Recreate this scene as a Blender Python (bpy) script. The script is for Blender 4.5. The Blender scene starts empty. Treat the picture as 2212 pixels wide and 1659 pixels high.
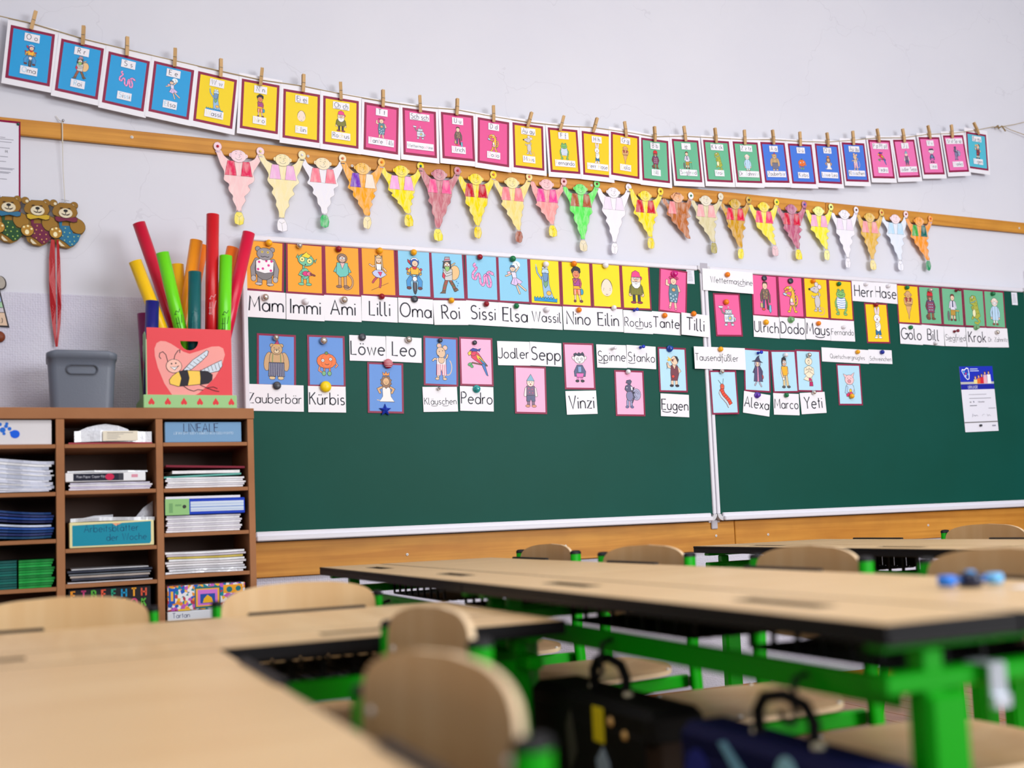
import bpy, math, random
from mathutils import Matrix, Vector
random.seed(7)
SC = bpy.context.scene
COL = SC.collection
# ------------------------------------------------------------------ camera
cam_d = bpy.data.cameras.new('camera'); cam = bpy.data.objects.new('camera', cam_d); COL.objects.link(cam)
cam_d.sensor_width = 36.0; cam_d.lens = 2318.56 / 2212 * 36
cam_d.shift_x = 0.0; cam_d.shift_y = (935 - 829.5) / 2212
cam_d.clip_start = 0.05
cam.matrix_world = Matrix(((0.91383658, 0.00490368, -0.40605253, 0.0), (-0.40402583, -0.08952176, -0.91035652, -4.15),
                           (-0.04081464, 0.9959728, -0.07982704, 0.86), (0, 0, 0, 1)))
cam_d.dof.use_dof = True; cam_d.dof.focus_distance = 4.55; cam_d.dof.aperture_fstop = 1.75
SC.camera = cam
# ------------------------------------------------------------------ light and exposure
SC.view_settings.view_transform = 'Standard'; SC.view_settings.look = 'None'
SC.view_settings.exposure = 0.24; SC.view_settings.gamma = 1.0; SC.view_settings.use_curve_mapping = False
world = bpy.data.worlds.new('world'); SC.world = world; world.use_nodes = True
bg = world.node_tree.nodes['Background']; bg.inputs[0].default_value = (0.86, 0.9, 1.0, 1); bg.inputs[1].default_value = 0.05
def area(name, loc, target, sx, sy, power, col=(1, 1, 1)):
    d = bpy.data.lights.new(name, 'AREA'); d.shape = 'RECTANGLE'; d.size = sx; d.size_y = sy; d.energy = power; d.color = col
    o = bpy.data.objects.new(name, d); COL.objects.link(o); o.location = loc
    o.rotation_euler = (Vector(target) - Vector(loc)).to_track_quat('-Z', 'Y').to_euler(); return o
area('window_light', (4.2, -6.6, 2.1), (1.6, 0.0, 1.4), 3.6, 2.0, 240, (0.95, 0.97, 1.0))
area('fill_light_rear', (-1.6, -7.2, 2.3), (1.2, 0.0, 1.2), 2.6, 1.8, 38, (0.96, 0.98, 1.0))  # broad weak fill added behind the camera at left, not an actual window
area('window_light_side', (6.6, -3.4, 2.0), (1.9, -0.6, 1.2), 2.0, 1.6, 14, (0.93, 0.96, 1.0))
area('ceiling_light', (1.6, -2.9, 3.6), (1.6, -2.6, 0.0), 3.4, 1.4, 56, (1.0, 0.985, 0.96))
# ------------------------------------------------------------------ helpers
def lin(c):
    return tuple((v / 255 / 12.92 if v / 255 <= 0.04045 else ((v / 255 + 0.055) / 1.055) ** 2.4) for v in c[:3]) + (1.0,)
MATS = {}
def mat(name, rgb=None, rough=0.6, attr=False, noise=None, bump=None, coat=0.0, metal=0.0, spec=0.5, grain=None, trans=0.0, alpha=1.0, emis=None):
    """noise=(scale, other rgb, amount)   bump=(scale, strength)   grain=(axis scale xyz, other rgb, amount)"""
    if name in MATS: return MATS[name]
    m = bpy.data.materials.new(name); m.use_nodes = True; MATS[name] = m
    nt = m.node_tree; N = nt.nodes; Lk = nt.links; b = N['Principled BSDF']
    b.inputs['Roughness'].default_value = rough; b.inputs['Metallic'].default_value = metal
    b.inputs['Specular IOR Level'].default_value = spec
    b.inputs['Coat Weight'].default_value = coat; b.inputs['Coat Roughness'].default_value = 0.12
    b.inputs['Transmission Weight'].default_value = trans; b.inputs['Alpha'].default_value = alpha
    tc = N.new('ShaderNodeTexCoord')
    src = None
    if attr:
        a = N.new('ShaderNodeAttribute'); a.attribute_name = 'Col'; src = a.outputs['Color']
    else:
        r = N.new('ShaderNodeRGB'); r.outputs[0].default_value = lin(rgb); src = r.outputs[0]
    if grain:
        mp = N.new('ShaderNodeMapping'); mp.inputs['Scale'].default_value = grain[0]; Lk.new(tc.outputs['Object'], mp.inputs[0])
        ns = N.new('ShaderNodeTexNoise'); ns.inputs['Scale'].default_value = 1.0; ns.inputs['Detail'].default_value = 5; ns.inputs['Distortion'].default_value = 0.6
        Lk.new(mp.outputs[0], ns.inputs['Vector'])
        rp = N.new('ShaderNodeValToRGB'); rp.color_ramp.elements[0].position = 0.38; rp.color_ramp.elements[1].position = 0.66
        Lk.new(ns.outputs['Fac'], rp.inputs[0])
        ml = N.new('ShaderNodeMath'); ml.operation = 'MULTIPLY'; ml.inputs[1].default_value = grain[2]; Lk.new(rp.outputs[0], ml.inputs[0])
        mx = N.new('ShaderNodeMixRGB'); Lk.new(ml.outputs[0], mx.inputs[0]); Lk.new(src, mx.inputs[1]); mx.inputs[2].default_value = lin(grain[1]); src = mx.outputs[0]
    if noise:
        ns = N.new('ShaderNodeTexNoise'); ns.inputs['Scale'].default_value = noise[0]; ns.inputs['Detail'].default_value = 4
        Lk.new(tc.outputs['Object'], ns.inputs['Vector'])
        rp = N.new('ShaderNodeValToRGB'); rp.color_ramp.elements[0].position = 0.4; rp.color_ramp.elements[1].position = 0.68
        Lk.new(ns.outputs['Fac'], rp.inputs[0])
        ml = N.new('ShaderNodeMath'); ml.operation = 'MULTIPLY'; ml.inputs[1].default_value = noise[2]; Lk.new(rp.outputs[0], ml.inputs[0])
        mx = N.new('ShaderNodeMixRGB'); Lk.new(ml.outputs[0], mx.inputs[0]); Lk.new(src, mx.inputs[1])
        mx.inputs[2].default_value = lin(noise[1]); src = mx.outputs[0]
    Lk.new(src, b.inputs['Base Color'])
    if emis: b.inputs['Emission Color'].default_value = lin(emis[0]); b.inputs['Emission Strength'].default_value = emis[1]
    if bump:
        nb = N.new('ShaderNodeTexNoise'); nb.inputs['Scale'].default_value = bump[0]; nb.inputs['Detail'].default_value = 3
        Lk.new(tc.outputs['Object'], nb.inputs['Vector'])
        bp = N.new('ShaderNodeBump'); bp.inputs['Strength'].default_value = bump[1]; bp.inputs['Distance'].default_value = 0.004
        Lk.new(nb.outputs['Fac'], bp.inputs['Height']); Lk.new(bp.outputs[0], b.inputs['Normal'])
    return m
PAPER = mat('paper', attr=True, rough=0.75, spec=0.2)
LAMIN = mat('laminated_card', attr=True, rough=0.5, spec=0.3, bump=(26, 0.2), coat=0.06)
CRAYON = mat('crayon_drawing', attr=True, rough=0.85, spec=0.15, grain=((60, 60, 22), (250, 245, 240), 0.32))
PLAST = mat('painted_plastic', attr=True, rough=0.35, spec=0.5)
BLACK = mat('black_plastic', (17, 16, 20), 0.5, spec=0.22)
GREEN = mat('green_powder_coat', (2, 166, 4), 0.38, spec=0.3)
BEECH = mat('beech_laminate', (224, 190, 142), 0.36, spec=0.5, grain=((3, 22, 3), (208, 168, 116), 0.55))
PLY = mat('beech_plywood', (220, 184, 136), 0.45, spec=0.3, grain=((6, 14, 0.9), (204, 158, 104), 0.6))
PLYEDGE = mat('plywood_edge', (236, 208, 170), 0.5, spec=0.3)
RAILW = mat('varnished_spruce', (214, 150, 60), 0.45, spec=0.3, grain=((1.2, 30, 34), (180, 112, 34), 0.7), noise=(9, (130, 76, 24), 0.15))
SHELFW = mat('shelf_wood', (170, 116, 78), 0.6, spec=0.2, grain=((3, 3, 5), (146, 94, 58), 0.5))
SHELFIN = mat('shelf_interior', (112, 92, 84), 0.7, spec=0.2)
ALU = mat('white_aluminium', (226, 224, 234), 0.38, spec=0.5)
STEEL = mat('steel', (190, 190, 195), 0.3, metal=0.9)
MINK = (140, 14, 66)

class MB:
    """collects coloured faces; build() links them as one mesh object"""
    def __init__(s): s.v = []; s.f = []; s.c = []; s.m = []; s.sm = []
    def add(s, vs, fs, col=(200, 200, 200), mi=0, smooth=False):
        o = len(s.v); s.v += vs
        for f in fs: s.f.append([i + o for i in f]); s.c.append(col); s.m.append(mi); s.sm.append(smooth)
    def box(s, x0, x1, y0, y1, z0, z1, col=(200, 200, 200), mi=0, b=0.0):
        if b <= 0:
            s.add([(x, y, z) for x in (x0, x1) for y in (y0, y1) for z in (z0, z1)],
                  [(0, 1, 3, 2), (4, 6, 7, 5), (0, 4, 5, 1), (2, 3, 7, 6), (0, 2, 6, 4), (1, 5, 7, 3)], col, mi); return
        lo = (x0, y0, z0); hi = (x1, y1, z1); V = []; idx = {}
        for sx in (0, 1):
            for sy in (0, 1):
                for sz in (0, 1):
                    for a in range(3):
                        p = []
                        for k, sgn in enumerate((sx, sy, sz)):
                            base = hi[k] if sgn else lo[k]
                            p.append(base if k == a else base + (-b if sgn else b))
                        idx[(sx, sy, sz, a)] = len(V); V.append(tuple(p))
        F = []
        for a in range(3):
            u, w = [k for k in range(3) if k != a]
            for sg in (0, 1):
                q = []
                for (p, r) in ((0, 0), (1, 0), (1, 1), (0, 1)):
                    t = [0, 0, 0]; t[a] = sg; t[u] = p; t[w] = r; q.append(idx[(t[0], t[1], t[2], a)])
                F.append(q)
        for a in range(3):      # edges along axis a
            u, w = [k for k in range(3) if k != a]
            for p in (0, 1):
                for r in (0, 1):
                    def vid(e, ax):
                        t = [0, 0, 0]; t[a] = e; t[u] = p; t[w] = r; return idx[(t[0], t[1], t[2], ax)]
                    F.append([vid(0, u), vid(1, u), vid(1, w), vid(0, w)])
        for sx in (0, 1):
            for sy in (0, 1):
                for sz in (0, 1): F.append([idx[(sx, sy, sz, a)] for a in range(3)])
        s.add(V, F, col, mi)
    def prism(s, pts, d0, d1, col=(200, 200, 200), mi=0, axis='y', side=None):
        """closed outline extruded from d0 to d1 along the axis"""
        n = len(pts)
        mk = {'y': lambda p, d: (p[0], d, p[1]), 'z': lambda p, d: (p[0], p[1], d), 'x': lambda p, d: (d, p[0], p[1])}[axis]
        s.add([mk(p, d0) for p in pts] + [mk(p, d1) for p in pts], [list(range(n))[::-1], list(range(n, 2 * n))], col, mi)
        s.add([mk(p, d0) for p in pts] + [mk(p, d1) for p in pts], [(i, (i + 1) % n, n + (i + 1) % n, n + i) for i in range(n)], side or col, mi)
    def tube(s, pts, r, n=8, col=(200, 200, 200), mi=0, ry=None, caps=True, smooth=True):
        P = [Vector(p) for p in pts]; V = []; prev = None
        for i, p in enumerate(P):
            t = (P[min(i + 1, len(P) - 1)] - P[max(i - 1, 0)]).normalized()
            if prev is None:
                up = Vector((0, 0, 1)) if abs(t.z) < 0.9 else Vector((0, 1, 0)); a = t.cross(up).normalized()
            else: a = (prev - t * prev.dot(t)).normalized()
            b = t.cross(a); prev = a; rr = r[i] if isinstance(r, (list, tuple)) else r; r2 = ry if ry else rr
            for k in range(n):
                an = 2 * math.pi * k / n; q = p + a * (rr * math.cos(an)) + b * (r2 * math.sin(an)); V.append(tuple(q))
        F = [(i * n + k, i * n + (k + 1) % n, (i + 1) * n + (k + 1) % n, (i + 1) * n + k) for i in range(len(P) - 1) for k in range(n)]
        s.add(V, F, col, mi, smooth)
        if caps: s.add(V[:n] + V[-n:], [list(range(n))[::-1], list(range(n, 2 * n))], col, mi)
    def lathe(s, prof, n=16, col=(200, 200, 200), mi=0, c=(0, 0, 0), axis='z', smooth=True):
        V = []
        for (r, h) in prof:
            for k in range(n):
                a = 2 * math.pi * k / n; x, y = r * math.cos(a), r * math.sin(a)
                V.append({'z': (c[0] + x, c[1] + y, c[2] + h), 'y': (c[0] + x, c[1] + h, c[2] + y), 'x': (c[0] + h, c[1] + x, c[2] + y)}[axis])
        F = [(i * n + k, i * n + (k + 1) % n, (i + 1) * n + (k + 1) % n, (i + 1) * n + k) for i in range(len(prof) - 1) for k in range(n)]
        s.add(V, F, col, mi, smooth); m = len(prof) - 1
        s.add(V[:n], [list(range(n))], col, mi); s.add(V[m * n:], [list(range(n))], col, mi)
    def build(s, name, mats, parent=None, loc=(0, 0, 0), rot=(0, 0, 0), fix=True):
        me = bpy.data.meshes.new(name); me.from_pydata(s.v, [], s.f)
        mats = mats if isinstance(mats, (list, tuple)) else [mats]
        for m in mats: me.materials.append(m)
        me.polygons.foreach_set('material_index', s.m); me.polygons.foreach_set('use_smooth', s.sm)
        at = me.color_attributes.new('Col', 'FLOAT_COLOR', 'CORNER'); buf = []; cache = {}
        for f, c in zip(s.f, s.c):
            if c not in cache: cache[c] = lin(c)
            buf += cache[c] * len(f)
        at.data.foreach_set('color', buf); me.update()
        o = bpy.data.objects.new(name, me); COL.objects.link(o); o.location = loc; o.rotation_euler = rot
        if parent: o.parent = parent
        return o
def tag(o, label, cat, group=None, kind=None):
    if label: o['label'] = label
    if cat: o['category'] = cat
    if group: o['group'] = group
    if kind: o['kind'] = kind
    return o
def empty(name, loc=(0, 0, 0), rz=0.0):
    o = bpy.data.objects.new(name, None); COL.objects.link(o); o.location = loc; o.rotation_euler = (0, 0, rz); o.empty_display_size = 0.05; return o
def struct(o): o['kind'] = 'structure'; return o
def tree(o):
    c = o.copy(); COL.objects.link(c)
    for ch in list(o.children):
        d = ch.copy(); COL.objects.link(d); d.parent = c
        for g in list(ch.children):
            e = g.copy(); COL.objects.link(e); e.parent = d
    return c

# ------------------------------------------------------------------ flat ink: drawings and writing as thin printed layers
EPS = 0.00004
K = (42, 36, 46)
def arc(cx, cy, rx, ry, a0, a1, n=10):
    return [(cx + rx * math.cos(math.radians(a0 + (a1 - a0) * i / n)), cy + ry * math.sin(math.radians(a0 + (a1 - a0) * i / n))) for i in range(n + 1)]
def cat(pts, n=4, closed=False):
    R = []; N_ = len(pts); g = (lambda i: pts[i % N_]) if closed else (lambda i: pts[max(0, min(N_ - 1, i))])
    for i in range(N_ if closed else N_ - 1):
        a, b, c, d = g(i - 1), g(i), g(i + 1), g(i + 2)
        for k in range(n):
            t = k / n; R.append(tuple(.5 * (2 * b[q] + (c[q] - a[q]) * t + (2 * a[q] - 5 * b[q] + 4 * c[q] - d[q]) * t * t + (3 * b[q] - a[q] - 3 * c[q] + d[q]) * t ** 3) for q in (0, 1)))
    if not closed: R.append(pts[-1])
    return R
class Ink(MB):
    def __init__(s, u=1.0, ox=0.0, oz=0.0, y0=0.0, step=EPS):
        super().__init__(); s.u = u; s.ox = ox; s.oz = oz; s.y = y0; s.step = step; s.ow = 0.9; s.flip = 1
    def lay(s): s.y -= s.step; return s.y
    def P3(s, p, y): return (s.ox + s.flip * p[0] * s.u, y, s.oz + p[1] * s.u)
    def poly(s, pts, col):
        y = s.lay(); s.add([s.P3(p, y) for p in pts], [list(range(len(pts)))], col)
    def line(s, pts, w, col=K, closed=False):
        y = s.lay(); n = len(pts)
        V = []
        for i in range(n):
            if closed: a = pts[i - 1]; b = pts[(i + 1) % n]
            else: a = pts[max(i - 1, 0)]; b = pts[min(i + 1, n - 1)]
            dx, dy = b[0] - a[0], b[1] - a[1]; L = math.hypot(dx, dy) or 1; nx, ny = -dy / L * w / 2, dx / L * w / 2
            m = 1.0
            if 0 < i < n - 1 or closed:
                p = pts[i]; ux, uy = p[0] - a[0], p[1] - a[1]; l2 = math.hypot(ux, uy) or 1
                cs = abs((ux * dx + uy * dy) / (l2 * L)); m = min(1.6, 1 / max(cs, 0.4))
            V += [s.P3((pts[i][0] + nx * m, pts[i][1] + ny * m), y), s.P3((pts[i][0] - nx * m, pts[i][1] - ny * m), y)]
        F = [(2 * i, 2 * i + 1, 2 * i + 3, 2 * i + 2) for i in range(n - 1)]
        if closed: F.append((2 * n - 2, 2 * n - 1, 1, 0))
        s.add(V, F, col)
    def el(s, x, y, rx, ry, rot=0, n=14):
        r = math.radians(rot); c, d = math.cos(r), math.sin(r)
        return [(x + rx * math.cos(t) * c - ry * math.sin(t) * d, y + rx * math.cos(t) * d + ry * math.sin(t) * c) for t in [2 * math.pi * i / n for i in range(n)]]
    def E(s, x, y, rx, ry, col, rot=0, o=True, n=14):
        if o: s.poly(s.el(x, y, rx + s.ow, ry + s.ow, rot, n), K)
        s.poly(s.el(x, y, rx, ry, rot, n), col)
    def G(s, pts, col, o=True):
        s.poly(pts, col)
        if o: s.line(pts, s.ow, K, True)
    def M(s, pts, w, col, o=True):                     # limb: rounded thick line with outline
        if o:
            s.line(pts, w + 2 * s.ow, K); s.poly(s.el(*pts[0], w / 2 + s.ow, w / 2 + s.ow, 0, 8), K); s.poly(s.el(*pts[-1], w / 2 + s.ow, w / 2 + s.ow, 0, 8), K)
        s.line(pts, w, col); s.poly(s.el(*pts[-1], w / 2, w / 2, 0, 8), col); s.poly(s.el(*pts[0], w / 2, w / 2, 0, 8), col)
    def dots(s, pts, r, col):
        y = s.lay()
        for p in pts: s.add([s.P3(q, y) for q in s.el(p[0], p[1], r, r, 0, 6)], [list(range(6))], col)
    def face(s, x, y, r, smile=True, eye=None):
        e = eye or r * 0.13; s.dots([(x - r * .38, y + r * .15), (x + r * .38, y + r * .15)], e, K)
        s.line(arc(x, y - r * .1, r * .45, r * .42, 205, 335, 5), r * .1 + .25)
# stroke letters of a school print hand: x-height 1, capitals 1.75
def GL():
    r = {}
    O = arc(.42, .5, .42, .5, 90, 450, 14)
    r['a'] = (.86, [O, [(.86, 1), (.86, 0)]]); r['b'] = (.86, [[(0, 1.75), (0, 0)], O]); r['c'] = (.76, [arc(.44, .5, .42, .5, 48, 312, 10)])
    r['d'] = (.86, [O, [(.86, 1.75), (.86, 0)]]); r['e'] = (.86, [[(.03, .55), (.84, .55)] + arc(.43, .5, .42, .5, 8, 312, 12)])
    r['f'] = (.5, [arc(.5, 1.5, .28, .28, 80, 180, 5) + [(.22, -.5)], [(0, 1), (.5, 1)]])
    r['g'] = (.86, [O, [(.86, 1)] + arc(.44, -.2, .42, .35, 0, -160, 7)]); AR = [(.0, .55)] + arc(.36, .6, .36, .4, 180, 0, 8)
    r['h'] = (.72, [[(0, 1.75), (0, 0)], AR + [(.72, 0)]]); r['i'] = (.06, [[(.03, 1), (.03, 0)], [(.03, 1.32), (.03, 1.46)]])
    r['j'] = (.3, [[(.3, 1)] + arc(0, -.25, .3, .3, 0, -100, 5), [(.3, 1.32), (.3, 1.46)]]); r['k'] = (.66, [[(0, 1.75), (0, 0)], [(.62, 1), (.04, .42)], [(.22, .6), (.66, 0)]])
    r['l'] = (.3, [[(0, 1.75)] + arc(.24, .24, .24, .24, 180, 280, 5)])
    r['m'] = (1.3, [[(0, 1), (0, 0)], [(0, .55)] + arc(.33, .6, .33, .4, 180, 0, 8) + [(.66, 0)], [(.66, .55)] + arc(.98, .6, .32, .4, 180, 0, 8) + [(1.3, 0)]])
    r['n'] = (.72, [[(0, 1), (0, 0)], AR + [(.72, 0)]]); r['o'] = (.86, [O]); r['p'] = (.86, [[(0, 1), (0, -.6)], O]); r['q'] = (.86, [O, [(.86, 1), (.86, -.6)]])
    r['r'] = (.46, [[(0, 1), (0, 0)], [(0, .55)] + arc(.34, .6, .34, .4, 180, 70, 6)])
    r['s'] = (.6, [arc(.33, .75, .27, .25, 40, 270, 8) + arc(.3, .25, .29, .25, 90, -140, 8)[1:]])
    r['t'] = (.42, [[(.2, 1.5), (.2, 0)], [(0, 1.05), (.42, 1.05)]]); r['u'] = (.72, [[(0, 1)] + arc(.36, .4, .36, .4, 180, 360, 8) + [(.72, 1)], [(.72, 1), (.72, 0)]])
    r['v'] = (.76, [[(0, 1), (.38, 0), (.76, 1)]]); r['w'] = (1.1, [[(0, 1), (.28, 0), (.55, .95), (.82, 0), (1.1, 1)]]); r['x'] = (.7, [[(0, 1), (.7, 0)], [(.7, 1), (0, 0)]])
    r['y'] = (.76, [[(0, 1), (.38, 0)], [(.76, 1), (.2, -.55)]]); r['z'] = (.66, [[(0, 1), (.66, 1), (0, 0), (.66, 0)]])
    r['ß'] = (.72, [[(0, 0), (0, 1.4)] + arc(.32, 1.4, .32, .35, 180, 0, 6) + [(.3, 1.0)] + arc(.3, .5, .42, .5, 90, -100, 8)])
    r['A'] = (1.1, [[(0, 0), (.55, 1.75), (1.1, 0)], [(.2, .6), (.9, .6)]]); r['B'] = (.8, [[(0, 0), (0, 1.75)] + arc(.4, 1.33, .36, .42, 90, -90, 6) + [(0, .91)], [(.4, .91)] + arc(.4, .455, .42, .455, 90, -90, 6) + [(0, 0)]])
    r['C'] = (1.1, [arc(.7, .87, .68, .87, 50, 310, 12)]); r['D'] = (1.0, [[(0, 0), (0, 1.75), (.3, 1.75)] + arc(.3, .875, .7, .875, 90, -90, 10) + [(0, 0)]])
    r['E'] = (.8, [[(.8, 1.75), (0, 1.75), (0, 0), (.8, 0)], [(0, .92), (.7, .92)]]); r['F'] = (.76, [[(.76, 1.75), (0, 1.75), (0, 0)], [(0, .92), (.66, .92)]])
    r['G'] = (1.2, [arc(.7, .87, .68, .87, 50, 350, 12) + [(1.36, .85), (.8, .85)]]); r['H'] = (.95, [[(0, 0), (0, 1.75)], [(.95, 0), (.95, 1.75)], [(0, .9), (.95, .9)]])
    r['I'] = (.06, [[(.03, 0), (.03, 1.75)]]); r['J'] = (.6, [[(.6, 1.75)] + arc(.2, .4, .4, .4, 0, -150, 7)]); r['K'] = (.85, [[(0, 0), (0, 1.75)], [(.8, 1.75), (.03, .85)], [(.25, 1.1), (.85, 0)]])
    r['L'] = (.7, [[(0, 1.75), (0, 0), (.7, 0)]]); r['M'] = (1.25, [[(0, 0), (.12, 1.75), (.62, .5), (1.13, 1.75), (1.25, 0)]]); r['N'] = (1.0, [[(0, 0), (0, 1.75), (1, 0), (1, 1.75)]])
    r['O'] = (1.3, [arc(.65, .87, .65, .87, 90, 450, 18)]); r['P'] = (.8, [[(0, 0), (0, 1.75), (.35, 1.75)] + arc(.35, 1.3, .43, .45, 90, -90, 7) + [(0, .85)]])
    r['Q'] = (1.3, [arc(.65, .87, .65, .87, 90, 450, 18), [(.8, .4), (1.3, -.1)]]); r['R'] = (.85, [[(0, 0), (0, 1.75), (.35, 1.75)] + arc(.35, 1.3, .43, .45, 90, -90, 7) + [(0, .85)], [(.3, .85), (.85, 0)]])
    r['S'] = (.9, [arc(.47, 1.32, .4, .43, 40, 270, 9) + arc(.43, .45, .45, .44, 90, -140, 9)[1:]]); r['T'] = (1.0, [[(0, 1.75), (1, 1.75)], [(.5, 1.75), (.5, 0)]])
    r['U'] = (.9, [[(0, 1.75)] + arc(.45, .45, .45, .45, 180, 360, 8) + [(.9, 1.75)]]); r['V'] = (1.0, [[(0, 1.75), (.5, 0), (1, 1.75)]]); r['W'] = (1.5, [[(0, 1.75), (.38, 0), (.75, 1.7), (1.12, 0), (1.5, 1.75)]])
    r['Y'] = (1.0, [[(0, 1.75), (.5, .9), (1, 1.75)], [(.5, .9), (.5, 0)]]); r['Z'] = (.9, [[(0, 1.75), (.9, 1.75), (0, 0), (.9, 0)]])
    r['.'] = (.1, [[(.05, 0), (.05, .14)]]); r[' '] = (.45, []); r['1'] = (.4, [[(0, 1.3), (.4, 1.75), (.4, 0)]]); r['-'] = (.5, [[(0, .6), (.5, .6)]])
    r[')'] = (.3, [arc(-.3, .8, .5, 1.0, 60, -60, 6)])
    for u, bs in (('ä', 'a'), ('ö', 'o'), ('ü', 'u')): w, st = r[bs]; r[u] = (w, st + [[(w * .3, 1.32), (w * .3, 1.46)], [(w * .7, 1.32), (w * .7, 1.46)]])
    for u, bs in (('Ä', 'A'), ('Ö', 'O'), ('Ü', 'U')): w, st = r[bs]; r[u] = (w, st + [[(w * .33, 2.0), (w * .33, 2.14)], [(w * .67, 2.0), (w * .67, 2.14)]])
    return r
GLY = GL(); SPC = 0.3
def plain(t): return t.replace('[', '').replace(']', '').replace('_', '').replace('~', '').replace('|', '')
def twidth(t): t = plain(t); return sum(GLY[ch][0] for ch in t) + SPC * (len(t) - 1)
def write(ink, t, cx, y, h, w=0.15, col=K, pale=(190, 190, 195), fit=None, left=None):
    """[x] pale letters, ~xy~ smile arc under, _xy_ underline"""
    W = twidth(t)
    if fit and W * h > fit: h = fit / W
    x = (left if left is not None else cx - W * h / 2); c = col; st = None; us = None
    ink.lay()
    for ch in t:
        if ch == '[': c = pale; continue
        if ch == ']': c = col; continue
        if ch in '~_':
            if st is None: st = x
            else:
                e = x - SPC * h
                if ch == '~': ink.line(arc((st + e) / 2, y - .12 * h, (e - st) * .5, .32 * h, 200, 340, 6), w * h * .8, col)
                else: ink.line([(st, y - .28 * h), (e, y - .28 * h)], w * h * .8, col)
                st = None
            continue
        gw, strokes = GLY[ch]; yy = ink.y; stp = ink.step; ink.step = 0
        for sk in strokes: ink.line([(x + a * h, y + b * h) for a, b in sk], w * h, c)
        ink.step = stp; x += (gw + SPC) * h
    return h
# ------------------------------------------------------------------ the picture drawings (canvas x -35..35, y 0..100)
SK = (246, 208, 180); WT = (246, 244, 248); GY = (150, 146, 150); BR = (190, 140, 96); DB = (96, 62, 50)
def legs2(d, x, y0, y1, w, c, shoe=None, sp=6, fw=8):
    for s in (-1, 1):
        d.M([(x + s * sp, y0), (x + s * sp, y1)], w, c)
        if shoe: d.E(x + s * (sp + 2), y1 - 1, fw / 2, 2.6, shoe)
def d_mam(d):
    for s in (-1, 1): d.M([(s * 17, 64), (s * 25, 46), (s * 23, 26)], 9, GY); d.E(s * 23, 24, 5, 6, (186, 182, 186))
    legs2(d, 0, 30, 14, 9, GY, (196, 192, 196), 10, 14)
    d.E(0, 46, 20, 24, (128, 124, 128)); d.G([(-19, 62), (-18, 40), (0, 36), (18, 40), (19, 62), (8, 68), (-8, 68)], WT)
    d.dots([(-12, 60), (-4, 46), (8, 54), (13, 43), (-14, 44), (14, 63), (3, 63)], 2.9, (222, 48, 150))
    for s in (-1, 1): d.E(s * 15, 88, 5, 5, GY)
    d.E(0, 78, 17, 13, (150, 146, 152)); d.dots([(-6, 82), (6, 82)], 2.6, (240, 214, 60)); d.dots([(-6, 82), (6, 82)], 1.2, K)
    d.line([(-9, 73), (-5, 71), (0, 73), (5, 71), (9, 73)], 1.3)
def d_immi(d):
    G = (120, 200, 164); legs2(d, 0, 36, 20, 4, G, G, 6, 12)
    d.E(0, 42, 9, 12, G); d.M([(-8, 46), (-12, 40), (-2, 36)], 3, G); d.M([(8, 46), (13, 40)], 3, G)
    d.E(2, 42, 7, 5, (226, 50, 130)); d.E(9, 42, 5, 4, (240, 110, 160)); d.M([(12, 42), (21, 39)], 2.4, (150, 60, 50))
    d.M([(-3, 54), (-3, 60)], 3, G)
    d.G([(-15, 84), (-19, 76), (-13, 74)], G); d.G([(20, 72), (26, 76), (22, 66)], G)
    d.E(2, 72, 17, 13, G, -8); d.G([(-8, 80), (4, 90), (6, 86), (14, 82), (8, 76), (-2, 78)], (248, 220, 50))
    for x, y in ((-6, 73), (10, 70)): d.E(x, y, 5.5, 5.5, (240, 236, 150)); d.dots([(x, y)], 1.6, K)
    d.dots([(1, 62)], 1.6, K)
def d_ami(d):
    B = (206, 160, 120); d.M(arc(10, 28, 13, 16, 70, -110, 9), 2.6, B)
    legs2(d, 0, 40, 18, 5, B, (150, 110, 90), 6, 12)
    for s in (-1, 1): d.M([(s * 10, 62), (s * 15, 52), (s * 4, 48)], 6, (112, 200, 190))
    d.G([(-12, 70), (-14, 46), (-6, 38), (8, 40), (14, 46), (12, 70)], (112, 200, 190)); d.G([(-5, 70), (0, 56), (6, 70)], (240, 190, 190))
    d.E(0, 80, 11, 10, (150, 120, 100)); d.E(0, 78, 7, 7, (238, 196, 176)); d.E(-3, 80, 2.6, 2.6, WT); d.E(4, 80, 2.6, 2.6, WT); d.dots([(-3, 80), (4, 80)], 1, K)
    d.line([(-3, 74), (3, 74)], 1)
def d_lilli(d):
    d.line([(-18, 10), (22, 28)], 1.1, (110, 70, 50))
    d.M([(-2, 42), (-10, 34), (-14, 28)], 3.4, (206, 70, 90)); d.M([(4, 42), (4, 28), (2, 18)], 3.4, (206, 70, 90))
    d.M([(-4, 66), (-14, 64), (-20, 68)], 2.6, SK); d.M([(7, 64), (14, 58), (17, 54)], 2.6, SK)
    d.G([(-7, 90), (-8, 60), (-5, 58), (-4, 80)], (220, 190, 150)); d.G([(9, 90), (11, 58), (8, 56), (6, 80)], (220, 190, 150))
    d.G([(-5, 70), (7, 70), (6, 52), (-4, 52)], WT); d.G([(-15, 50), (-8, 56), (9, 56), (18, 46), (12, 42), (4, 38), (-6, 40), (-12, 44)], (196, 204, 240))
    d.G([(-2, 52), (8, 52), (4, 42)], (226, 60, 120)); d.E(1, 80, 6, 8, SK); d.G([(-6, 86), (1, 91), (8, 86), (6, 83), (-4, 83)], (226, 196, 150)); d.face(1, 79, 5)
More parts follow.
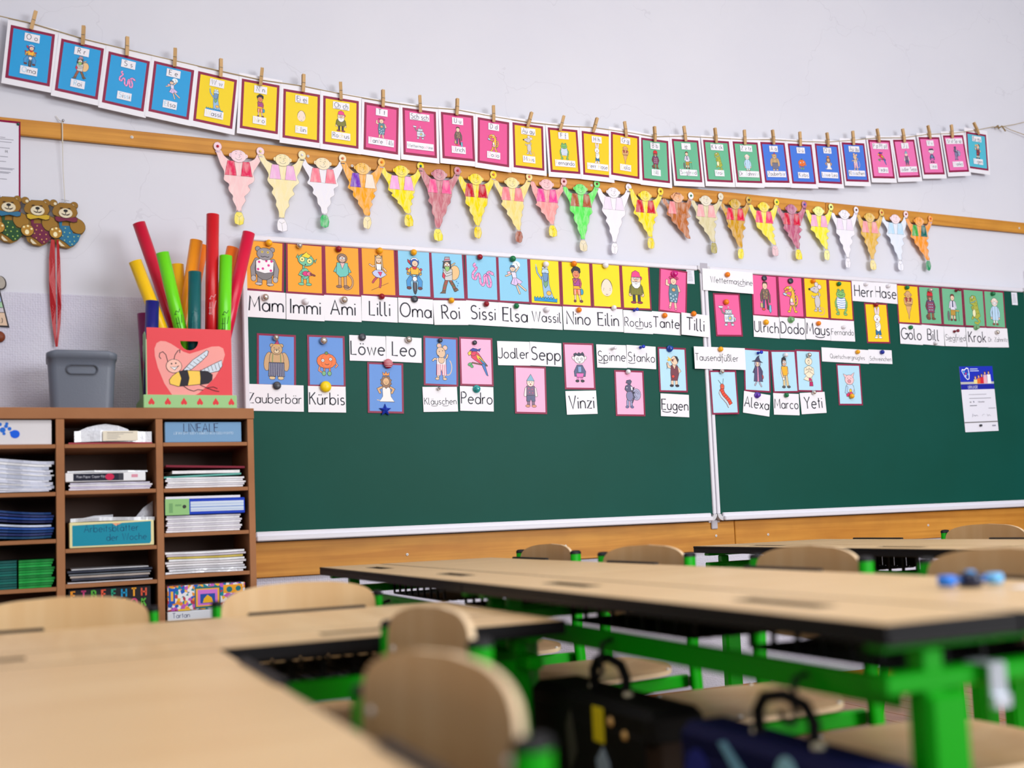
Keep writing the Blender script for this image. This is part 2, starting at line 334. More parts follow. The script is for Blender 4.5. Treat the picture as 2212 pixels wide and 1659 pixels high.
def d_oma(d):
    for s in (-1, 1): d.M([(s * 7, 44), (s * 14, 34), (s * 13, 22)], 9, (72, 150, 214)); d.E(s * 13, 19, 5, 3, (110, 60, 60))
    d.E(1, 22, 4.5, 17, (60, 60, 70)); d.E(1, 24, 2, 12, (110, 108, 118)); d.G([(-5, 46), (7, 46), (5, 32), (-3, 32)], (130, 170, 210)); d.E(1, 40, 5, 5, WT)
    for s in (-1, 1): d.M([(s * 6, 62), (s * 13, 58), (s * 14, 52)], 6, (250, 186, 60)); d.M([(s * 5, 47), (s * 16, 55)], 1.6, GY); d.E(s * 16, 62, 2.4, 2.4, (206, 60, 90))
    d.G([(-9, 66), (11, 66), (10, 50), (-8, 50)], (250, 186, 60)); d.G([(-14, 78), (-8, 72), (-3, 70), (-8, 80), (-15, 84)], (214, 46, 60))
    d.G([(-6, 70), (8, 70), (4, 62), (-2, 62)], (214, 46, 60)); d.E(1, 78, 10, 10, (40, 90, 180)); d.E(2, 75, 6.6, 6.6, SK); d.line(arc(1, 78, 9, 9, 30, 150, 6), 2.2, WT); d.face(2, 75, 5)
def d_roi(d):
    d.E(16, 60, 12, 17, (238, 196, 140), -14); d.M([(8, 76), (18, 82)], 2, (238, 196, 140))
    d.M([(-4, 42), (-9, 28), (-12, 16)], 7, (150, 90, 70)); d.M([(5, 42), (12, 30), (16, 20)], 7, (110, 90, 60)); d.G([(-22, 12), (-8, 12), (-8, 18), (-14, 18)], (120, 90, 70)); d.G([(13, 16), (24, 20), (20, 25), (14, 22)], (120, 90, 70))
    d.dots([(-6, 34), (-10, 24), (9, 34), (13, 26), (-4, 40), (7, 40)], 1.5, (210, 60, 70)); d.dots([(-8, 30), (11, 30), (-11, 20)], 1.3, (80, 150, 80))
    d.G([(-11, 68), (11, 68), (10, 42), (-8, 42)], (206, 206, 206)); d.G([(-12, 60), (-6, 56), (-9, 44), (-14, 50)], (214, 50, 80)); d.M([(-9, 62), (-4, 54), (8, 58)], 4, (206, 206, 206))
    d.G([(-9, 86), (-12, 70), (9, 70), (8, 86)], (60, 56, 64)); d.E(-1, 76, 7, 8, SK); d.G([(-7, 74), (5, 74), (4, 66), (-2, 62), (-6, 66)], (150, 200, 110)); d.E(-4, 78, 2.2, 2.2, WT); d.E(3, 78, 2.2, 2.2, WT)
    d.G([(-12, 85), (10, 87), (6, 90), (6, 96), (-5, 96), (-7, 88)], (170, 166, 176)); d.line([(-7, 89), (6, 91)], 2, (206, 60, 90)); d.dots([(20, 40), (24, 36), (22, 30)], 1.3, (30, 110, 190))
def d_sissi(d):
    p = [(-15, 84), (-19, 80), (-17, 76), (-13, 74), (-16, 68), (-22, 60), (-22, 50), (-16, 48), (-13, 56), (-8, 60), (-5, 52), (-4, 40), (2, 34), (6, 42), (6, 54), (10, 58), (12, 46), (14, 34), (20, 32), (22, 42), (18, 54), (14, 62), (20, 66), (27, 62)]
    p = cat(p, 4); d.line(p, 6.4, K); d.line(p, 4.8, (246, 160, 214)); d.dots(p[6:-4:5], 1.4, (190, 60, 150)); d.E(25, 63, 5, 3.4, (246, 160, 214), -30); d.dots([(25, 64)], .9, K); d.line([(29, 60), (32, 55)], .9, (200, 30, 60)); d.line([(10, 62), (16, 58)], 2, (40, 60, 140))
def d_elsa(d):
    d.E(8, 88, 10, 9, (236, 248, 252), 0, False); d.M([(6, 72), (14, 82)], 2.6, SK); d.line([(14, 82), (8, 92)], 1, (120, 90, 60))
    d.G([(-8, 72), (-16, 70), (-14, 62), (-6, 64)], (240, 190, 210)); d.M([(-6, 66), (-14, 62), (-20, 60)], 2.6, SK)
    d.M([(6, 42), (10, 30), (14, 20)], 3, SK); d.M([(12, 42), (22, 34), (30, 28)], 3, SK)
    d.G([(-6, 70), (6, 70), (8, 54), (-2, 52)], (226, 222, 246)); d.G([(-2, 56), (9, 56), (22, 48), (16, 42), (10, 44), (6, 38), (-2, 40), (-8, 42)], (222, 196, 240)); d.line([(2, 54), (0, 42)], .7); d.line([(6, 54), (10, 44)], .7)
    d.E(-2, 78, 6.5, 6.5, SK); d.G([(-9, 80), (-6, 86), (2, 86), (5, 80), (-2, 82)], (80, 110, 150)); d.face(-2, 77, 5)
def d_wassil(d):
    d.M([(-10, 60), (-20, 74), (-22, 86)], 3, (150, 190, 226)); d.line([(-22, 86), (-23, 94)], 2, (150, 190, 226))
    d.G([(-9, 66), (-7, 40), (-4, 14), (22, 14), (14, 34), (10, 50), (10, 70)], (150, 190, 226)); d.G([(-4, 66), (8, 66), (6, 44), (0, 38), (-4, 46)], (120, 170, 130)); d.E(9, 26, 6, 5, (250, 190, 90))
    d.E(1, 76, 9, 9, (196, 220, 240)); d.G([(-7, 74), (9, 74), (6, 56), (0, 52), (-5, 58)], (110, 150, 196)); d.G([(-8, 84), (-4, 92), (0, 86), (4, 93), (9, 84)], (226, 236, 246)); d.face(1, 77, 5)
    w = [(-30, 14)]; 
    for i in range(8): w += [(-28 + i * 7, 17), (-25 + i * 7, 12)]
    d.G(w + [(30, 14), (30, 5), (-30, 6)], (20, 160, 220)); d.line([(-28, 9), (-14, 11), (0, 8), (14, 11), (28, 8)], 1.2, (10, 90, 190))
def d_nino(d):
    d.M([(10, 46), (13, 40)], 3, SK); d.E(14, 34, 4, 7, (60, 160, 200))
    d.M([(-4, 30), (-4, 14)], 3.4, SK); d.M([(6, 30), (10, 14)], 3.4, SK); d.E(-5, 11, 3, 2.6, (120, 60, 60)); d.E(12, 11, 4, 2.6, (120, 60, 60))
    d.G([(-8, 46), (10, 46), (11, 26), (3, 26), (1, 36), (-1, 26), (-8, 26)], (236, 120, 70)); d.line([(-4, 44), (-4, 27)], 1.4, WT); d.line([(6, 44), (7, 27)], 1.4, WT); d.G([(-8, 48), (10, 48), (10, 40), (-8, 40)], (250, 180, 40))
    d.G([(-9, 66), (10, 66), (9, 48), (-8, 48)], (170, 70, 150)); d.M([(-8, 64), (-4, 56), (2, 64)], 3.4, (200, 90, 110)); d.M([(9, 64), (12, 54), (10, 46)], 3.4, (200, 90, 110))
    d.E(0, 76, 9, 10, (222, 140, 96)); d.G([(-11, 78), (-13, 86), (-8, 92), (-3, 96), (4, 95), (11, 91), (12, 82), (9, 78), (5, 85), (-6, 85)], K); d.line(arc(0, 76, 4, 3, 190, 350, 5), 1.6, (200, 40, 60)); d.dots([(-3, 80), (4, 80)], 1, K)
def d_eilin(d):
    d.poly(d.el(0, 48, 15.8, 21.8, 0, 22), K); p = [(x * (1 - (y - 48) / 130), y) for x, y in d.el(0, 48, 15, 21, 0, 22)]; d.poly(p, (246, 222, 204)); d.dots([(-9, 42), (9, 42), (-8, 46), (9, 46)], 1, K); d.line(arc(0, 33, 3, 2, 200, 340, 4), 1)
def d_rochus(d):
    legs2(d, 0, 32, 16, 7, (60, 56, 66), (150, 50, 70), 7, 15)
    for s in (-1, 1): d.M([(s * 14, 54), (s * 17, 38)], 7, (120, 120, 60)); d.E(s * 17, 34, 4, 4, SK)
    d.G([(-15, 60), (15, 60), (17, 34), (-17, 34)], (134, 132, 52)); 
    for i in range(-3, 4): d.line([(i * 4.4, 58), (i * 4.8, 35)], .7, (84, 84, 30))
    d.E(14, 76, 3, 4, (226, 70, 130)); d.E(0, 72, 13, 14, SK); d.G([(-14, 72), (-10, 66), (10, 66), (14, 72), (11, 56), (4, 50), (-4, 50), (-11, 56)], WT)
    d.G([(-13, 78), (-10, 90), (0, 95), (10, 90), (14, 78)], (232, 70, 140)); d.E(-5, 75, 2.4, 2, WT); d.E(5, 75, 2.4, 2, WT); d.dots([(-5, 75), (5, 75)], .9, K); d.E(0, 70, 3, 2.4, (250, 190, 170)); d.line(arc(0, 64, 4, 3, 200, 340, 4), 1)
def d_tilli(d):
    d.M([(-5, 26), (-8, 12)], 5, SK); d.M([(6, 26), (9, 10)], 5, SK); d.E(-8, 9, 3, 2.4, (236, 150, 170)); d.E(9, 7, 3, 2.4, (236, 150, 170))
    d.M([(-10, 66), (-19, 68), (-19, 78)], 5, SK); d.M([(12, 66), (17, 56), (6, 52)], 6, SK)
    d.G([(-11, 70), (11, 70), (16, 50), (12, 24), (-10, 24), (-13, 46)], (90, 130, 150)); d.dots([(-7, 44), (0, 40), (7, 44), (-6, 34), (2, 32), (10, 34), (-3, 27), (7, 27)], 2.3, (190, 210, 226)); d.dots([(-5, 64), (4, 64), (0, 58)], 1.5, (80, 180, 110))
    d.E(1, 56, 5, 4, (236, 170, 110)); d.E(0, 78, 8, 9, SK); d.G([(-9, 82), (-6, 90), (0, 92), (8, 90), (9, 82), (0, 86)], (214, 60, 120)); d.E(-10, 86, 2.6, 2.6, (214, 60, 120)); d.E(11, 86, 2.6, 2.6, (214, 60, 120)); d.face(0, 77, 6)
def d_wetter(d):
    W_ = (206, 220, 234); legs2(d, 2, 34, 28, 4, GY, W_, 8, 9)
    d.M([(-8, 56), (-16, 58), (-20, 68)], 2.4, GY); d.G([(-28, 76), (-26, 70), (-16, 70), (-13, 75)], (226, 240, 250)); d.M([(16, 46), (21, 44), (20, 38)], 2.6, W_)
    d.G([(-12, 54), (17, 54), (17, 34), (-12, 34)], (222, 232, 242)); d.E(5, 44, 6.5, 6.5, (170, 200, 226)); d.line([(5, 44), (8, 48)], 1.2, (220, 60, 60)); d.E(5, 44, 3, 3, (250, 214, 90)); d.line([(-7, 48), (-7, 40)], 2, GY)
    d.G([(-8, 66), (12, 66), (12, 55), (-8, 55)], W_); d.E(-2, 61, 3, 3, WT); d.E(7, 61, 3, 3, WT); d.dots([(-2, 61), (7, 61)], 1, K); d.line([(2, 66), (2, 72)], 1.5, GY); d.dots([(2, 73)], 2, (206, 220, 236))
def d_ulrich(d):
    d.M([(-4, 42), (-5, 20)], 5, (70, 84, 120)); d.M([(5, 42), (8, 22)], 5, (90, 60, 70)); d.E(-6, 16, 5, 3, (210, 90, 60)); d.E(9, 19, 4, 3, (90, 70, 60))
    d.M([(-8, 66), (-13, 54), (-12, 38)], 4.4, (110, 96, 86)); d.M([(9, 66), (14, 54), (14, 36)], 4.4, (110, 96, 86)); d.G([(-16, 32), (-8, 32), (-8, 20), (-16, 20)], (200, 180, 120)); d.G([(12, 28), (18, 28), (19, 12), (15, 6), (11, 14)], (120, 190, 220))
    d.G([(-9, 70), (10, 70), (9, 42), (-8, 42)], (126, 104, 92)); d.dots([(-5, 60), (4, 56), (-2, 50), (6, 64), (5, 47)], 1.8, (190, 150, 90)); d.dots([(-6, 54), (1, 63)], 1.6, (70, 90, 60))
    d.E(0, 78, 7, 9, SK); d.G([(-8, 80), (-6, 88), (0, 90), (7, 88), (8, 80), (4, 85), (-4, 85)], DB); d.face(0, 77, 5)
def d_dodo(d):
    Y = (246, 190, 60); d.M([(8, 30), (18, 34), (21, 46), (18, 56)], 3.4, Y); d.M([(-2, 28), (-6, 16)], 5, Y); d.M([(6, 28), (10, 16)], 5, Y); d.E(-9, 13, 5, 2.6, Y); d.E(13, 13, 5, 2.6, Y)
    for i in range(6): d.G([(8 + i * .8, 70 - i * 8), (15 + i * .5, 72 - i * 8), (9 + i, 64 - i * 8)], (110, 160, 60))
    d.G([(0, 74), (8, 76), (12, 60), (12, 34), (4, 26), (-6, 32), (-4, 48), (2, 58)], Y); d.G([(-4, 46), (4, 50), (6, 32), (-3, 32)], (250, 236, 220)); d.G([(-5, 38), (8, 38), (8, 30), (-4, 30)], (246, 170, 200))
    d.G([(-22, 72), (-12, 80), (2, 82), (8, 74), (2, 66), (-10, 66), (-22, 58), (-18, 66)], Y); d.G([(-20, 68), (-8, 68), (-4, 72), (-14, 74)], (226, 70, 110)); d.E(-2, 77, 2.6, 2.6, WT); d.dots([(-2, 77)], 1, K); d.M([(-4, 54), (-14, 58)], 3, Y); d.G([(-24, 64), (-14, 60), (-16, 54), (-26, 58)], (190, 210, 240))
def d_maus(d):
    G = (206, 200, 204); d.line(arc(14, 18, 12, 10, 100, -120, 9), 1.8, (210, 150, 140)); legs2(d, 3, 34, 20, 5, G, G, 5, 11)
    d.M([(-4, 56), (-11, 54), (-14, 58)], 3.4, G); d.M([(8, 56), (12, 62), (9, 68)], 3.4, G); d.E(3, 44, 9, 17, G)
    d.E(2, 90, 6, 6, (222, 214, 220)); d.E(12, 84, 6, 6, (232, 214, 220)); d.G([(-24, 76), (-8, 84), (6, 84), (10, 74), (2, 66), (-10, 68)], G); d.E(-22, 76, 2.6, 2.4, K); d.dots([(-6, 78)], 1.5, K); d.line([(-14, 71), (-6, 69)], 1)
def d_fernando(d):
    G = (130, 190, 110); 
    for s in (-1, 1): d.M([(s * 10, 36), (s * 16, 26), (s * 10, 18)], 5, G); d.E(s * 13, 14, 6, 3, G); d.M([(s * 13, 56), (s * 19, 46), (s * 18, 34)], 4.6, G)
    d.G([(-13, 62), (13, 62), (16, 44), (12, 28), (-12, 28), (-16, 44)], WT)
    for i in range(5): d.line([(-14.5, 58 - i * 6), (0, 56 - i * 6), (14.5, 58 - i * 6)], 2, (90, 150, 214))
    d.E(0, 68, 15, 10, G); d.E(-7, 78, 4.4, 4.4, G); d.E(7, 78, 4.4, 4.4, G); d.dots([(-7, 79), (7, 79)], 1.7, K); d.line(arc(0, 70, 9, 5, 195, 345, 7), 1.2)
def d_hase(d):
    legs2(d, 0, 24, 14, 5, WT, WT, 5, 11); d.G([(-8, 34), (10, 34), (12, 20), (3, 20), (1, 26), (-1, 20), (-8, 20)], (40, 110, 160))
    d.E(2, 44, 9, 14, WT); d.M([(-5, 52), (-4, 44), (4, 50)], 4, WT); d.E(-3, 86, 3.6, 13, WT, 8); d.E(6, 86, 3.6, 13, WT, -8); d.E(-3, 86, 1.5, 9, (246, 190, 200), 8, False); d.E(6, 86, 1.5, 9, (246, 190, 200), -8, False)
    d.E(0, 66, 11, 11, WT); d.dots([(-4, 69), (4, 69)], 1.2, K); d.E(0, 64, 1.6, 1.2, (236, 120, 130)); d.line([(-4, 60), (0, 62), (4, 60)], 1)
def d_golo(d):
    d.G([(-11, 54), (12, 54), (8, 38), (4, 30), (3, 22), (1, 14), (0, 8), (-2, 14), (-2, 24), (-5, 30), (-8, 40)], (222, 170, 116)); 
    d.G([(-14, 72), (14, 72), (15, 56), (10, 48), (-9, 48), (-14, 56)], (216, 160, 110)); d.G([(-10, 72), (-3, 72), (-4, 50), (-10, 52)], (180, 60, 60)); d.G([(5, 72), (11, 72), (11, 52), (5, 50)], (180, 60, 60))
    d.M([(-13, 66), (-11, 55), (7, 54)], 5, (222, 170, 116)); d.M([(14, 66), (12, 57), (-5, 58)], 5, (222, 170, 116)); d.E(0, 80, 10, 10, (222, 170, 116)); d.E(-11, 80, 2.4, 3, (222, 170, 116)); d.E(11, 80, 2.4, 3, (222, 170, 116)); d.face(0, 79, 7)
def d_bill(d):
    d.E(-12, 22, 7, 5, (110, 80, 70), 30); legs2(d, 0, 30, 16, 8, (140, 92, 64), (120, 76, 56), 7, 14)
    for s in (-1, 1): d.M([(s * 11, 62), (s * 15, 50), (s * 12, 42)], 6, (130, 50, 70))
    d.G([(-12, 68), (13, 68), (14, 32), (-12, 32)], (96, 70, 110)); d.dots([(x, y) for x in (-8, -2, 4, 10) for y in (36, 44, 52, 60)], 2, (190, 60, 80)); d.dots([(x, y) for x in (-5, 1, 7) for y in (40, 48, 56)], 1.3, WT)
    d.E(0, 76, 10, 10, (130, 86, 66)); d.G([(-11, 80), (-8, 92), (2, 95), (10, 90), (11, 80)], (214, 40, 50)); d.E(0, 72, 5, 4, (190, 140, 110)); d.G([(-2, 69), (2, 69), (2, 65), (-2, 65)], WT); d.dots([(-4, 78), (4, 78)], 1.1, K)
def d_siegfried(d):
    d.E(-17, 26, 4, 14, (110, 110, 110)); d.G([(8, 44), (24, 44), (24, 40), (8, 40)], (220, 190, 90)); d.line([(12, 40), (11, 12)], 1.2); d.line([(21, 40), (22, 12)], 1.2)
    legs2(d, 0, 30, 16, 5, SK, (120, 50, 50), 5, 8); d.G([(-9, 44), (9, 44), (9, 28), (-9, 28)], (190, 150, 60))
    for s in (-1, 1): d.M([(s * 9, 66), (s * 12, 50)], 4.6, (220, 220, 240))
    d.G([(-9, 70), (9, 70), (9, 44), (-9, 44)], (226, 224, 242)); d.G([(-1.4, 70), (1.4, 70), (2, 52), (-2, 52)], (50, 60, 120)); d.E(0, 79, 6.6, 8, SK); d.G([(-8, 80), (-6, 88), (0, 90), (6, 88), (8, 80), (3, 85), (-3, 85)], (120, 50, 40)); d.face(0, 78, 5)
def d_krok(d):
    G = (176, 180, 70); d.M([(6, 26), (18, 14), (10, 8), (0, 10)], 6, G); d.M([(-4, 30), (-10, 22)], 6, G); d.G([(-16, 82), (-6, 90), (6, 88), (12, 74), (16, 50), (22, 30), (8, 20), (-6, 26), (-8, 44), (-4, 60), (-16, 66)], G)
    d.E(-2, 38, 6, 11, (240, 236, 190)); d.M([(-3, 58), (-10, 54), (-6, 48)], 4, G); d.dots([(8, 60), (10, 48), (14, 38), (4, 68), (12, 66), (6, 36), (-8, 76), (0, 82)], 2, (110, 130, 50)); d.line([(-14, 68), (-2, 70), (8, 76)], 2.4, (70, 150, 170)); d.E(-6, 84, 2.6, 2.6, WT); d.dots([(-6, 84)], 1, K); d.line([(-14, 76), (-4, 76)], 1)
def d_zahnritz(d):
    legs2(d, 0, 22, 10, 5, WT, (150, 80, 60), 5, 9)
    for s in (-1, 1): d.M([(s * 11, 56), (s * 16, 44), (s * 15, 30)], 6, (190, 220, 246)); d.E(s * 15, 26, 3, 3, SK)
    d.G([(-10, 62), (10, 62), (13, 20), (-12, 20)], (190, 220, 246)); d.line([(0, 60), (0, 21)], .9); d.E(0, 74, 12, 12, (250, 232, 222)); d.E(-12, 76, 2, 3, SK); d.E(12, 76, 2, 3, SK); d.E(0, 71, 8, 4, WT); d.line([(-8, 71), (8, 71)], .8); d.dots([(-4, 79), (4, 79)], 1.1, K)
def d_zauberbaer(d):
    T = (206, 168, 124); 
    for s in (-1, 1): d.E(s * 9, 15, 6, 3.4, (226, 196, 150)); d.E(s * 18, 50, 8, 20, T, s * 9); d.E(s * 10, 84, 4, 4, T)
    d.E(0, 54, 15, 22, T); d.G([(-16, 48), (16, 48), (17, 18), (2, 18), (0, 26), (-2, 18), (-17, 18)], (82, 84, 116))
    for i in range(-4, 5): d.line([(i * 3.6, 46), (i * 3.9, 19)], .8, (190, 190, 206))
    d.line([(-9, 48), (-8, 66)], 1.8, (120, 150, 90)); d.line([(9, 48), (8, 66)], 1.8, (120, 150, 90)); d.E(0, 76, 12, 11, T); d.E(0, 72, 5, 4, (230, 206, 170)); d.dots([(0, 74)], 1.7, K); d.dots([(-5, 79), (5, 79)], 1.1, K)
    d.G([(-5, 86), (6, 86), (2, 98)], (190, 60, 110)); d.line([(-7, 86), (8, 86)], 1.6, (230, 190, 60))
def d_kuerbis(d):
    d.M([(-14, 44), (-17, 32), (-10, 28)], 2.4, (240, 150, 110)); d.M([(20, 50), (24, 44), (20, 40)], 2.4, (240, 150, 110))
    for x in (-5, 7): d.M([(x, 38), (x, 30)], 2.4, (236, 130, 70)); d.E(x - 1, 26, 4, 4.6, (120, 180, 130))
    d.E(0, 53, 21, 16, (240, 118, 50)); d.line(arc(0, 53, 12, 15.4, 60, 300, 9), .7, (196, 70, 20)); d.line(arc(0, 53, 12, 15.4, -60, 60, 7), .7, (196, 70, 20)); d.E(0, 70, 3, 3, (110, 140, 60)); d.E(-8, 54, 3, 3, WT); d.E(9, 57, 3, 3, WT); d.dots([(-8, 54), (9, 57)], 1.2, K); d.line(arc(1, 48, 5, 3, 200, 340, 5), 1.2)
def d_loewe(d):
    d.line([(6, 30), (-10, 24), (-20, 26)], 1.6, (220, 190, 150)); d.G([(-8, 62), (10, 62), (12, 34), (20, 22), (-14, 22), (-7, 34)], (244, 238, 236))
    d.M([(-9, 54), (-17, 50), (-13, 42)], 4, (220, 170, 120)); d.M([(11, 54), (18, 50), (14, 42)], 4, (220, 170, 120)); p = []
    for i in range(20): a = math.pi * 2 * i / 20; r = 15 if i % 2 else 12; p.append((1 + r * math.cos(a) * .9, 66 + r * math.sin(a)))
    d.G(p, (150, 110, 80)); d.E(1, 67, 7, 8, (226, 180, 130)); d.face(1, 66, 6); d.G([(-6, 80), (-7, 88), (-2, 84), (1, 90), (4, 84), (9, 88), (8, 80)], (236, 150, 70))
def d_klaeuschen(d):
    T = (226, 192, 160); d.line(arc(16, 40, 10, 18, 60, -110, 9), 2, T); legs2(d, 0, 22, 14, 4, T, T, 7, 9)
    d.M([(-6, 56), (-15, 58), (-19, 54)], 3.4, T); d.M([(8, 56), (14, 62), (16, 68)], 3.4, T); d.G([(-10, 60), (12, 60), (12, 20), (4, 20), (1, 34), (-2, 20), (-11, 20)], (240, 226, 232))
    for i in range(-2, 4): d.line([(i * 4.2 - 1, 46), (i * 4.4 - 1, 21)], 1.5, (206, 70, 110))
    d.E(1, 56, 7, 8, T); d.E(-4, 88, 5.4, 5.4, T); d.E(10, 84, 5.4, 5.4, T); d.E(-4, 88, 2.6, 2.6, (246, 190, 190), 0, False); d.E(10, 84, 2.6, 2.6, (246, 190, 190), 0, False); d.E(0, 73, 10, 12, T, 20); d.dots([(-4, 75), (4, 77)], 1.2, K); d.dots([(-6, 65)], 1.5, K)
def d_pedro(d):
    d.M([(-10, 50), (26, 44)], 2, (130, 90, 60)); d.E(-16, 46, 5, 3.4, (90, 180, 110), 20); d.E(-12, 42, 4, 3, (90, 180, 110), -40)
    d.G([(12, 48), (24, 22), (28, 20), (20, 50)], (60, 120, 200)); d.G([(-14, 72), (-4, 80), (6, 72), (16, 58), (24, 48), (10, 48), (-4, 56), (-12, 62)], (226, 50, 90)); d.G([(0, 70), (10, 64), (24, 48), (12, 52), (2, 60)], (240, 200, 50)); d.G([(6, 62), (26, 46), (14, 50)], (40, 140, 200))
    d.E(-8, 74, 8, 8, (226, 50, 90)); d.G([(-16, 78), (-8, 84), (2, 82), (6, 78), (-4, 76)], (40, 60, 160)); d.G([(2, 80), (12, 84), (8, 76)], (40, 60, 160)); d.G([(-14, 78), (-21, 72), (-18, 66), (-12, 70)], (246, 210, 60)); d.dots([(-9, 75)], 1.5, K)
def d_sepp(d):
    legs2(d, 0, 26, 16, 6, (130, 100, 130), (220, 150, 120), 6, 11)
    for s in (-1, 1): d.M([(s * 11, 56), (s * 14, 40)], 6, (240, 226, 226))
    d.G([(-10, 62), (10, 62), (11, 38), (-11, 38)], (120, 96, 130)); d.G([(-11, 40), (11, 40), (11, 26), (2, 26), (0, 32), (-2, 26), (-11, 26)], (90, 96, 130)); d.dots([(-5, 56), (4, 54), (-3, 47), (5, 46)], 1.4, (220, 90, 120)); d.E(0, 70, 9, 9, (250, 220, 206)); d.G([(-10, 74), (10, 74), (1, 90)], (130, 180, 206)); d.dots([(-3, 71), (3, 71)], 1, K); d.dots([(0, 66)], 1.8, (150, 40, 60))
def d_vinzi(d):
    legs2(d, 0, 28, 18, 4, (230, 130, 200), K, 5, 9); d.G([(-6, 56), (8, 56), (17, 40), (15, 28), (-14, 28), (-15, 40)], (80, 92, 130)); d.G([(-9, 36), (11, 36), (9, 26), (-8, 26)], (226, 110, 190)); d.G([(-4, 52), (6, 52), (5, 38), (-4, 38)], (130, 160, 206))
    d.E(-15, 72, 3, 4.4, (246, 232, 236), 20); d.E(17, 73, 3, 4.4, (246, 232, 236), -20); d.E(1, 70, 14, 11, (248, 236, 240)); d.G([(-13, 76), (-14, 82), (-8, 85), (-4, 82), (0, 86), (5, 83), (10, 87), (14, 82), (15, 76), (8, 79), (0, 77), (-8, 79)], (46, 50, 76)); d.E(-4, 70, 2.6, 2.6, WT); d.E(7, 70, 2.6, 2.6, WT); d.dots([(-4, 70), (7, 70)], 1, K); d.line([(-3, 63), (5, 63)], 1.2); d.G([(0, 63), (2, 63), (1, 60)], WT)
def d_stanko(d):
    D_ = (84, 84, 116); legs2(d, -2, 34, 20, 6, (150, 150, 190), (110, 110, 160), 5, 8); d.E(18, 50, 12, 14, (170, 170, 204)); d.line(arc(18, 50, 8, 9, 0, 300, 8), .8); d.line(arc(18, 50, 4, 5, 0, 300, 8), .8)
    for a in (-20, 10, 40): d.M([(6, 52), (12, 52 + a * .4), (6, 40 + a * .5)], 1.6, D_)
    d.E(-1, 46, 9, 12, (130, 130, 170)); d.G([(-14, 62), (-8, 56), (8, 58), (6, 70), (-2, 76), (-12, 70)], D_); d.G([(2, 70), (8, 68), (8, 60), (3, 60)], (230, 226, 240)); d.G([(-10, 78), (2, 74), (6, 82), (2, 86), (-8, 84)], D_); d.dots([(-8, 66)], 1.4, WT)
def d_eugen(d):
    legs2(d, 3, 26, 14, 6, SK, (50, 46, 56), 6, 10); d.M([(-2, 58), (-12, 60), (-15, 68)], 5, SK); d.line([(-15, 70), (-17, 54)], 1.1); d.M([(14, 58), (20, 50), (13, 44)], 5, SK)
    d.G([(-5, 64), (14, 64), (17, 42), (12, 26), (-6, 26), (-7, 44)], (120, 60, 74)); d.G([(-2, 66), (10, 66), (5, 54)], SK); d.E(0, 36, 4, 3.4, (226, 70, 60)); d.E(6, 76, 10, 11, SK); d.G([(6, 88), (14, 86), (18, 78), (15, 70), (12, 78)], (50, 46, 56)); d.G([(-3, 78), (1, 72), (3, 80)], (130, 40, 40)); d.dots([(5, 80)], 1.2, K)
    d.G([(-4, 80), (-14, 86), (-11, 80), (-16, 78), (-12, 74), (-4, 76)], (250, 200, 80), False)
def d_tausend(d):
    p = [(-4, 66), (-7, 58), (-2, 48), (6, 40), (13, 32), (18, 22)]
    for i in range(16):
        t = i / 15 * 4.99; k = int(t); f = t - k; x = p[k][0] + (p[k + 1][0] - p[k][0]) * f; y = p[k][1] + (p[k + 1][1] - p[k][1]) * f
        d.line([(x, y), (x - 9, y - 7)], 1.4, (236, 226, 226)); d.line([(x - 8, y - 7), (x - 10, y - 8)], 2.4, (120, 60, 60))
    d.line(p, 11, K); d.line(p, 9, (232, 76, 50))
    for i in range(9): t = i / 8 * 4.9; k = int(t); f = t - k; x = p[k][0] + (p[k + 1][0] - p[k][0]) * f; y = p[k][1] + (p[k + 1][1] - p[k][1]) * f; d.line([(x - 4, y - 2.5), (x + 4, y + 2)], 1, (150, 30, 24))
    d.E(-5, 68, 5.6, 6, (232, 96, 66)); d.line([(-7, 73), (-16, 84)], .9); d.line([(-3, 73), (0, 88)], .9); d.dots([(-7, 69), (-3, 69)], 1, K)
def d_alexa(d):
    d.M([(-3, 22), (-8, 14)], 3, (190, 180, 200)); d.M([(6, 22), (12, 12)], 3, (190, 180, 200)); d.M([(-6, 58), (-11, 48), (-2, 46)], 4, (84, 76, 116)); d.M([(9, 60), (15, 50), (14, 42)], 4, (84, 76, 116)); d.E(14, 36, 5, 6, (190, 70, 80))
    d.G([(-7, 64), (9, 64), (17, 24), (-11, 24)], (84, 76, 116)); d.G([(0, 62), (4, 62), (5, 24), (-1, 24)], (226, 150, 190)); d.E(1, 70, 6, 7, SK); d.E(-5, 70, 2.6, 5, (170, 160, 180)); d.E(8, 70, 2.6, 5, (170, 160, 180)); d.face(1, 69, 5)
    d.G([(-16, 76), (18, 74), (10, 78), (6, 88), (8, 92), (0, 88), (-6, 79)], (60, 56, 90))
def d_marco(d):
    d.M([(-3, 40), (-4, 16)], 6, (226, 200, 150)); d.M([(5, 40), (7, 16)], 6, (226, 200, 150)); d.E(-6, 12, 5, 2.8, (90, 90, 90)); d.E(10, 12, 5, 2.8, (90, 90, 90)); d.M([(-8, 62), (-10, 48), (-7, 38)], 3.6, SK); d.M([(9, 62), (10, 48)], 3.6, SK)
    d.G([(-10, 66), (10, 66), (8, 42), (-6, 42)], (250, 180, 40)); d.G([(-8, 36), (-2, 38), (-2, 30), (-8, 30)], WT); d.E(0, 76, 7, 9, (236, 190, 160)); d.G([(-8, 78), (-6, 88), (0, 91), (7, 87), (7, 81), (-3, 83), (-7, 66)], (46, 40, 50)); d.E(-2, 77, 2.4, 2.4, WT); d.E(4, 77, 2.4, 2.4, WT); d.dots([(-2, 77), (4, 77)], .8, K); d.line(arc(0, 72, 3, 2, 200, 340, 4), .9)
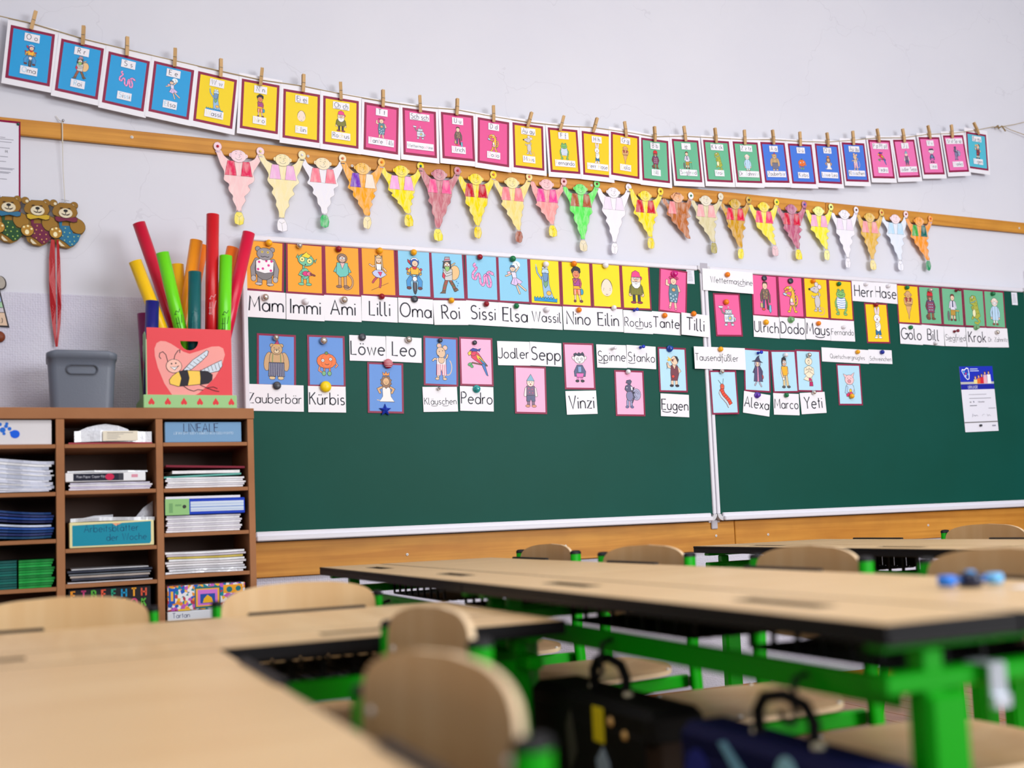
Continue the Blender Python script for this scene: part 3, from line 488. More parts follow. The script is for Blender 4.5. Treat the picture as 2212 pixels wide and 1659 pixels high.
def d_yeti(d):
    T = (246, 232, 206); d.M([(4, 36), (5, 18)], 8, T); d.G([(0, 24), (10, 24), (11, 12), (-1, 12)], (190, 30, 100)); d.M([(-6, 38), (-14, 34), (2, 28)], 8, T); d.G([(-2, 34), (6, 32), (8, 26), (-2, 26)], (200, 36, 110))
    d.E(0, 50, 14, 16, T); d.M([(-12, 58), (-14, 48), (-2, 54)], 6, T); d.M([(12, 58), (14, 48), (2, 54)], 6, T); d.G([(-2, 60), (2, 60), (3, 50), (-3, 50)], T); d.E(0, 78, 11, 10, T); d.face(0, 77, 8); d.dots([(0, 80)], 1.6, K)
def d_schwein(d):
    P_ = (246, 200, 204); d.M([(10, 48), (13, 30)], 6, (170, 206, 236)); d.E(0, 42, 14, 14, (190, 220, 244)); d.M([(-10, 46), (-14, 32), (-4, 28)], 6, (170, 206, 236)); d.G([(-14, 26), (-4, 32), (-2, 22), (-12, 20)], (220, 50, 110)); d.E(2, 36, 4, 5, (250, 200, 60)); d.E(3, 28, 5, 5, (220, 70, 110))
    d.E(0, 66, 15, 13, P_); d.G([(-14, 70), (-20, 82), (-8, 78)], P_); d.G([(12, 72), (18, 86), (6, 79)], P_); d.E(-1, 62, 5, 4, (240, 160, 170)); d.dots([(-3, 62), (1, 62)], 1, K); d.dots([(-6, 70), (5, 70)], 1.2, K)
# key: (function, board colour, garland colour, letters, name on the garland sheet, what the picture shows)
OR = (248, 166, 40); LB = (140, 205, 238); YE = (250, 222, 10); PK = (244, 96, 158); AY = (255, 205, 12); GN = (112, 186, 144); BL = (96, 146, 220); LP = (246, 180, 216); PB = (182, 224, 244)
gLB = (30, 158, 222); gYE = (244, 212, 8); gPK = (228, 80, 148); gAY = (255, 204, 8); gGN = (104, 184, 146); gBL = (70, 122, 222); gLP = (238, 118, 182); gEU = (84, 190, 214)
CH = {
 'mam': (d_mam, OR, None, '', '', 'a big grey creature in a pink dotted shirt'), 'immi': (d_immi, OR, None, '', '', 'a green goblin with a pink guitar'), 'ami': (d_ami, OR, None, '', '', 'a monkey in a teal jacket'),
 'lilli': (d_lilli, OR, None, '', '', 'a tightrope dancer in a tutu'), 'oma': (d_oma, LB, gLB, 'O o', '[O]ma', 'a motorcyclist in a blue helmet'), 'roi': (d_roi, LB, gLB, 'R r', '[R]oi', 'a robber carrying a sack'),
 'sissi': (d_sissi, LB, gLB, 'S s', '[S]i[ss]i', 'a pink spotted snake'), 'elsa': (d_elsa, LB, gLB, 'E e', '[E]lsa', 'a fairy in a skirt with a wand'), 'wassil': (d_wassil, YE, gYE, 'W w', '[W]assil', 'a blue sea spirit on waves'),
 'nino': (d_nino, YE, gYE, 'N n', '[N]i[n]o', 'a black-haired boy with a blue bag'), 'eilin': (d_eilin, YE, gYE, '~Ei~ ~ei~', '[Ei]lin', 'a pale egg with a face'), 'rochus': (d_rochus, YE, gYE, '~Ch~ ~ch~', 'Ro[ch]us', 'a bearded dwarf in a pink cap'),
 'tilli': (d_tilli, PK, gPK, 'T t', '[T]an[t]e [T]illi', 'a waving woman in a dotted dress'), 'wetter': (d_wetter, PK, gPK, '~Sch~ ~sch~', 'Wetterma[sch]ine', 'a white robot machine'), 'ulrich': (d_ulrich, PK, gPK, 'U u', '[U]lrich', 'a man holding a bucket and shovel'),
 'dodo': (d_dodo, PK, gPK, 'D d', '[D]o[d]o', 'a yellow dragon'), 'maus': (d_maus, AY, gAY, '~Au~ ~au~', 'M[au]s', 'a grey mouse with a long tail'), 'fernando': (d_fernando, AY, gAY, 'F f', '[F]ernando', 'a frog in a striped shirt'),
 'hase': (d_hase, AY, gAY, 'H h', '[H]err [H]ase', 'a white rabbit in blue shorts'), 'golo': (d_golo, AY, gAY, 'G g', '[G]olo', 'a genie with crossed arms'), 'bill': (d_bill, GN, gGN, 'B b', '[B]ill', 'a beaver in a checked shirt and red cap'),
 'siegfried': (d_siegfried, GN, gGN, '_ie_', 'S[ie]gfr[ie]d', 'a man in a tie beside a table'), 'krok': (d_krok, GN, gGN, 'K k ck', '[K]ro[k]', 'a green spotted crocodile'), 'zahnritz': (d_zahnritz, GN, gGN, 'Z z tz', 'Dr. [Z]ahnri[tz]', 'a grinning dentist in a white coat'),
 'zauberbaer': (d_zauberbaer, BL, gBL, 'Ä ä', 'Zauberb[ä]r', 'a bear in striped trousers'), 'kuerbis': (d_kuerbis, BL, gBL, 'Ü ü', 'K[ü]rbis', 'a walking orange pumpkin'), 'loewe': (d_loewe, BL, gBL, 'Ö ö', 'L[ö]we Leo', 'a crowned lion'),
 'klaeuschen': (d_klaeuschen, BL, gBL, '~Äu~ ~äu~', 'Kl[äu]schen', 'a mouse in striped dungarees'), 'pedro': (d_pedro, LP, gLP, 'P p Pf pf', '[P]edro', 'a red parrot on a branch'), 'sepp': (d_sepp, LP, gLP, 'J j', '[J]odler Sepp', 'a man in a pointed blue hat'),
 'vinzi': (d_vinzi, LP, gLP, 'V v', '[V]inzi', 'a little vampire with big ears'), 'stanko': (d_stanko, LP, gLP, 'St st Sp sp', '[St]anko', 'a dark spider figure with a round web'), 'eugen': (d_eugen, PB, gEU, '~Eu~ ~eu~', '[Eu]gen', 'a fire breather in dark shorts'),
 'tausend': (d_tausend, PB, None, '', '', 'a red centipede'), 'alexa': (d_alexa, PB, None, '', '', 'a witch in a pointed hat'), 'marco': (d_marco, PB, None, '', '', 'a man in a yellow shirt'), 'yeti': (d_yeti, PB, None, '', '', 'a cream yeti on one leg'), 'schwein': (d_schwein, PB, None, '', '', 'a pink pig with a doll')}
# ------------------------------------------------------------------ where things hang (metres on the wall)
PIC = [('mam', 0.814, 1.873, -0.037), ('immi', 0.970, 1.870, -0.015), ('ami', 1.120, 1.871, -0.003), ('lilli', 1.270, 1.876, 0.007), ('oma', 1.421, 1.877, -0.001), ('roi', 1.568, 1.875, 0.023), ('sissi', 1.721, 1.878, -0.005), ('elsa', 1.867, 1.876, 0.000), ('wassil', 2.015, 1.873, -0.007), ('nino', 2.167, 1.872, -0.008), ('eilin', 2.318, 1.872, -0.001), ('rochus', 2.468, 1.872, 0.005), ('tilli', 2.663, 1.865, -0.084), ('wetter', 2.957, 1.767, 0.024), ('ulrich', 3.175, 1.869, -0.022), ('dodo', 3.329, 1.870, 0.006), ('maus', 3.481, 1.870, -0.008), ('fernando', 3.632, 1.868, -0.011), ('hase', 3.855, 1.761, 0.016), ('golo', 4.068, 1.866, -0.006), ('bill', 4.215, 1.866, 0.006), ('siegfried', 4.370, 1.866, -0.014), ('krok', 4.522, 1.866, -0.009), ('zahnritz', 4.668, 1.865, -0.012), ('zauberbaer', 0.851, 1.505, -0.021), ('kuerbis', 1.046, 1.506, -0.007), ('loewe', 1.284, 1.403, -0.019), ('klaeuschen', 1.524, 1.516, -0.026), ('pedro', 1.681, 1.518, -0.010), ('sepp', 1.924, 1.402, -0.016), ('vinzi', 2.163, 1.509, 0.003), ('stanko', 2.409, 1.393, -0.010), ('eugen', 2.638, 1.502, -0.008), ('tausend', 2.904, 1.401, 0.018), ('alexa', 3.104, 1.508, -0.037), ('marco', 3.262, 1.506, 0.024), ('yeti', 3.409, 1.512, -0.005), ('schwein', 3.652, 1.448, 0.003)]
WRD = [('Mam', 0.816, 1.720, 0.150, 0.102, -0.021), ('Immi', 0.968, 1.716, 0.150, 0.105, -0.016), ('Ami', 1.118, 1.718, 0.151, 0.102, -0.005), ('Lilli', 1.269, 1.722, 0.150, 0.102, -0.017), ('Oma', 1.422, 1.721, 0.151, 0.103, -0.014), ('Roi', 1.574, 1.720, 0.149, 0.104, 0.031), ('Sissi', 1.719, 1.723, 0.149, 0.103, -0.019), ('Elsa', 1.866, 1.720, 0.144, 0.102, -0.026), ('Wassil', 2.015, 1.718, 0.151, 0.100, -0.014), ('Nino', 2.169, 1.718, 0.150, 0.102, -0.001), ('Eilin', 2.317, 1.718, 0.152, 0.102, -0.005), ('Rochus', 2.469, 1.714, 0.150, 0.105, -0.012), ('Tante', 2.617, 1.714, 0.143, 0.100, -0.030), ('Tilli', 2.765, 1.710, 0.153, 0.100, -0.056), ('Wettermaschine', 2.960, 1.924, 0.283, 0.102, -0.017), ('Ulrich', 3.172, 1.717, 0.153, 0.097, -0.029), ('Dodo', 3.325, 1.716, 0.147, 0.099, -0.021), ('Maus', 3.478, 1.716, 0.149, 0.101, -0.022), ('Fernando', 3.629, 1.714, 0.149, 0.103, 0.003), ('Herr', 3.780, 1.917, 0.141, 0.100, -0.017), ('Hase', 3.922, 1.917, 0.145, 0.099, -0.024), ('Golo', 4.071, 1.711, 0.150, 0.103, -0.017), ('Bill', 4.219, 1.711, 0.149, 0.101, -0.035), ('Siegfried', 4.371, 1.709, 0.148, 0.102, 0.003), ('Krok', 4.525, 1.710, 0.152, 0.101, 0.017), ('Dr. Zahnritz', 4.673, 1.712, 0.143, 0.101, 0.025), ('Zauberbär', 0.842, 1.359, 0.220, 0.102, -0.015), ('Kürbis', 1.044, 1.355, 0.149, 0.095, -0.009), ('Löwe', 1.215, 1.561, 0.150, 0.102, -0.007), ('Leo', 1.366, 1.560, 0.150, 0.103, -0.023), ('Kläuschen', 1.515, 1.359, 0.150, 0.101, 0.015), ('Pedro', 1.676, 1.362, 0.152, 0.103, -0.021), ('Jodler', 1.853, 1.557, 0.150, 0.102, 0.005), ('Sepp', 2.003, 1.557, 0.150, 0.104, -0.022), ('Vinzi', 2.165, 1.350, 0.151, 0.104, 0.029), ('Spinne', 2.325, 1.556, 0.150, 0.103, 0.000), ('Stanko', 2.477, 1.556, 0.151, 0.106, -0.028), ('Eugen', 2.639, 1.340, 0.152, 0.104, -0.037), ('Tausendfüßler', 2.891, 1.559, 0.282, 0.104, -0.003), ('Alexa', 3.089, 1.350, 0.149, 0.103, -0.126), ('Marco', 3.261, 1.349, 0.150, 0.103, -0.021), ('Yeti', 3.420, 1.356, 0.149, 0.105, 0.049), ('Quietschvergnügtes', 3.637, 1.591, 0.292, 0.069, -0.021), ('Schweinchen', 3.858, 1.591, 0.151, 0.070, -0.005), ('_urkunde', 4.507, 1.385, 0.242, 0.347, 0.013), ('_lab1', 2.762, 1.938, 0.042, 0.068, 0.003), ('_lab2', 4.823, 1.930, 0.043, 0.069, -0.017)]
GAR = [('oma', -0.009, 2.598, 0.174, 0.249, -0.097), ('roi', 0.156, 2.570, 0.167, 0.247, -0.120), ('sissi', 0.317, 2.544, 0.164, 0.247, -0.129), ('elsa', 0.479, 2.530, 0.162, 0.240, -0.119), ('wassil', 0.641, 2.514, 0.172, 0.236, -0.113), ('nino', 0.811, 2.509, 0.172, 0.244, -0.061), ('eilin', 0.974, 2.490, 0.154, 0.244, -0.044), ('rochus', 1.134, 2.482, 0.171, 0.247, -0.037), ('tilli', 1.304, 2.477, 0.167, 0.247, -0.050), ('wetter', 1.470, 2.476, 0.165, 0.247, -0.012), ('ulrich', 1.640, 2.478, 0.172, 0.244, 0.000), ('dodo', 1.802, 2.471, 0.151, 0.231, -0.045), ('maus', 1.969, 2.471, 0.169, 0.240, -0.013), ('fernando', 2.142, 2.470, 0.168, 0.241, 0.025), ('hase', 2.306, 2.470, 0.147, 0.245, -0.009), ('golo', 2.451, 2.480, 0.169, 0.243, -0.047), ('bill', 2.612, 2.474, 0.159, 0.232, -0.009), ('siegfried', 2.784, 2.490, 0.173, 0.243, 0.049), ('krok', 2.957, 2.504, 0.163, 0.240, 0.053), ('zahnritz', 3.125, 2.515, 0.171, 0.242, 0.064), ('zauberbaer', 3.291, 2.532, 0.160, 0.243, 0.075), ('kuerbis', 3.454, 2.541, 0.167, 0.240, 0.065), ('loewe', 3.618, 2.557, 0.165, 0.244, 0.051), ('klaeuschen', 3.790, 2.582, 0.165, 0.245, 0.067), ('pedro', 3.967, 2.617, 0.173, 0.241, 0.078), ('sepp', 4.136, 2.637, 0.167, 0.243, 0.116), ('vinzi', 4.310, 2.669, 0.169, 0.242, 0.102), ('stanko', 4.483, 2.698, 0.168, 0.245, 0.123), ('eugen', 4.643, 2.729, 0.159, 0.240, -0.010)]
MG = [(0.83, 1.961, 'Y', 0.0133), (0.949, 1.958, 'S', 0.0115), (1.105, 1.955, 'R', 0.0126), (1.275, 1.96, 'Y', 0.0128), (1.419, 1.962, 'Y', 0.013), (0.812, 1.747, 'S', 0.0136), (0.968, 1.738, 'W', 0.0128), (1.122, 1.751, 'S', 0.0145), (1.277, 1.772, 'R', 0.0123), (1.417, 1.769, 'K', 0.0139), (0.849, 1.591, 'S', 0.0117), (1.035, 1.585, 'S', 0.0152), (1.192, 1.605, 'K', 0.0145), (1.385, 1.6, 'S', 0.0143), (1.295, 1.5, 'T', 0.0194), (0.849, 1.406, 'K', 0.0153), (1.038, 1.404, 'L', 0.0222), (1.278, 1.313, 'X', 0.0241), (1.711, 1.961, 'R', 0.012), (1.863, 1.963, 'G', 0.0131), (2.018, 1.948, 'W', 0.0133), (2.155, 1.959, 'O', 0.0124), (2.312, 1.961, 'W', 0.0136), (1.576, 1.77, 'Y', 0.0122), (1.732, 1.762, 'R', 0.0119), (1.87, 1.759, 'G', 0.0116), (2.013, 1.75, 'W', 0.0127), (2.169, 1.755, 'O', 0.0119), (1.522, 1.602, 'K', 0.0093), (1.674, 1.597, 'K', 0.0094), (1.508, 1.402, 'S', 0.0073), (1.675, 1.403, 'C', 0.0163), (2.344, 1.772, 'W', 0.0116), (2.45, 1.766, 'b', 0.0094), (2.67, 1.943, 'P', 0.0154), (2.605, 1.748, 'O', 0.0123), (2.754, 1.76, 'O', 0.0125), (2.953, 1.953, 'O', 0.0123), (2.945, 1.825, 'O', 0.0132), (3.173, 1.951, 'K', 0.013), (3.327, 1.946, 'K', 0.0137), (3.165, 1.738, 'Y', 0.0134), (3.314, 1.756, 'g', 0.0161), (2.329, 1.589, 'w', 0.0092), (2.473, 1.599, 'b', 0.0093), (2.4, 1.487, 'W', 0.0111), (2.624, 1.597, 'B', 0.0151), (2.891, 1.6, 'Y', 0.0121), (2.891, 1.496, 'S', 0.0106), (3.112, 1.59, 'b', 0.0098), (3.268, 1.584, 'W', 0.0109), (3.091, 1.39, 'V', 0.0146), (3.258, 1.391, 'G', 0.0109), (3.461, 1.951, 'O', 0.0106), (3.619, 1.946, 'G', 0.0108), (3.79, 1.953, 'W', 0.0098), (3.934, 1.951, 'W', 0.0099), (4.058, 1.95, 'G', 0.0111), (4.214, 1.944, 'S', 0.0112), (4.397, 1.952, 'r', 0.0103), (4.655, 1.947, 'G', 0.0116), (3.477, 1.744, 'O', 0.0116), (3.631, 1.731, 'W', 0.0096), (3.845, 1.851, 'R', 0.0109), (4.063, 1.745, 'G', 0.011), (4.224, 1.67, 'W', 0.01), (4.363, 1.735, 'r', 0.0102), (4.517, 1.761, 'g', 0.0143), (4.664, 1.74, 'S', 0.0115), (3.407, 1.587, 'S', 0.0115), (3.421, 1.406, 'S', 0.0104), (3.708, 1.61, 'Y', 0.0107), (3.864, 1.613, 'D', 0.0108), (3.653, 1.39, 'Y', 0.0122), (4.499, 1.245, 'K', 0.0062)]
PG = [(0.01, 2.762, -0.006, 2.691), (0.171, 2.731, 0.167, 2.659), (0.322, 2.711, 0.32, 2.641), (0.494, 2.692, 0.491, 2.622), (0.663, 2.675, 0.661, 2.604), (0.821, 2.659, 0.813, 2.59), (0.984, 2.656, 0.981, 2.586), (1.134, 2.643, 1.135, 2.574), (1.312, 2.634, 1.31, 2.565), (1.471, 2.631, 1.472, 2.561), (1.639, 2.638, 1.634, 2.569), (1.804, 2.628, 1.803, 2.558), (1.984, 2.619, 1.963, 2.555), (2.141, 2.621, 2.121, 2.557), (2.309, 2.634, 2.286, 2.566), (2.45, 2.632, 2.457, 2.564), (2.607, 2.627, 2.608, 2.558), (2.768, 2.645, 2.775, 2.581), (2.941, 2.657, 2.946, 2.59), (3.11, 2.667, 3.111, 2.599), (3.277, 2.685, 3.281, 2.619), (3.442, 2.696, 3.442, 2.626), (3.611, 2.709, 3.616, 2.642), (3.777, 2.737, 3.779, 2.668), (3.938, 2.766, 3.948, 2.7), (4.11, 2.785, 4.119, 2.719), (4.287, 2.823, 4.299, 2.758), (4.453, 2.845, 4.456, 2.78), (4.619, 2.877, 4.65, 2.821)]
FG = [(0.648, 2.335, 0.811, 2.332, 0.726, 2.305, 0.724, 2.037), (0.811, 2.332, 0.975, 2.334, 0.897, 2.306, 0.888, 2.023), (0.975, 2.334, 1.14, 2.337, 1.058, 2.308, 1.06, 2.052), (1.14, 2.337, 1.303, 2.337, 1.221, 2.303, 1.236, 2.059), (1.303, 2.332, 1.472, 2.338, 1.387, 2.309, 1.412, 2.082), (1.471, 2.343, 1.636, 2.334, 1.553, 2.309, 1.538, 2.03), (1.645, 2.323, 1.801, 2.333, 1.718, 2.306, 1.72, 2.054), (1.809, 2.319, 1.97, 2.339, 1.886, 2.305, 1.91, 2.048), (1.982, 2.331, 2.139, 2.334, 2.053, 2.313, 2.073, 2.086), (2.141, 2.321, 2.304, 2.338, 2.219, 2.306, 2.221, 2.03), (2.31, 2.331, 2.468, 2.338, 2.386, 2.306, 2.381, 2.028), (2.476, 2.343, 2.636, 2.333, 2.551, 2.305, 2.571, 2.065), (2.652, 2.311, 2.801, 2.327, 2.726, 2.313, 2.778, 2.072), (2.808, 2.317, 2.968, 2.338, 2.881, 2.311, 2.914, 2.065), (2.972, 2.317, 3.129, 2.335, 3.047, 2.309, 3.067, 2.048), (3.137, 2.324, 3.293, 2.338, 3.213, 2.308, 3.267, 2.075), (3.301, 2.323, 3.461, 2.34, 3.379, 2.311, 3.407, 2.066), (3.474, 2.326, 3.625, 2.341, 3.545, 2.314, 3.582, 2.074), (3.633, 2.324, 3.786, 2.339, 3.707, 2.31, 3.713, 2.042), (3.796, 2.326, 3.951, 2.339, 3.868, 2.307, 3.871, 2.042), (3.954, 2.331, 4.114, 2.343, 4.039, 2.313, 4.055, 2.049), (4.118, 2.333, 4.28, 2.332, 4.198, 2.312, 4.244, 2.06)]
# ------------------------------------------------------------------ room
def wallmat():
    m = mat('wall_paint', (222, 222, 231), 0.85, spec=0.2, noise=(1.3, (213, 213, 225), 0.5), bump=(14, 0.12)); nt = m.node_tree; N = nt.nodes; L = nt.links
    if 'vor' in N: return m
    b = N['Principled BSDF']; base = b.inputs['Base Color'].links[0].from_socket; tc = [n for n in N if n.type == 'TEX_COORD'][0]
    ns = N.new('ShaderNodeTexNoise'); ns.inputs['Scale'].default_value = 3.0; ns.inputs['Detail'].default_value = 4
    L.new(tc.outputs['Object'], ns.inputs['Vector']); mx = N.new('ShaderNodeMixRGB'); mx.inputs[0].default_value = 0.35
    L.new(tc.outputs['Object'], mx.inputs[1]); L.new(ns.outputs['Color'], mx.inputs[2])
    v = N.new('ShaderNodeTexVoronoi'); v.name = 'vor'; v.feature = 'DISTANCE_TO_EDGE'; v.inputs['Scale'].default_value = 2.1; L.new(mx.outputs[0], v.inputs['Vector'])
    lt = N.new('ShaderNodeMath'); lt.operation = 'LESS_THAN'; lt.inputs[1].default_value = 0.0022; L.new(v.outputs['Distance'], lt.inputs[0])
    n2 = N.new('ShaderNodeTexNoise'); n2.inputs['Scale'].default_value = 1.1; L.new(tc.outputs['Object'], n2.inputs['Vector'])
    g = N.new('ShaderNodeMath'); g.operation = 'GREATER_THAN'; g.inputs[1].default_value = 0.5; L.new(n2.outputs['Fac'], g.inputs[0])
    mu = N.new('ShaderNodeMath'); mu.operation = 'MULTIPLY'; L.new(lt.outputs[0], mu.inputs[0]); L.new(g.outputs[0], mu.inputs[1])
    m2 = N.new('ShaderNodeMath'); m2.operation = 'MULTIPLY'; m2.inputs[1].default_value = 0.16; L.new(mu.outputs[0], m2.inputs[0])
    fx = N.new('ShaderNodeMixRGB'); L.new(m2.outputs[0], fx.inputs[0]); L.new(base, fx.inputs[1]); fx.inputs[2].default_value = lin((168, 164, 176)); L.new(fx.outputs[0], b.inputs['Base Color'])
    return m
WALLM = wallmat()
def dadomat():
    m = mat('textured_wallpaper', (214, 212, 226), 0.8, spec=0.25, noise=(5, (192, 188, 212), 0.4)); nt = m.node_tree; N = nt.nodes; L = nt.links; b = N['Principled BSDF']
    tc = [n for n in N if n.type == 'TEX_COORD'][0]; base = b.inputs['Base Color'].links[0].from_socket
    v = N.new('ShaderNodeTexVoronoi'); v.inputs['Scale'].default_value = 120; v.inputs['Randomness'].default_value = 0.35; L.new(tc.outputs['Object'], v.inputs['Vector'])
    bp = N.new('ShaderNodeBump'); bp.inputs['Strength'].default_value = 0.7; bp.inputs['Distance'].default_value = 0.003; L.new(v.outputs['Distance'], bp.inputs['Height']); L.new(bp.outputs[0], b.inputs['Normal'])
    mt = N.new('ShaderNodeMapRange'); mt.inputs['From Min'].default_value = .0; mt.inputs['From Max'].default_value = .22; mt.inputs['To Min'].default_value = .22; mt.inputs['To Max'].default_value = 0.0
    L.new(v.outputs['Distance'], mt.inputs['Value']); mx = N.new('ShaderNodeMixRGB'); L.new(mt.outputs[0], mx.inputs[0]); L.new(base, mx.inputs[1]); mx.inputs[2].default_value = lin((150, 146, 172)); L.new(mx.outputs[0], b.inputs['Base Color'])
    return m
DADO = dadomat()
XL, XR, YB, ZC = -4.6, 7.2, -8.0, 3.9
w = MB(); w.box(XL, XR, 0.0, 0.2, 0, ZC); struct(w.build('wall_front', WALLM))
w = MB(); w.box(XL - .2, XL, YB, 0.2, 0, ZC); struct(w.build('wall_left', WALLM))
w = MB(); w.box(XL, XR, YB, 0.2, ZC, ZC + .15); struct(w.build('ceiling', mat('ceiling_paint', (232, 231, 232), 0.9)))
fl = MB(); fl.box(XL, XR, YB, 0.2, -0.1, -0.012); fl = struct(fl.build('floor', mat('floor_underlay', (70, 42, 22), 0.6)))
FLOORM = mat('oak_parquet', (170, 114, 56), 0.35, spec=0.45, grain=((22, 1.6, 4), (136, 84, 40), 0.7), noise=(4, (150, 98, 50), 0.4))
pk = MB(); pk.box(-.0585, .0585, -.497, .497, -0.012, 0.0, b=0.0015); pk = pk.build('plank', FLOORM, fl); pk.location = (0.4, -.52, 0)
for i in range(41):
    for j in range(4):
        if i == 0 and j == 0: continue
        c = pk.copy(); COL.objects.link(c); c.location = (0.4 + i * .12, -.52 - j * 1.0 + (0.0, -.33, -.66)[i % 3] * (1 if j else 0) * .0 - (.0 if i % 2 else .0), 0); c.location.y -= 0.0
w = MB(); w.box(XL, XR, -0.004, -0.0005, 0, 1.735); struct(w.build('trim_3', DADO))
SKIRT = mat('skirting_wood', (168, 92, 26), 0.4, grain=((1.5, 20, 30), (120, 60, 16), 0.6))
w = MB(); w.box(XL, XR, -0.022, -0.004, 0, 0.066, b=0.004); struct(w.build('baseboard_front', SKIRT))
def screw(parent, x, y, z, name='screw'):
    s = MB(); s.lathe([(0.0062, 0.0), (0.0062, -0.0012), (0.0042, -0.002), (0.0018, -0.002)], 12, (214, 206, 200), 0, (0, 0, 0), 'y'); s.lathe([(0.0016, -0.0021), (0.0012, -0.0022)], 6, (40, 36, 36), 0, (0, 0, 0), 'y')
    return s.build(name, PLAST, parent, (x, y, z))
def rail(name, z0, z1, cuts, screws):
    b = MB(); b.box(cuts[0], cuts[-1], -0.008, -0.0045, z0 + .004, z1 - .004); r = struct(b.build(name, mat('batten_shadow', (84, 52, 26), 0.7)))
    for a, c in zip(cuts[:-1], cuts[1:]):
        q = MB(); q.box(a - (a + c) / 2 + .0015, c - (a + c) / 2 - .0015, -0.022, -0.008, z0, z1, b=0.003); q.build('rail_board', RAILW, r, ((a + c) / 2, 0, 0))
    for x, z in screws: screw(r, x, -0.0222, z)
    return r
rail('trim_1', 2.306, 2.366, [-1.4, 1.607, 3.6, 6.2], [(.336, 2.339), (1.0, 2.334), (1.65, 2.334), (2.28, 2.331), (4.93, 2.332), (1.18, 2.312)])
rail('trim_2', 0.676, 0.812, [-1.4, 2.945, 6.2], [(1.36, .735), (2.07, .735), (2.84, .745), (3.13, .738), (4.12, .742)])

# ------------------------------------------------------------------ chalkboards
def boardmat():
    m = mat('chalkboard_green', (2, 74, 62), 0.5, spec=0.16, noise=(1.6, (5, 82, 74), 0.5), bump=(60, 0.04)); return m
BOARD = boardmat()
def chalkboard(x0, x1, label):
    z0, z1 = 0.814, 1.99; r = empty('chalkboard', ((x0 + x1) / 2, 0, z0)); tag(r, label, 'chalkboard', None); cx = (x0 + x1) / 2
    hw = (x1 - x0) / 2; H = z1 - z0
    q = MB(); q.box(-hw + .012, hw - .012, -0.045, -0.024, .03, H - .012); q.build('writing_surface', BOARD, r)
    q = MB(); q.box(-hw + .02, hw - .02, -0.0235, -0.0225, -.004, H - .02, (60, 50, 48)); q.build('backing', PLAST, r)
    q = MB(); q.box(-hw + .03, hw - .03, -0.056, -0.024, 0.0, .036, b=.004); q.box(-hw + .03, hw - .03, -0.07, -0.05, 0.0, .02, b=.004); q.build('chalk_ledge', ALU, r)
    q = MB(); q.box(-hw + .03, hw - .03, -0.054, -0.024, H - .022, H, b=.004); q.build('top_frame', ALU, r)
    for s in (-1, 1):
        q = MB(); q.box(-.009, .009, -0.054, -0.024, .03, H - .03, b=.003); q.build('side_frame', ALU, r, (s * (hw - .009), 0, 0))
        for zz, sg in ((.03, -1), (H - .03, 1)):
            c = MB(); a0 = {(1, 1): 0, (-1, 1): 90, (-1, -1): 180, (1, -1): 270}[(s, sg)]
            o = arc(0, 0, .03, .03, a0, a0 + 90, 8); i = arc(0, 0, .012, .012, a0 + 90, a0, 6); c.prism(o + i, -0.0555, -0.024, (206, 204, 210)); c.build('frame_corner', PLAST, r, (s * (hw - .03), 0, zz))
    return r
chalkboard(0.727, 2.829, 'green chalkboard on the left, behind the shelf, covered with picture and word cards')
chalkboard(2.833, 4.917, 'green chalkboard on the right with the blue certificate on it')
q = MB(); q.box(-.017, .017, -.03, -.0225, -.03, .012, (188, 184, 194), b=.003); q.box(-.03, .03, -.026, -.0225, .0, .016, (206, 202, 212)); 
tag(q.build('board_bracket', PLAST, None, (2.831, -.0005, .806)), 'grey plastic bracket where the two chalkboards meet at the bottom', 'bracket')
q = MB(); q.box(-.02, .02, -.0568, -.0558, -.03, .018, (176, 172, 184)); q.build('x', PLAST).name = 'board_joint_cover'
o = bpy.data.objects['board_joint_cover']; o.location = (2.831, 0, 1.985); tag(o, 'grey joint cover at the top where the two chalkboards meet', 'joint cover')

# ------------------------------------------------------------------ cards on the boards
CW, CHH = 0.150, 0.204
YC = -0.0462
def sheet(w, h, t=0.0006, cols=None, curl=0.0, nx=6, margin=None):
    """thin sheet, origin in its middle, front face at y=-t; optional bow of the lower edge"""
    m = MB(); 
    V = []; nz = 5
    for i in range(nx + 1):
        for j in range(nz + 1):
            x = -w / 2 + w * i / nx; z = -h / 2 + h * j / nz; y = -t - curl * (1 - j / nz) ** 2
            V.append((x, y, z))
    F = [(i * (nz + 1) + j, (i + 1) * (nz + 1) + j, (i + 1) * (nz + 1) + j + 1, i * (nz + 1) + j + 1) for i in range(nx) for j in range(nz)]
    m.add(V, F, cols or (240, 238, 244)); n0 = len(V)
    m.add([(x, y + t * .9, z) for x, y, z in V], [f[::-1] for f in F], (240, 238, 244))
    rim = [i * (nz + 1) for i in range(nx + 1)] + [nx * (nz + 1) + j for j in range(1, nz + 1)] + [i * (nz + 1) + nz for i in range(nx - 1, -1, -1)] + [j for j in range(nz - 1, 0, -1)]
    k = len(rim); m.add([V[i] for i in rim] + [(V[i][0], V[i][1] + t * .9, V[i][2]) for i in rim], [(i, (i + 1) % k, k + (i + 1) % k, k + i) for i in range(k)], (236, 234, 240))
    return m
PICPOS = {}
def front(x, w): return -.0105 if x - w / 2 < 2.862 and x + w / 2 > 2.805 else 0.0     # cards that lie across the raised frames
SHO = {'ulrich': 'man with shovel', 'siegfried': 'man in tie', 'sepp': 'blue-hatted man', 'marco': 'yellow-shirted man', 'klaeuschen': 'mouse in dungarees'}
for k_, v_ in CH.items():
    if k_ not in SHO:
        t_ = v_[5].split(' ', 1)[1]
        for w_ in (' with', ' in ', ' carrying', ' holding', ' beside', ' on '): t_ = t_.split(w_)[0]
        SHO[k_] = t_
UNDER = {}
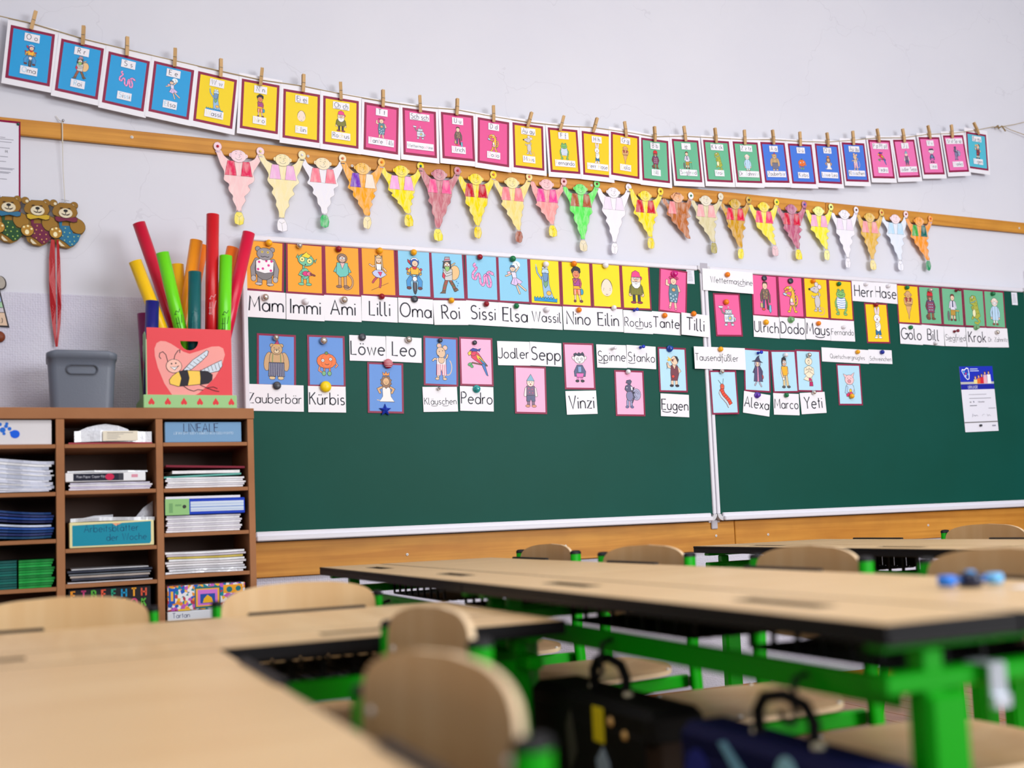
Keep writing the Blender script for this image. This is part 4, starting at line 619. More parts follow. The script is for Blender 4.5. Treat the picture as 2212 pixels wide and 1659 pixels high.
for n, (key, x, z, a) in enumerate(PIC):
    fn, bc, gc, let, nm, desc = CH[key]; PICPOS[key] = (x, z)
    m = sheet(CW, CHH, .0007, MINK)
    o = m.build('picture_card', LAMIN, None, (x, YC + front(x, CW) - .0007 * (n % 3), z), (0, -a, 0)); tag(o, 'picture card on the chalkboard showing ' + desc, 'picture card', 'picture cards on the chalkboards')
    f = Ink(1, 0, 0, -.0008, EPS); f.poly([(-.067, -.094), (.067, -.094), (.067, .094), (-.067, .094)], bc); f.build('colour_field', LAMIN, o)
    d = Ink(.00182, 0, -.096, -.0009, .00003); fn(d); d.build('drawing', LAMIN, o)
def near_pic(x, z):
    best = min(((abs(px - x) + abs(pz - z) * .6, k) for k, (px, pz) in PICPOS.items())); return best[1]
WP = {'Mam': 'mam', 'Immi': 'immi', 'Ami': 'ami', 'Lilli': 'lilli', 'Oma': 'oma', 'Roi': 'roi', 'Sissi': 'sissi', 'Elsa': 'elsa', 'Wassil': 'wassil', 'Nino': 'nino', 'Eilin': 'eilin', 'Rochus': 'rochus', 'Tante': 'tilli', 'Tilli': 'tilli', 'Wettermaschine': 'wetter', 'Ulrich': 'ulrich', 'Dodo': 'dodo', 'Maus': 'maus', 'Fernando': 'fernando', 'Herr': 'hase', 'Hase': 'hase', 'Golo': 'golo', 'Bill': 'bill', 'Siegfried': 'siegfried', 'Krok': 'krok', 'Dr. Zahnritz': 'zahnritz', 'Zauberbär': 'zauberbaer', 'Kürbis': 'kuerbis', 'Löwe': 'loewe', 'Leo': 'loewe', 'Kläuschen': 'klaeuschen', 'Pedro': 'pedro', 'Jodler': 'sepp', 'Sepp': 'sepp', 'Vinzi': 'vinzi', 'Spinne': 'stanko', 'Stanko': 'stanko', 'Eugen': 'eugen', 'Tausendfüßler': 'tausend', 'Alexa': 'alexa', 'Marco': 'marco', 'Yeti': 'yeti', 'Quietschvergnügtes': 'schwein', 'Schweinchen': 'schwein'}
MARK = {'Maus': 'M~au~s', 'Rochus': 'Ro~ch~us', 'Kläuschen': 'Kl~äu~s~ch~en', 'Eugen': '~Eu~gen', 'Stanko': '~St~anko', 'Spinne': '~Sp~inne', 'Siegfried': 'S_ie_gfr_ie_d', 'Wettermaschine': 'Wetterma~sch~ine'}
WORDCOL = {}
SECOND = {'Tilli': 'right', 'Tante': 'left', 'Herr': 'left', 'Hase': 'right', 'Löwe': 'left', 'Leo': 'right', 'Jodler': 'left', 'Sepp': 'right', 'Spinne': 'left', 'Stanko': 'right', 'Quietschvergnügtes': 'left', 'Schweinchen': 'right'}
ABOVE = ('Wettermaschine', 'Herr', 'Hase', 'Löwe', 'Leo', 'Jodler', 'Sepp', 'Spinne', 'Stanko', 'Tausendfüßler', 'Quietschvergnügtes', 'Schweinchen')
WORDS = []
for n, (t, x, z, w_, h_, a) in enumerate(WRD):
    if t[0] == '_': continue
    key = WP[t]; ww = {True: .150}.get(abs(w_ - .15) < .012, w_); hh = .1025 if h_ > .09 else .0695
    m = sheet(ww, hh, .0006, (240, 238, 245)); o = m.build('word_card', LAMIN, None, (x, YC + front(x, ww) - .0022 - .0006 * (n % 2), z), (0, -a, 0)); WORDS.append((x, z, ww, hh, key, t))
    pos = ('above ' if t in ABOVE else 'below ') + 'the picture of the ' + SHO[key]
    lab = ('%s white word card %s' % (SECOND[t], pos)) if t in SECOND else 'white word card ' + pos
    tag(o, lab, 'word card', 'word cards on the chalkboards')
    d = Ink(1, 0, 0, -.0007, EPS); tt = MARK.get(t, t); col = WORDCOL.get(t, (40, 38, 54)); h = .0325
    kw = dict(fit=ww * .92); cx = 0; yb = -.026
    if t == 'Wettermaschine': kw = dict(fit=.235); cx = .02; yb = -.012
    if t == 'Tausendfüßler': kw = dict(fit=.236); cx = -.018; yb = -.013
    if t == 'Quietschvergnügtes': kw = dict(fit=.215); cx = .012; yb = -.016
    if t == 'Schweinchen': yb = -.016
    if twidth(t) * h > kw['fit'] * 1.15 and cx == 0: yb = -.021
    ws = twidth(t) * h > kw['fit'] * 1.3
    write(d, tt, cx, yb, h, .155 if ws else .172, col, **kw); d.build('lettering', LAMIN, o)
# certificate and the two small printed slips
def u_rect(d, x0, x1, z0, z1, c): d.poly([(x0, z0), (x1, z0), (x1, z1), (x0, z1)], c)
q = [r for r in WRD if r[0] == '_urkunde'][0]
m = sheet(.236, .343, .0008, (232, 232, 244)); cert = m.build('certificate', LAMIN, None, (q[1], YC, q[2]), (0, -.03, 0)); tag(cert, 'certificate with blue photo header pinned low on the right chalkboard', 'certificate')
d = Ink(1, 0, 0, -.0009, EPS); u_rect(d, -.118, .118, .052, .1715, (10, 40, 190)); u_rect(d, -.118, .118, .078, .09, (190, 190, 186)); u_rect(d, -.118, .118, .05, .0775, (6, 24, 160))
write(d, 'URKUNDE', -.035, .055, .0085, .16, (236, 240, 250)); 
d.poly([(-.105, .148), (-.1, .158), (-.085, .155), (-.068, .166), (-.055, .162), (-.05, .13), (-.054, .105), (-.068, .1), (-.085, .115)], (240, 244, 252))
d.poly([(-.1, .146), (-.096, .152), (-.085, .149), (-.068, .16), (-.059, .157), (-.055, .13), (-.058, .108), (-.068, .105), (-.082, .118)], (24, 60, 190)); d.dots([(-.088, .142), (-.06, .13)], .006, (90, 190, 240)); d.dots([(-.076, .134)], .006, (200, 50, 120)); d.dots([(-.078, .122)], .005, (240, 220, 236))
for i, (y, wd) in enumerate(((.1555, .055), (.1455, .062))): u_rect(d, -.045, -.045 + wd, y, y + .004, (210, 226, 250))
for x, z, c, hc in ((-.012, .102, (240, 226, 150), (120, 80, 50)), (.012, .108, (236, 110, 40), (60, 40, 36)), (.034, .114, (214, 30, 50), (40, 30, 34)), (.058, .126, (236, 180, 196), (60, 40, 40)), (.085, .128, (244, 244, 248), (30, 26, 30))):
    d.poly([(x - .013, .08), (x + .013, .08), (x + .012, z), (x - .012, z)], c); d.poly(d.el(x, z + .009, .0075, .0105, 0, 9), hc); d.poly(d.el(x, z + .008, .0052, .0075, 0, 9), (226, 176, 146))
for z, x0, x1, c in ((.022, -.07, .055, (170, 168, 180)), (.002, -.07, .085, (150, 148, 160)), (-.036, -.07, -.02, (60, 60, 80)), (-.052, .06, .11, (150, 150, 162))): u_rect(d, x0, x1, z, z + .0028, c)
write(d, 'der', -.062, -.019, .0045, .2, (70, 70, 84)); write(d, '1A', -.04, -.019, .0048, .22, (30, 40, 110)); write(d, 'Volksschule', .012, -.019, .0046, .17, (80, 80, 96))
d.line([(-.06, -.094), (-.055, -.076), (-.05, -.09), (-.044, -.084), (-.038, -.09), (-.03, -.084), (-.02, -.09)], .0012, (90, 90, 110)); d.line([(.008, -.09), (.018, -.082), (.03, -.082)], .001, (120, 120, 136)); d.line([(.045, -.08), (.05, -.092), (.06, -.084), (.07, -.092)], .001, (110, 110, 126))
u_rect(d, -.118, .118, -.124, -.119, (120, 116, 118)); u_rect(d, .075, .1, -.146, -.139, (150, 150, 170)); d.build('print', LAMIN, cert)
for r, lab in ((WRD[-2], 'small printed notice slip in the top right corner of the left chalkboard'), (WRD[-1], 'small printed notice slip in the top right corner of the right chalkboard')):
    m = sheet(.042, .068, .0006, (228, 228, 240)); o = m.build('notice_slip', PAPER, None, (r[1], YC + .0002, r[2])); tag(o, lab, 'notice')
    d = Ink(1, 0, 0, -.0007, EPS)
    for i in range(7): u_rect(d, -.014, .006 + (i * 37 % 9) * .001, .022 - i * .007, .0236 - i * .007, (130, 130, 150))
    d.build('print', PAPER, o)
# magnets
MCOL = {'Y': ((250, 176, 16), 'yellow'), 'L': ((250, 214, 10), 'large yellow'), 'S': ((206, 200, 196), 'silver ball'), 'R': ((150, 8, 34), 'dark red'), 'W': ((240, 238, 246), 'white'), 'K': ((52, 54, 66), 'dark grey'), 'O': ((246, 134, 10), 'orange'), 'G': ((6, 122, 70), 'green'), 'C': ((40, 200, 200), 'turquoise clear'), 'b': ((14, 50, 200), 'small blue pin'), 'w': ((232, 232, 240), 'small white pin'), 'r': ((130, 10, 40), 'small dark red pin'), 'P': ((246, 30, 170), 'pink'), 'g': ((150, 214, 150), 'pale green'), 'B': ((16, 96, 210), 'clear blue'), 'V': ((120, 60, 214), 'purple'), 'D': ((12, 40, 160), 'dark blue'), 'T': ((190, 30, 60), 'red and white striped'), 'X': ((14, 50, 170), 'blue star')}
MPRO = {}
GLASS = mat('clear_coloured_plastic', attr=True, rough=0.12, spec=0.7, trans=0.45)
for (x, z, k, r) in MG:
    col, nm = MCOL[k]; m = MB(); rr = r
    if k == 'X':
        pts = []
        for i in range(10): a = math.pi / 2 + math.pi * i / 5; q = .026 if i % 2 == 0 else .011; pts.append((q * math.cos(a), q * math.sin(a)))
        V = [(p[0], -.004, p[1]) for p in pts] + [(p[0], 0, p[1]) for p in pts] + [(0, -.012, 0)]
        m.add(V, [(i, (i + 1) % 10, 20) for i in range(10)] + [(i, 10 + i, 10 + (i + 1) % 10, (i + 1) % 10) for i in range(10)] + [tuple(range(10, 20))], col)
    elif k in 'bwr':
        m.lathe([(rr * .7, 0), (rr * .7, -.006), (rr * .45, -.008), (rr * .4, -.02), (rr * .8, -.024), (rr * .8, -.03), (rr * .3, -.031)], 12, col, 0, (0, 0, 0), 'y')
    elif k in 'CVB' or k == 'g' or k == 'P':
        m.lathe([(rr, 0), (rr, -.005), (rr * .75, -.007), (rr * .6, -.007), (rr * .7, -.018), (rr * .6, -.021), (.001, -.021)], 18, col, 0, (0, 0, 0), 'y')
    elif k == 'K':
        m.lathe([(rr, 0), (rr, -.007), (rr * .9, -.0085), (.001, -.0085)], 18, col, 0, (0, 0, 0), 'y')
    else:
        m.lathe([(rr * .8, 0), (rr * .98, -.004), (rr, -.008), (rr * .9, -.013), (rr * .65, -.017), (rr * .3, -.0192), (.0005, -.0198)], 18, col, 0, (0, 0, 0), 'y')
    yb = YC - .0042 + min([front(q[0], q[2]) for q in WORDS if abs(q[0] - x) < q[2] / 2 and abs(q[1] - z) < q[3] / 2 + .01] + [front(px_, CW) for px_, pz_ in PICPOS.values() if abs(px_ - x) < CW / 2 and abs(pz_ - z) < CHH / 2 + .01] + [0.0])
    o = m.build('magnet', GLASS if k in 'CVBPg' else (STEELISH if False else (mat('chrome_ball', (214, 206, 200), 0.16, metal=0.75) if k == 'S' else PLAST)), None, (x, yb, z))
    if k == 'T':
        d = Ink(1, 0, 0, -.0199, EPS)
        for i in (-2, -1, 0, 1, 2): hw = math.sqrt(max(.0, (rr * .8) ** 2 - (i * .0062) ** 2)); 
        d = MB()
        for i in (-2, -1, 0, 1, 2):
            P_ = []
            for t in range(-4, 5):
                xx = t / 4 * math.sqrt((rr * .93) ** 2 - (i * .006) ** 2); dd = math.hypot(xx, i * .006) / rr
                P_.append((xx, -(.0205 - .0125 * dd ** 3), i * .006))
            d.tube(P_, .0012, 5, (244, 230, 236))
        d.build('stripes', PLAST, o)
    on = [w for w in WORDS if abs(w[0] - x) < w[2] / 2 + .01 and abs(w[1] - z) < w[3] / 2 + .008]
    ks = min(PICPOS, key=lambda q: max(abs(PICPOS[q][0] - x) - .06, 0) * 3 + max(abs(PICPOS[q][1] - z) - .09, 0)); pz = PICPOS[ks][1]
    if k == 'K' and r < .007: tail = 'at the bottom of the blue-headed certificate'
    elif on and not (abs(PICPOS[ks][0] - x) < .08 and abs(pz - z) < .085): tail = 'on the %sword card of the %s' % ((SECOND[on[0][5]] + ' ') if on[0][5] in SECOND else '', SHO[on[0][4]])
    else: tail = 'at the %s of the %s picture' % ('top' if z > pz else 'bottom', SHO[ks])
    tag(o, '%s magnet %s' % (nm, tail), 'magnet', 'magnets on the chalkboards')

# ------------------------------------------------------------------ garland of letter sheets on a string
CLEAR = mat('clear_sleeve', (236, 238, 246), 0.08, spec=0.6, alpha=0.16)
WOODP = mat('clothespin_wood', (206, 166, 112), 0.6, grain=((40, 40, 4), (170, 126, 74), 0.5))
GTOP = []
def gsheet(key, x, z, w_, h_, a, n, inner=None):
    wd = .168; hh = .244; o = sheet(wd, hh, .0008, (238, 236, 244)).build('letter_sheet', LAMIN, None, (x, -.036 - .0012 * (n % 4), z), (0, -a, 0))
    fn, bc, gc, let, nm, desc = CH[key]
    d = Ink(1, 0, 0, -.0009, EPS); u_rect(d, -.0735, .0735, -.1, .1, MINK); u_rect(d, -.0635, .0635, -.0895, .0895, inner or gc); 
    d.build('colour_field', LAMIN, o)
    lw = max(.05, twidth(let) * .0105 + .016); nw = max(.048, min(.118, twidth(nm) * .0105 + .014))
    d = Ink(1, 0, 0, -.0032, EPS); u_rect(d, -lw / 2, lw / 2, .052, .082, (240, 238, 246)); write(d, let, 0, .059, .0112, .17, (30, 30, 66), fit=.1); d.build('letter_label', LAMIN, o)
    d = Ink(1, 0, 0, -.0033, EPS); u_rect(d, -nw / 2, nw / 2, -.073, -.043, (240, 238, 246)); pale = tuple(int(v * .5 + 236 * .5) for v in gc)
    write(d, nm, 0, -.0655, .011, .16, (30, 30, 66), pale, fit=nw - .008); d.build('name_label', LAMIN, o)
    d = Ink(.00105, 0, -.0515, -.0011, .00002); fn(d); d.build('drawing', LAMIN, o)
    return tag(o, 'sheet on the string showing ' + desc, 'letter sheet', 'letter sheets clipped to the string')
for n, (key, x, z, w_, h_, a) in enumerate(GAR): gsheet(key, x, z, w_, h_, a, n)
o = gsheet('ami', GAR[0][1] - .171, GAR[0][2] + .014, 0, 0, -.09, 3) if False else None
m = sheet(.168, .244, .0008, (238, 236, 244)); o = m.build('letter_sheet', LAMIN, None, (-.2, -.037, 2.615), (0, .08, 0)); d = Ink(1, 0, 0, -.0009, EPS); u_rect(d, -.0735, .0735, -.1, .1, MINK); u_rect(d, -.0635, .0635, -.0895, .0895, (236, 150, 30)); d.build('colour_field', LAMIN, o)
tag(o, 'letter sheet cut off by the left edge, only its dark red rim in view', 'letter sheet', 'letter sheets clipped to the string')
def pin_half(s):
    m = MB(); m.prism([(0, -.036), (s * .002, -.036), (s * .0062, -.004), (s * .0058, .004), (s * .0056, .036), (s * .002, .036), (s * .0012, .0)][::s], -.0062, .0062, (206, 166, 112)); return m
PINP = None
for i, (tx, tz, bx, bz) in enumerate(PG):
    ang = math.atan2(tx - bx, tz - bz); c = ((tx + bx) / 2, -.051, (tz + bz) / 2)
    if PINP is None:
        r = empty('clothespin', c)
        for s in (-1, 1): pin_half(s).build('prong', WOODP, r, (0, 0, 0), (0, 0, math.pi / 2 * 0))
        m = MB(); m.tube([(-.0072, -.0055, .0), (.0072, -.0055, .0)], .0011, 6, (150, 140, 120)); m.tube([(-.0072, -.0055, .0), (-.0072, .0055, .0)], .0011, 6, (150, 140, 120)); m.tube([(.0072, -.0055, .0), (.0072, .0055, .0)], .0011, 6, (150, 140, 120)); m.tube([(-.0072, .0055, .0), (.0072, .0055, .0)], .0011, 6, (150, 140, 120)); m.build('spring', PLAST, r); PINP = r
    else: r = tree(PINP)
    r.location = c; r.rotation_mode = 'ZYX'; r.rotation_euler = (0, ang, 1.35 if i % 2 else 1.75)
    tag(r, 'small wooden clothespin clipping the sheet with the %s' % SHO[GAR[i][0]], 'clothespin', 'clothespins on the string')
m = MB(); pts = [(-1.2, -.04, 2.83), (-.4, -.04, 2.76)] + [(PG[i][2] * .6 + PG[i][0] * .4, -.041, PG[i][3] * .62 + PG[i][1] * .38) for i in range(len(PG))] + [(4.78, -.03, 2.882), (4.827, -.02, 2.888)]
m.tube(pts, .0018, 6, (176, 154, 112)); m.tube([(4.827, -.02, 2.888), (4.95, -.03, 2.915), (5.4, -.2, 3.02)], .0018, 6, (176, 154, 112)); m.tube([(4.87, -.02, 2.9), (4.93, -.02, 2.885), (5.4, -.05, 2.79)], .0018, 6, (176, 154, 112))
m.tube([(4.80, -.026, 2.882), (4.815, -.034, 2.892), (4.83, -.024, 2.88), (4.845, -.034, 2.893), (4.86, -.03, 2.885), (4.875, -.03, 2.868)], .0034, 6, (150, 124, 76))
tag(m.build('string', PAPER), 'natural twine string holding the row of letter sheets, knotted at the right', 'string')
m = MB(); m.lathe([(.0015, 0), (.0015, -.024), (.005, -.024), (.005, -.027), (.001, -.028)], 8, (150, 150, 154), 0, (0, 0, 0), 'y'); tag(m.build('nail', STEEL, None, (4.828, 0, 2.894)), 'steel nail holding the knotted end of the twine string', 'nail')

# ------------------------------------------------------------------ row of paper genies
FC = [((248, 206, 208), (230, 50, 96), (248, 214, 226), (244, 228, 90), 'pale pink'), ((246, 232, 178), (240, 182, 226), (246, 232, 180), (240, 238, 246), 'cream with a pale pink vest'), ((238, 236, 246), (250, 130, 150), (248, 230, 190), (60, 190, 110), 'white with green shoes'), ((246, 168, 32), (120, 56, 190), (248, 190, 80), (250, 226, 170), 'orange with one purple vest side'), ((255, 226, 12), (242, 172, 226), (255, 224, 14), (248, 220, 20), 'bright yellow with a pink vest'),
 ((198, 118, 130), (248, 92, 152), (206, 130, 146), (248, 228, 50), 'mauve with a pink vest'), ((255, 220, 10), (196, 22, 46), (255, 222, 14), (248, 212, 20), 'yellow with a dark red vest'), ((248, 218, 130), (250, 130, 142), (250, 226, 150), (164, 84, 60), 'pale orange with brown shoes'), ((244, 158, 156), (242, 70, 156), (248, 190, 196), (250, 222, 30), 'rose with a hot pink vest'), ((92, 232, 92), (172, 90, 52), (110, 232, 110), (226, 214, 180), 'green with a brown vest'), ((240, 236, 248), (236, 222, 244), (242, 236, 246), (240, 236, 248), 'uncoloured white, eleventh from the left'),
 ((255, 222, 10), (206, 22, 44), (255, 220, 20), (250, 216, 20), 'yellow with a bright red vest'), ((184, 104, 46), (250, 140, 146), (240, 170, 120), None, 'brown and pointed without shoes'), ((214, 204, 160), (250, 172, 176), (226, 218, 196), (172, 162, 92), 'beige with olive shoes'), ((204, 152, 22), (224, 22, 66), (206, 164, 24), (250, 224, 30), 'ochre with a crimson vest'), ((252, 226, 64), (244, 62, 112), (252, 220, 30), (230, 190, 200), 'yellow with pale pink shoes'), ((190, 92, 126), (212, 16, 62), (186, 100, 140), (250, 224, 16), 'plum with a crimson vest'),
 ((246, 234, 40), (242, 172, 208), (238, 246, 140), (244, 240, 160), 'lemon yellow with a light green face'), ((240, 238, 250), (236, 222, 244), (240, 238, 250), (238, 236, 248), 'uncoloured white, nineteenth from the left'), ((226, 178, 62), (248, 160, 166), (232, 190, 80), (246, 226, 150), 'ochre with a pale pink vest'), ((228, 236, 252), (190, 224, 250), (248, 222, 232), (236, 238, 252), 'pale blue and white'), ((250, 152, 30), (60, 170, 66), (248, 160, 40), (10, 150, 96), 'orange with a green vest')]
for i, (lx, lz, rx, rz, hx, hz_, fx, fz) in enumerate(FG):
    body, vest, skin, shoe, ds = FC[i]; H = hz_ - fz; S = (rx - lx) / .164
    r = MB(); U = .0014 * S  # outline of the cut figure in units; 1u about 1.4 mm
    def X(u): return u
    # key points in metres relative to the head centre
    def q(dx, dz): return (dx, dz)
    tip = (fx - hx, fz - hz_)
    n = 9; L_, R_ = [], []
    for k in range(n + 1):
        t = k / n; cxm = tip[0] * t ** 1.3; zz = -.085 + (tip[1] + .05 + .085) * t
        hw = (.047 * (1 - t) ** 1.15 + .009) * (1 + .16 * math.sin(k * 2.2 + i * .7)); L_.append((cxm - hw, zz)); R_.append((cxm + hw * (1 + .08 * math.cos(k * 2 + i)), zz))
    la = (lx - hx, lz - hz_); ra = (rx - hx, rz - hz_)
    
    outl = [(-.014, -.02), (-.036, -.024), (la[0] + .013, la[1] - .022), (la[0] - .005, la[1] - .022), (-.066, -.046), (-.054, -.068)] + L_ 
    outr = [(.014, -.02), (.036, -.024), (ra[0] - .013, ra[1] - .022), (ra[0] + .005, ra[1] - .022), (.066, -.046), (.054, -.068)] + R_
    outl = [(-.014, -.02), (-.03, -.022), (la[0] + .024, la[1] - .034), (la[0] + .011, la[1] - .012), (la[0] - .008, la[1] - .014), (la[0] - .002, la[1] - .034), (-.068, -.04), (-.056, -.064)] + L_
    outr = [(.014, -.02), (.03, -.022), (ra[0] - .024, ra[1] - .034), (ra[0] - .011, ra[1] - .012), (ra[0] + .008, ra[1] - .014), (ra[0] + .002, ra[1] - .034), (.068, -.04), (.056, -.064)] + R_
    outline = cat(outl, 3) + cat(outr, 3)[::-1]
    r.prism(outline, -.0005, 0, body); 
    o = r.build('paper_genie', CRAYON, None, (hx, -.0265 - .0012 * (i % 2), hz_)); tag(o, 'paper genie pinned to the rail, %s' % ds, 'paper figure', 'paper genies pinned in a row')
    d = Ink(1, 0, 0, -.0006, EPS); d.line(outline, .0008, (110, 96, 100), True)
    d.line([(-.054, -.079), (.054, -.079)], .0006, (130, 110, 110)); d.build('body_outline', CRAYON, o)
    v2 = vest if i not in (3, 9, 21) else ((248, 228, 214) if i == 3 else (172, 90, 52) if i == 9 else (0, 104, 96))
    if i == 12: v2 = (184, 104, 46)
    d = Ink(1, 0, 0, -.0008, EPS)
    d.ow = .0007; d.G([(-.042, -.021), (-.016, -.021), (-.008, -.079), (-.053, -.079), (-.047, -.045)], vest); d.G([(.042, -.021), (.016, -.021), (.008, -.079), (.053, -.079), (.047, -.045)], v2); d.build('vest', CRAYON, o)
    d = MB(); hp = [( .030 * math.cos(t), .0235 * math.sin(t) * (1.1 if math.sin(t) < 0 else 1)) for t in [2 * math.pi * k / 16 for k in range(16)]]; d.prism(hp, -.0026, -.002, skin)
    for s in (-1, 1): d.prism([(s * .030 + .006 * math.cos(t), .001 + .008 * math.sin(t)) for t in [2 * math.pi * k / 8 for k in range(8)]], -.0022, -.0018, skin)
    hd = d.build('head', CRAYON, o)
    d = Ink(1, 0, 0, -.0027, EPS); d.line(hp, .0007, (90, 74, 76), True); d.line(arc(0, -.005, .013, .011, 200, 340, 7), .0011); d.line(arc(.001, -.001, .0045, .006, 250, 90 + 360, 7), .001)
    for s in (-1, 1): d.line(arc(s * .009, .005, .003, .0034, 20, 160, 4), .0011); d.line(arc(s * .009, .014, .0045, .0026, 30, 150, 3), .0009)
    if i == 12: d.poly([(-.02, .006), (-.024, -.012), (-.014, .014), (.016, .014), (.02, 0), (.016, .02), (-.008, .022)], (150, 80, 36))
    d.build('face', CRAYON, hd)
    if shoe:
        d = Ink(1, tip[0], tip[1], -.0006, EPS); d.ow = .0007; sk = .006 * math.sin(i * 1.7)
        d.G([(-.016, 0), (.002, -.006), (.015 + sk, 0), (.019 + sk * .5, .02), (.014, .038), (.009, .046), (-.009, .046), (-.016, .036), (-.019, .018)], shoe); d.line([(.001 + sk * .3, -.004), (0, .026), (-.01, .034)], .0009); d.line([(0, .026), (.011, .034)], .0009)
        d.line([(-.008, .046), (-.006, .055)], .0008); d.line([(.008, .046), (.006, .055)], .0008); d.build('shoes', CRAYON, o)
    if i: hp_ = None
    for s, (ax, az) in ((-1, la), (1, ra)):
        if s == -1 and i: continue
        d = MB(); d.prism([(ax + .0155 * math.cos(t), az + .0175 * math.sin(t)) for t in [2 * math.pi * k / 12 for k in range(12)]], -.0016, -.001, skin if i != 12 else (240, 240, 240)); d.build('hand', CRAYON, o)
        d = Ink(1, 0, 0, -.0017, EPS); d.line(d.el(ax, az, .0155, .0175, 0, 12), .0007, (90, 74, 76), True); d.line([(ax - .009, az - .021), (ax + .009, az - .021)], .0036, (60, 50, 60) if i % 3 else (190, 170, 200)); d.build('wristband', CRAYON, o)
TC = [(190, 20, 50), (240, 226, 150), (234, 232, 240), (232, 130, 90), (240, 130, 20), (0, 110, 110), (200, 30, 40), (226, 140, 80), (220, 110, 90), (150, 20, 50), (120, 20, 20), (236, 234, 240), (150, 110, 20), (0, 120, 80), (230, 220, 190), (60, 50, 40), (30, 140, 60), (40, 80, 190), (60, 40, 40), (90, 20, 30), (190, 40, 40), (150, 60, 30), (214, 80, 40)]
tp = [(FG[0][0], FG[0][1])] + [(f[2], f[3]) for f in FG]
for i, (x, z) in enumerate(tp):
    m = MB(); c = TC[i % len(TC)]; m.lathe([(.0052, 0), (.0052, -.0022), (.003, -.0042), (.0005, -.0046)], 12, c, 0, (0, 0, 0), 'y'); wh = FC[i - 1][4] if i else 'pale pink'
    tag(m.build('thumbtack', PLAST, None, (x, -.0292, z)), ('tack in the %s hand of the genie %s' % ('left' if i == 0 else 'right', wh)).replace(',', ''), 'thumbtack', 'thumbtacks along the rail')
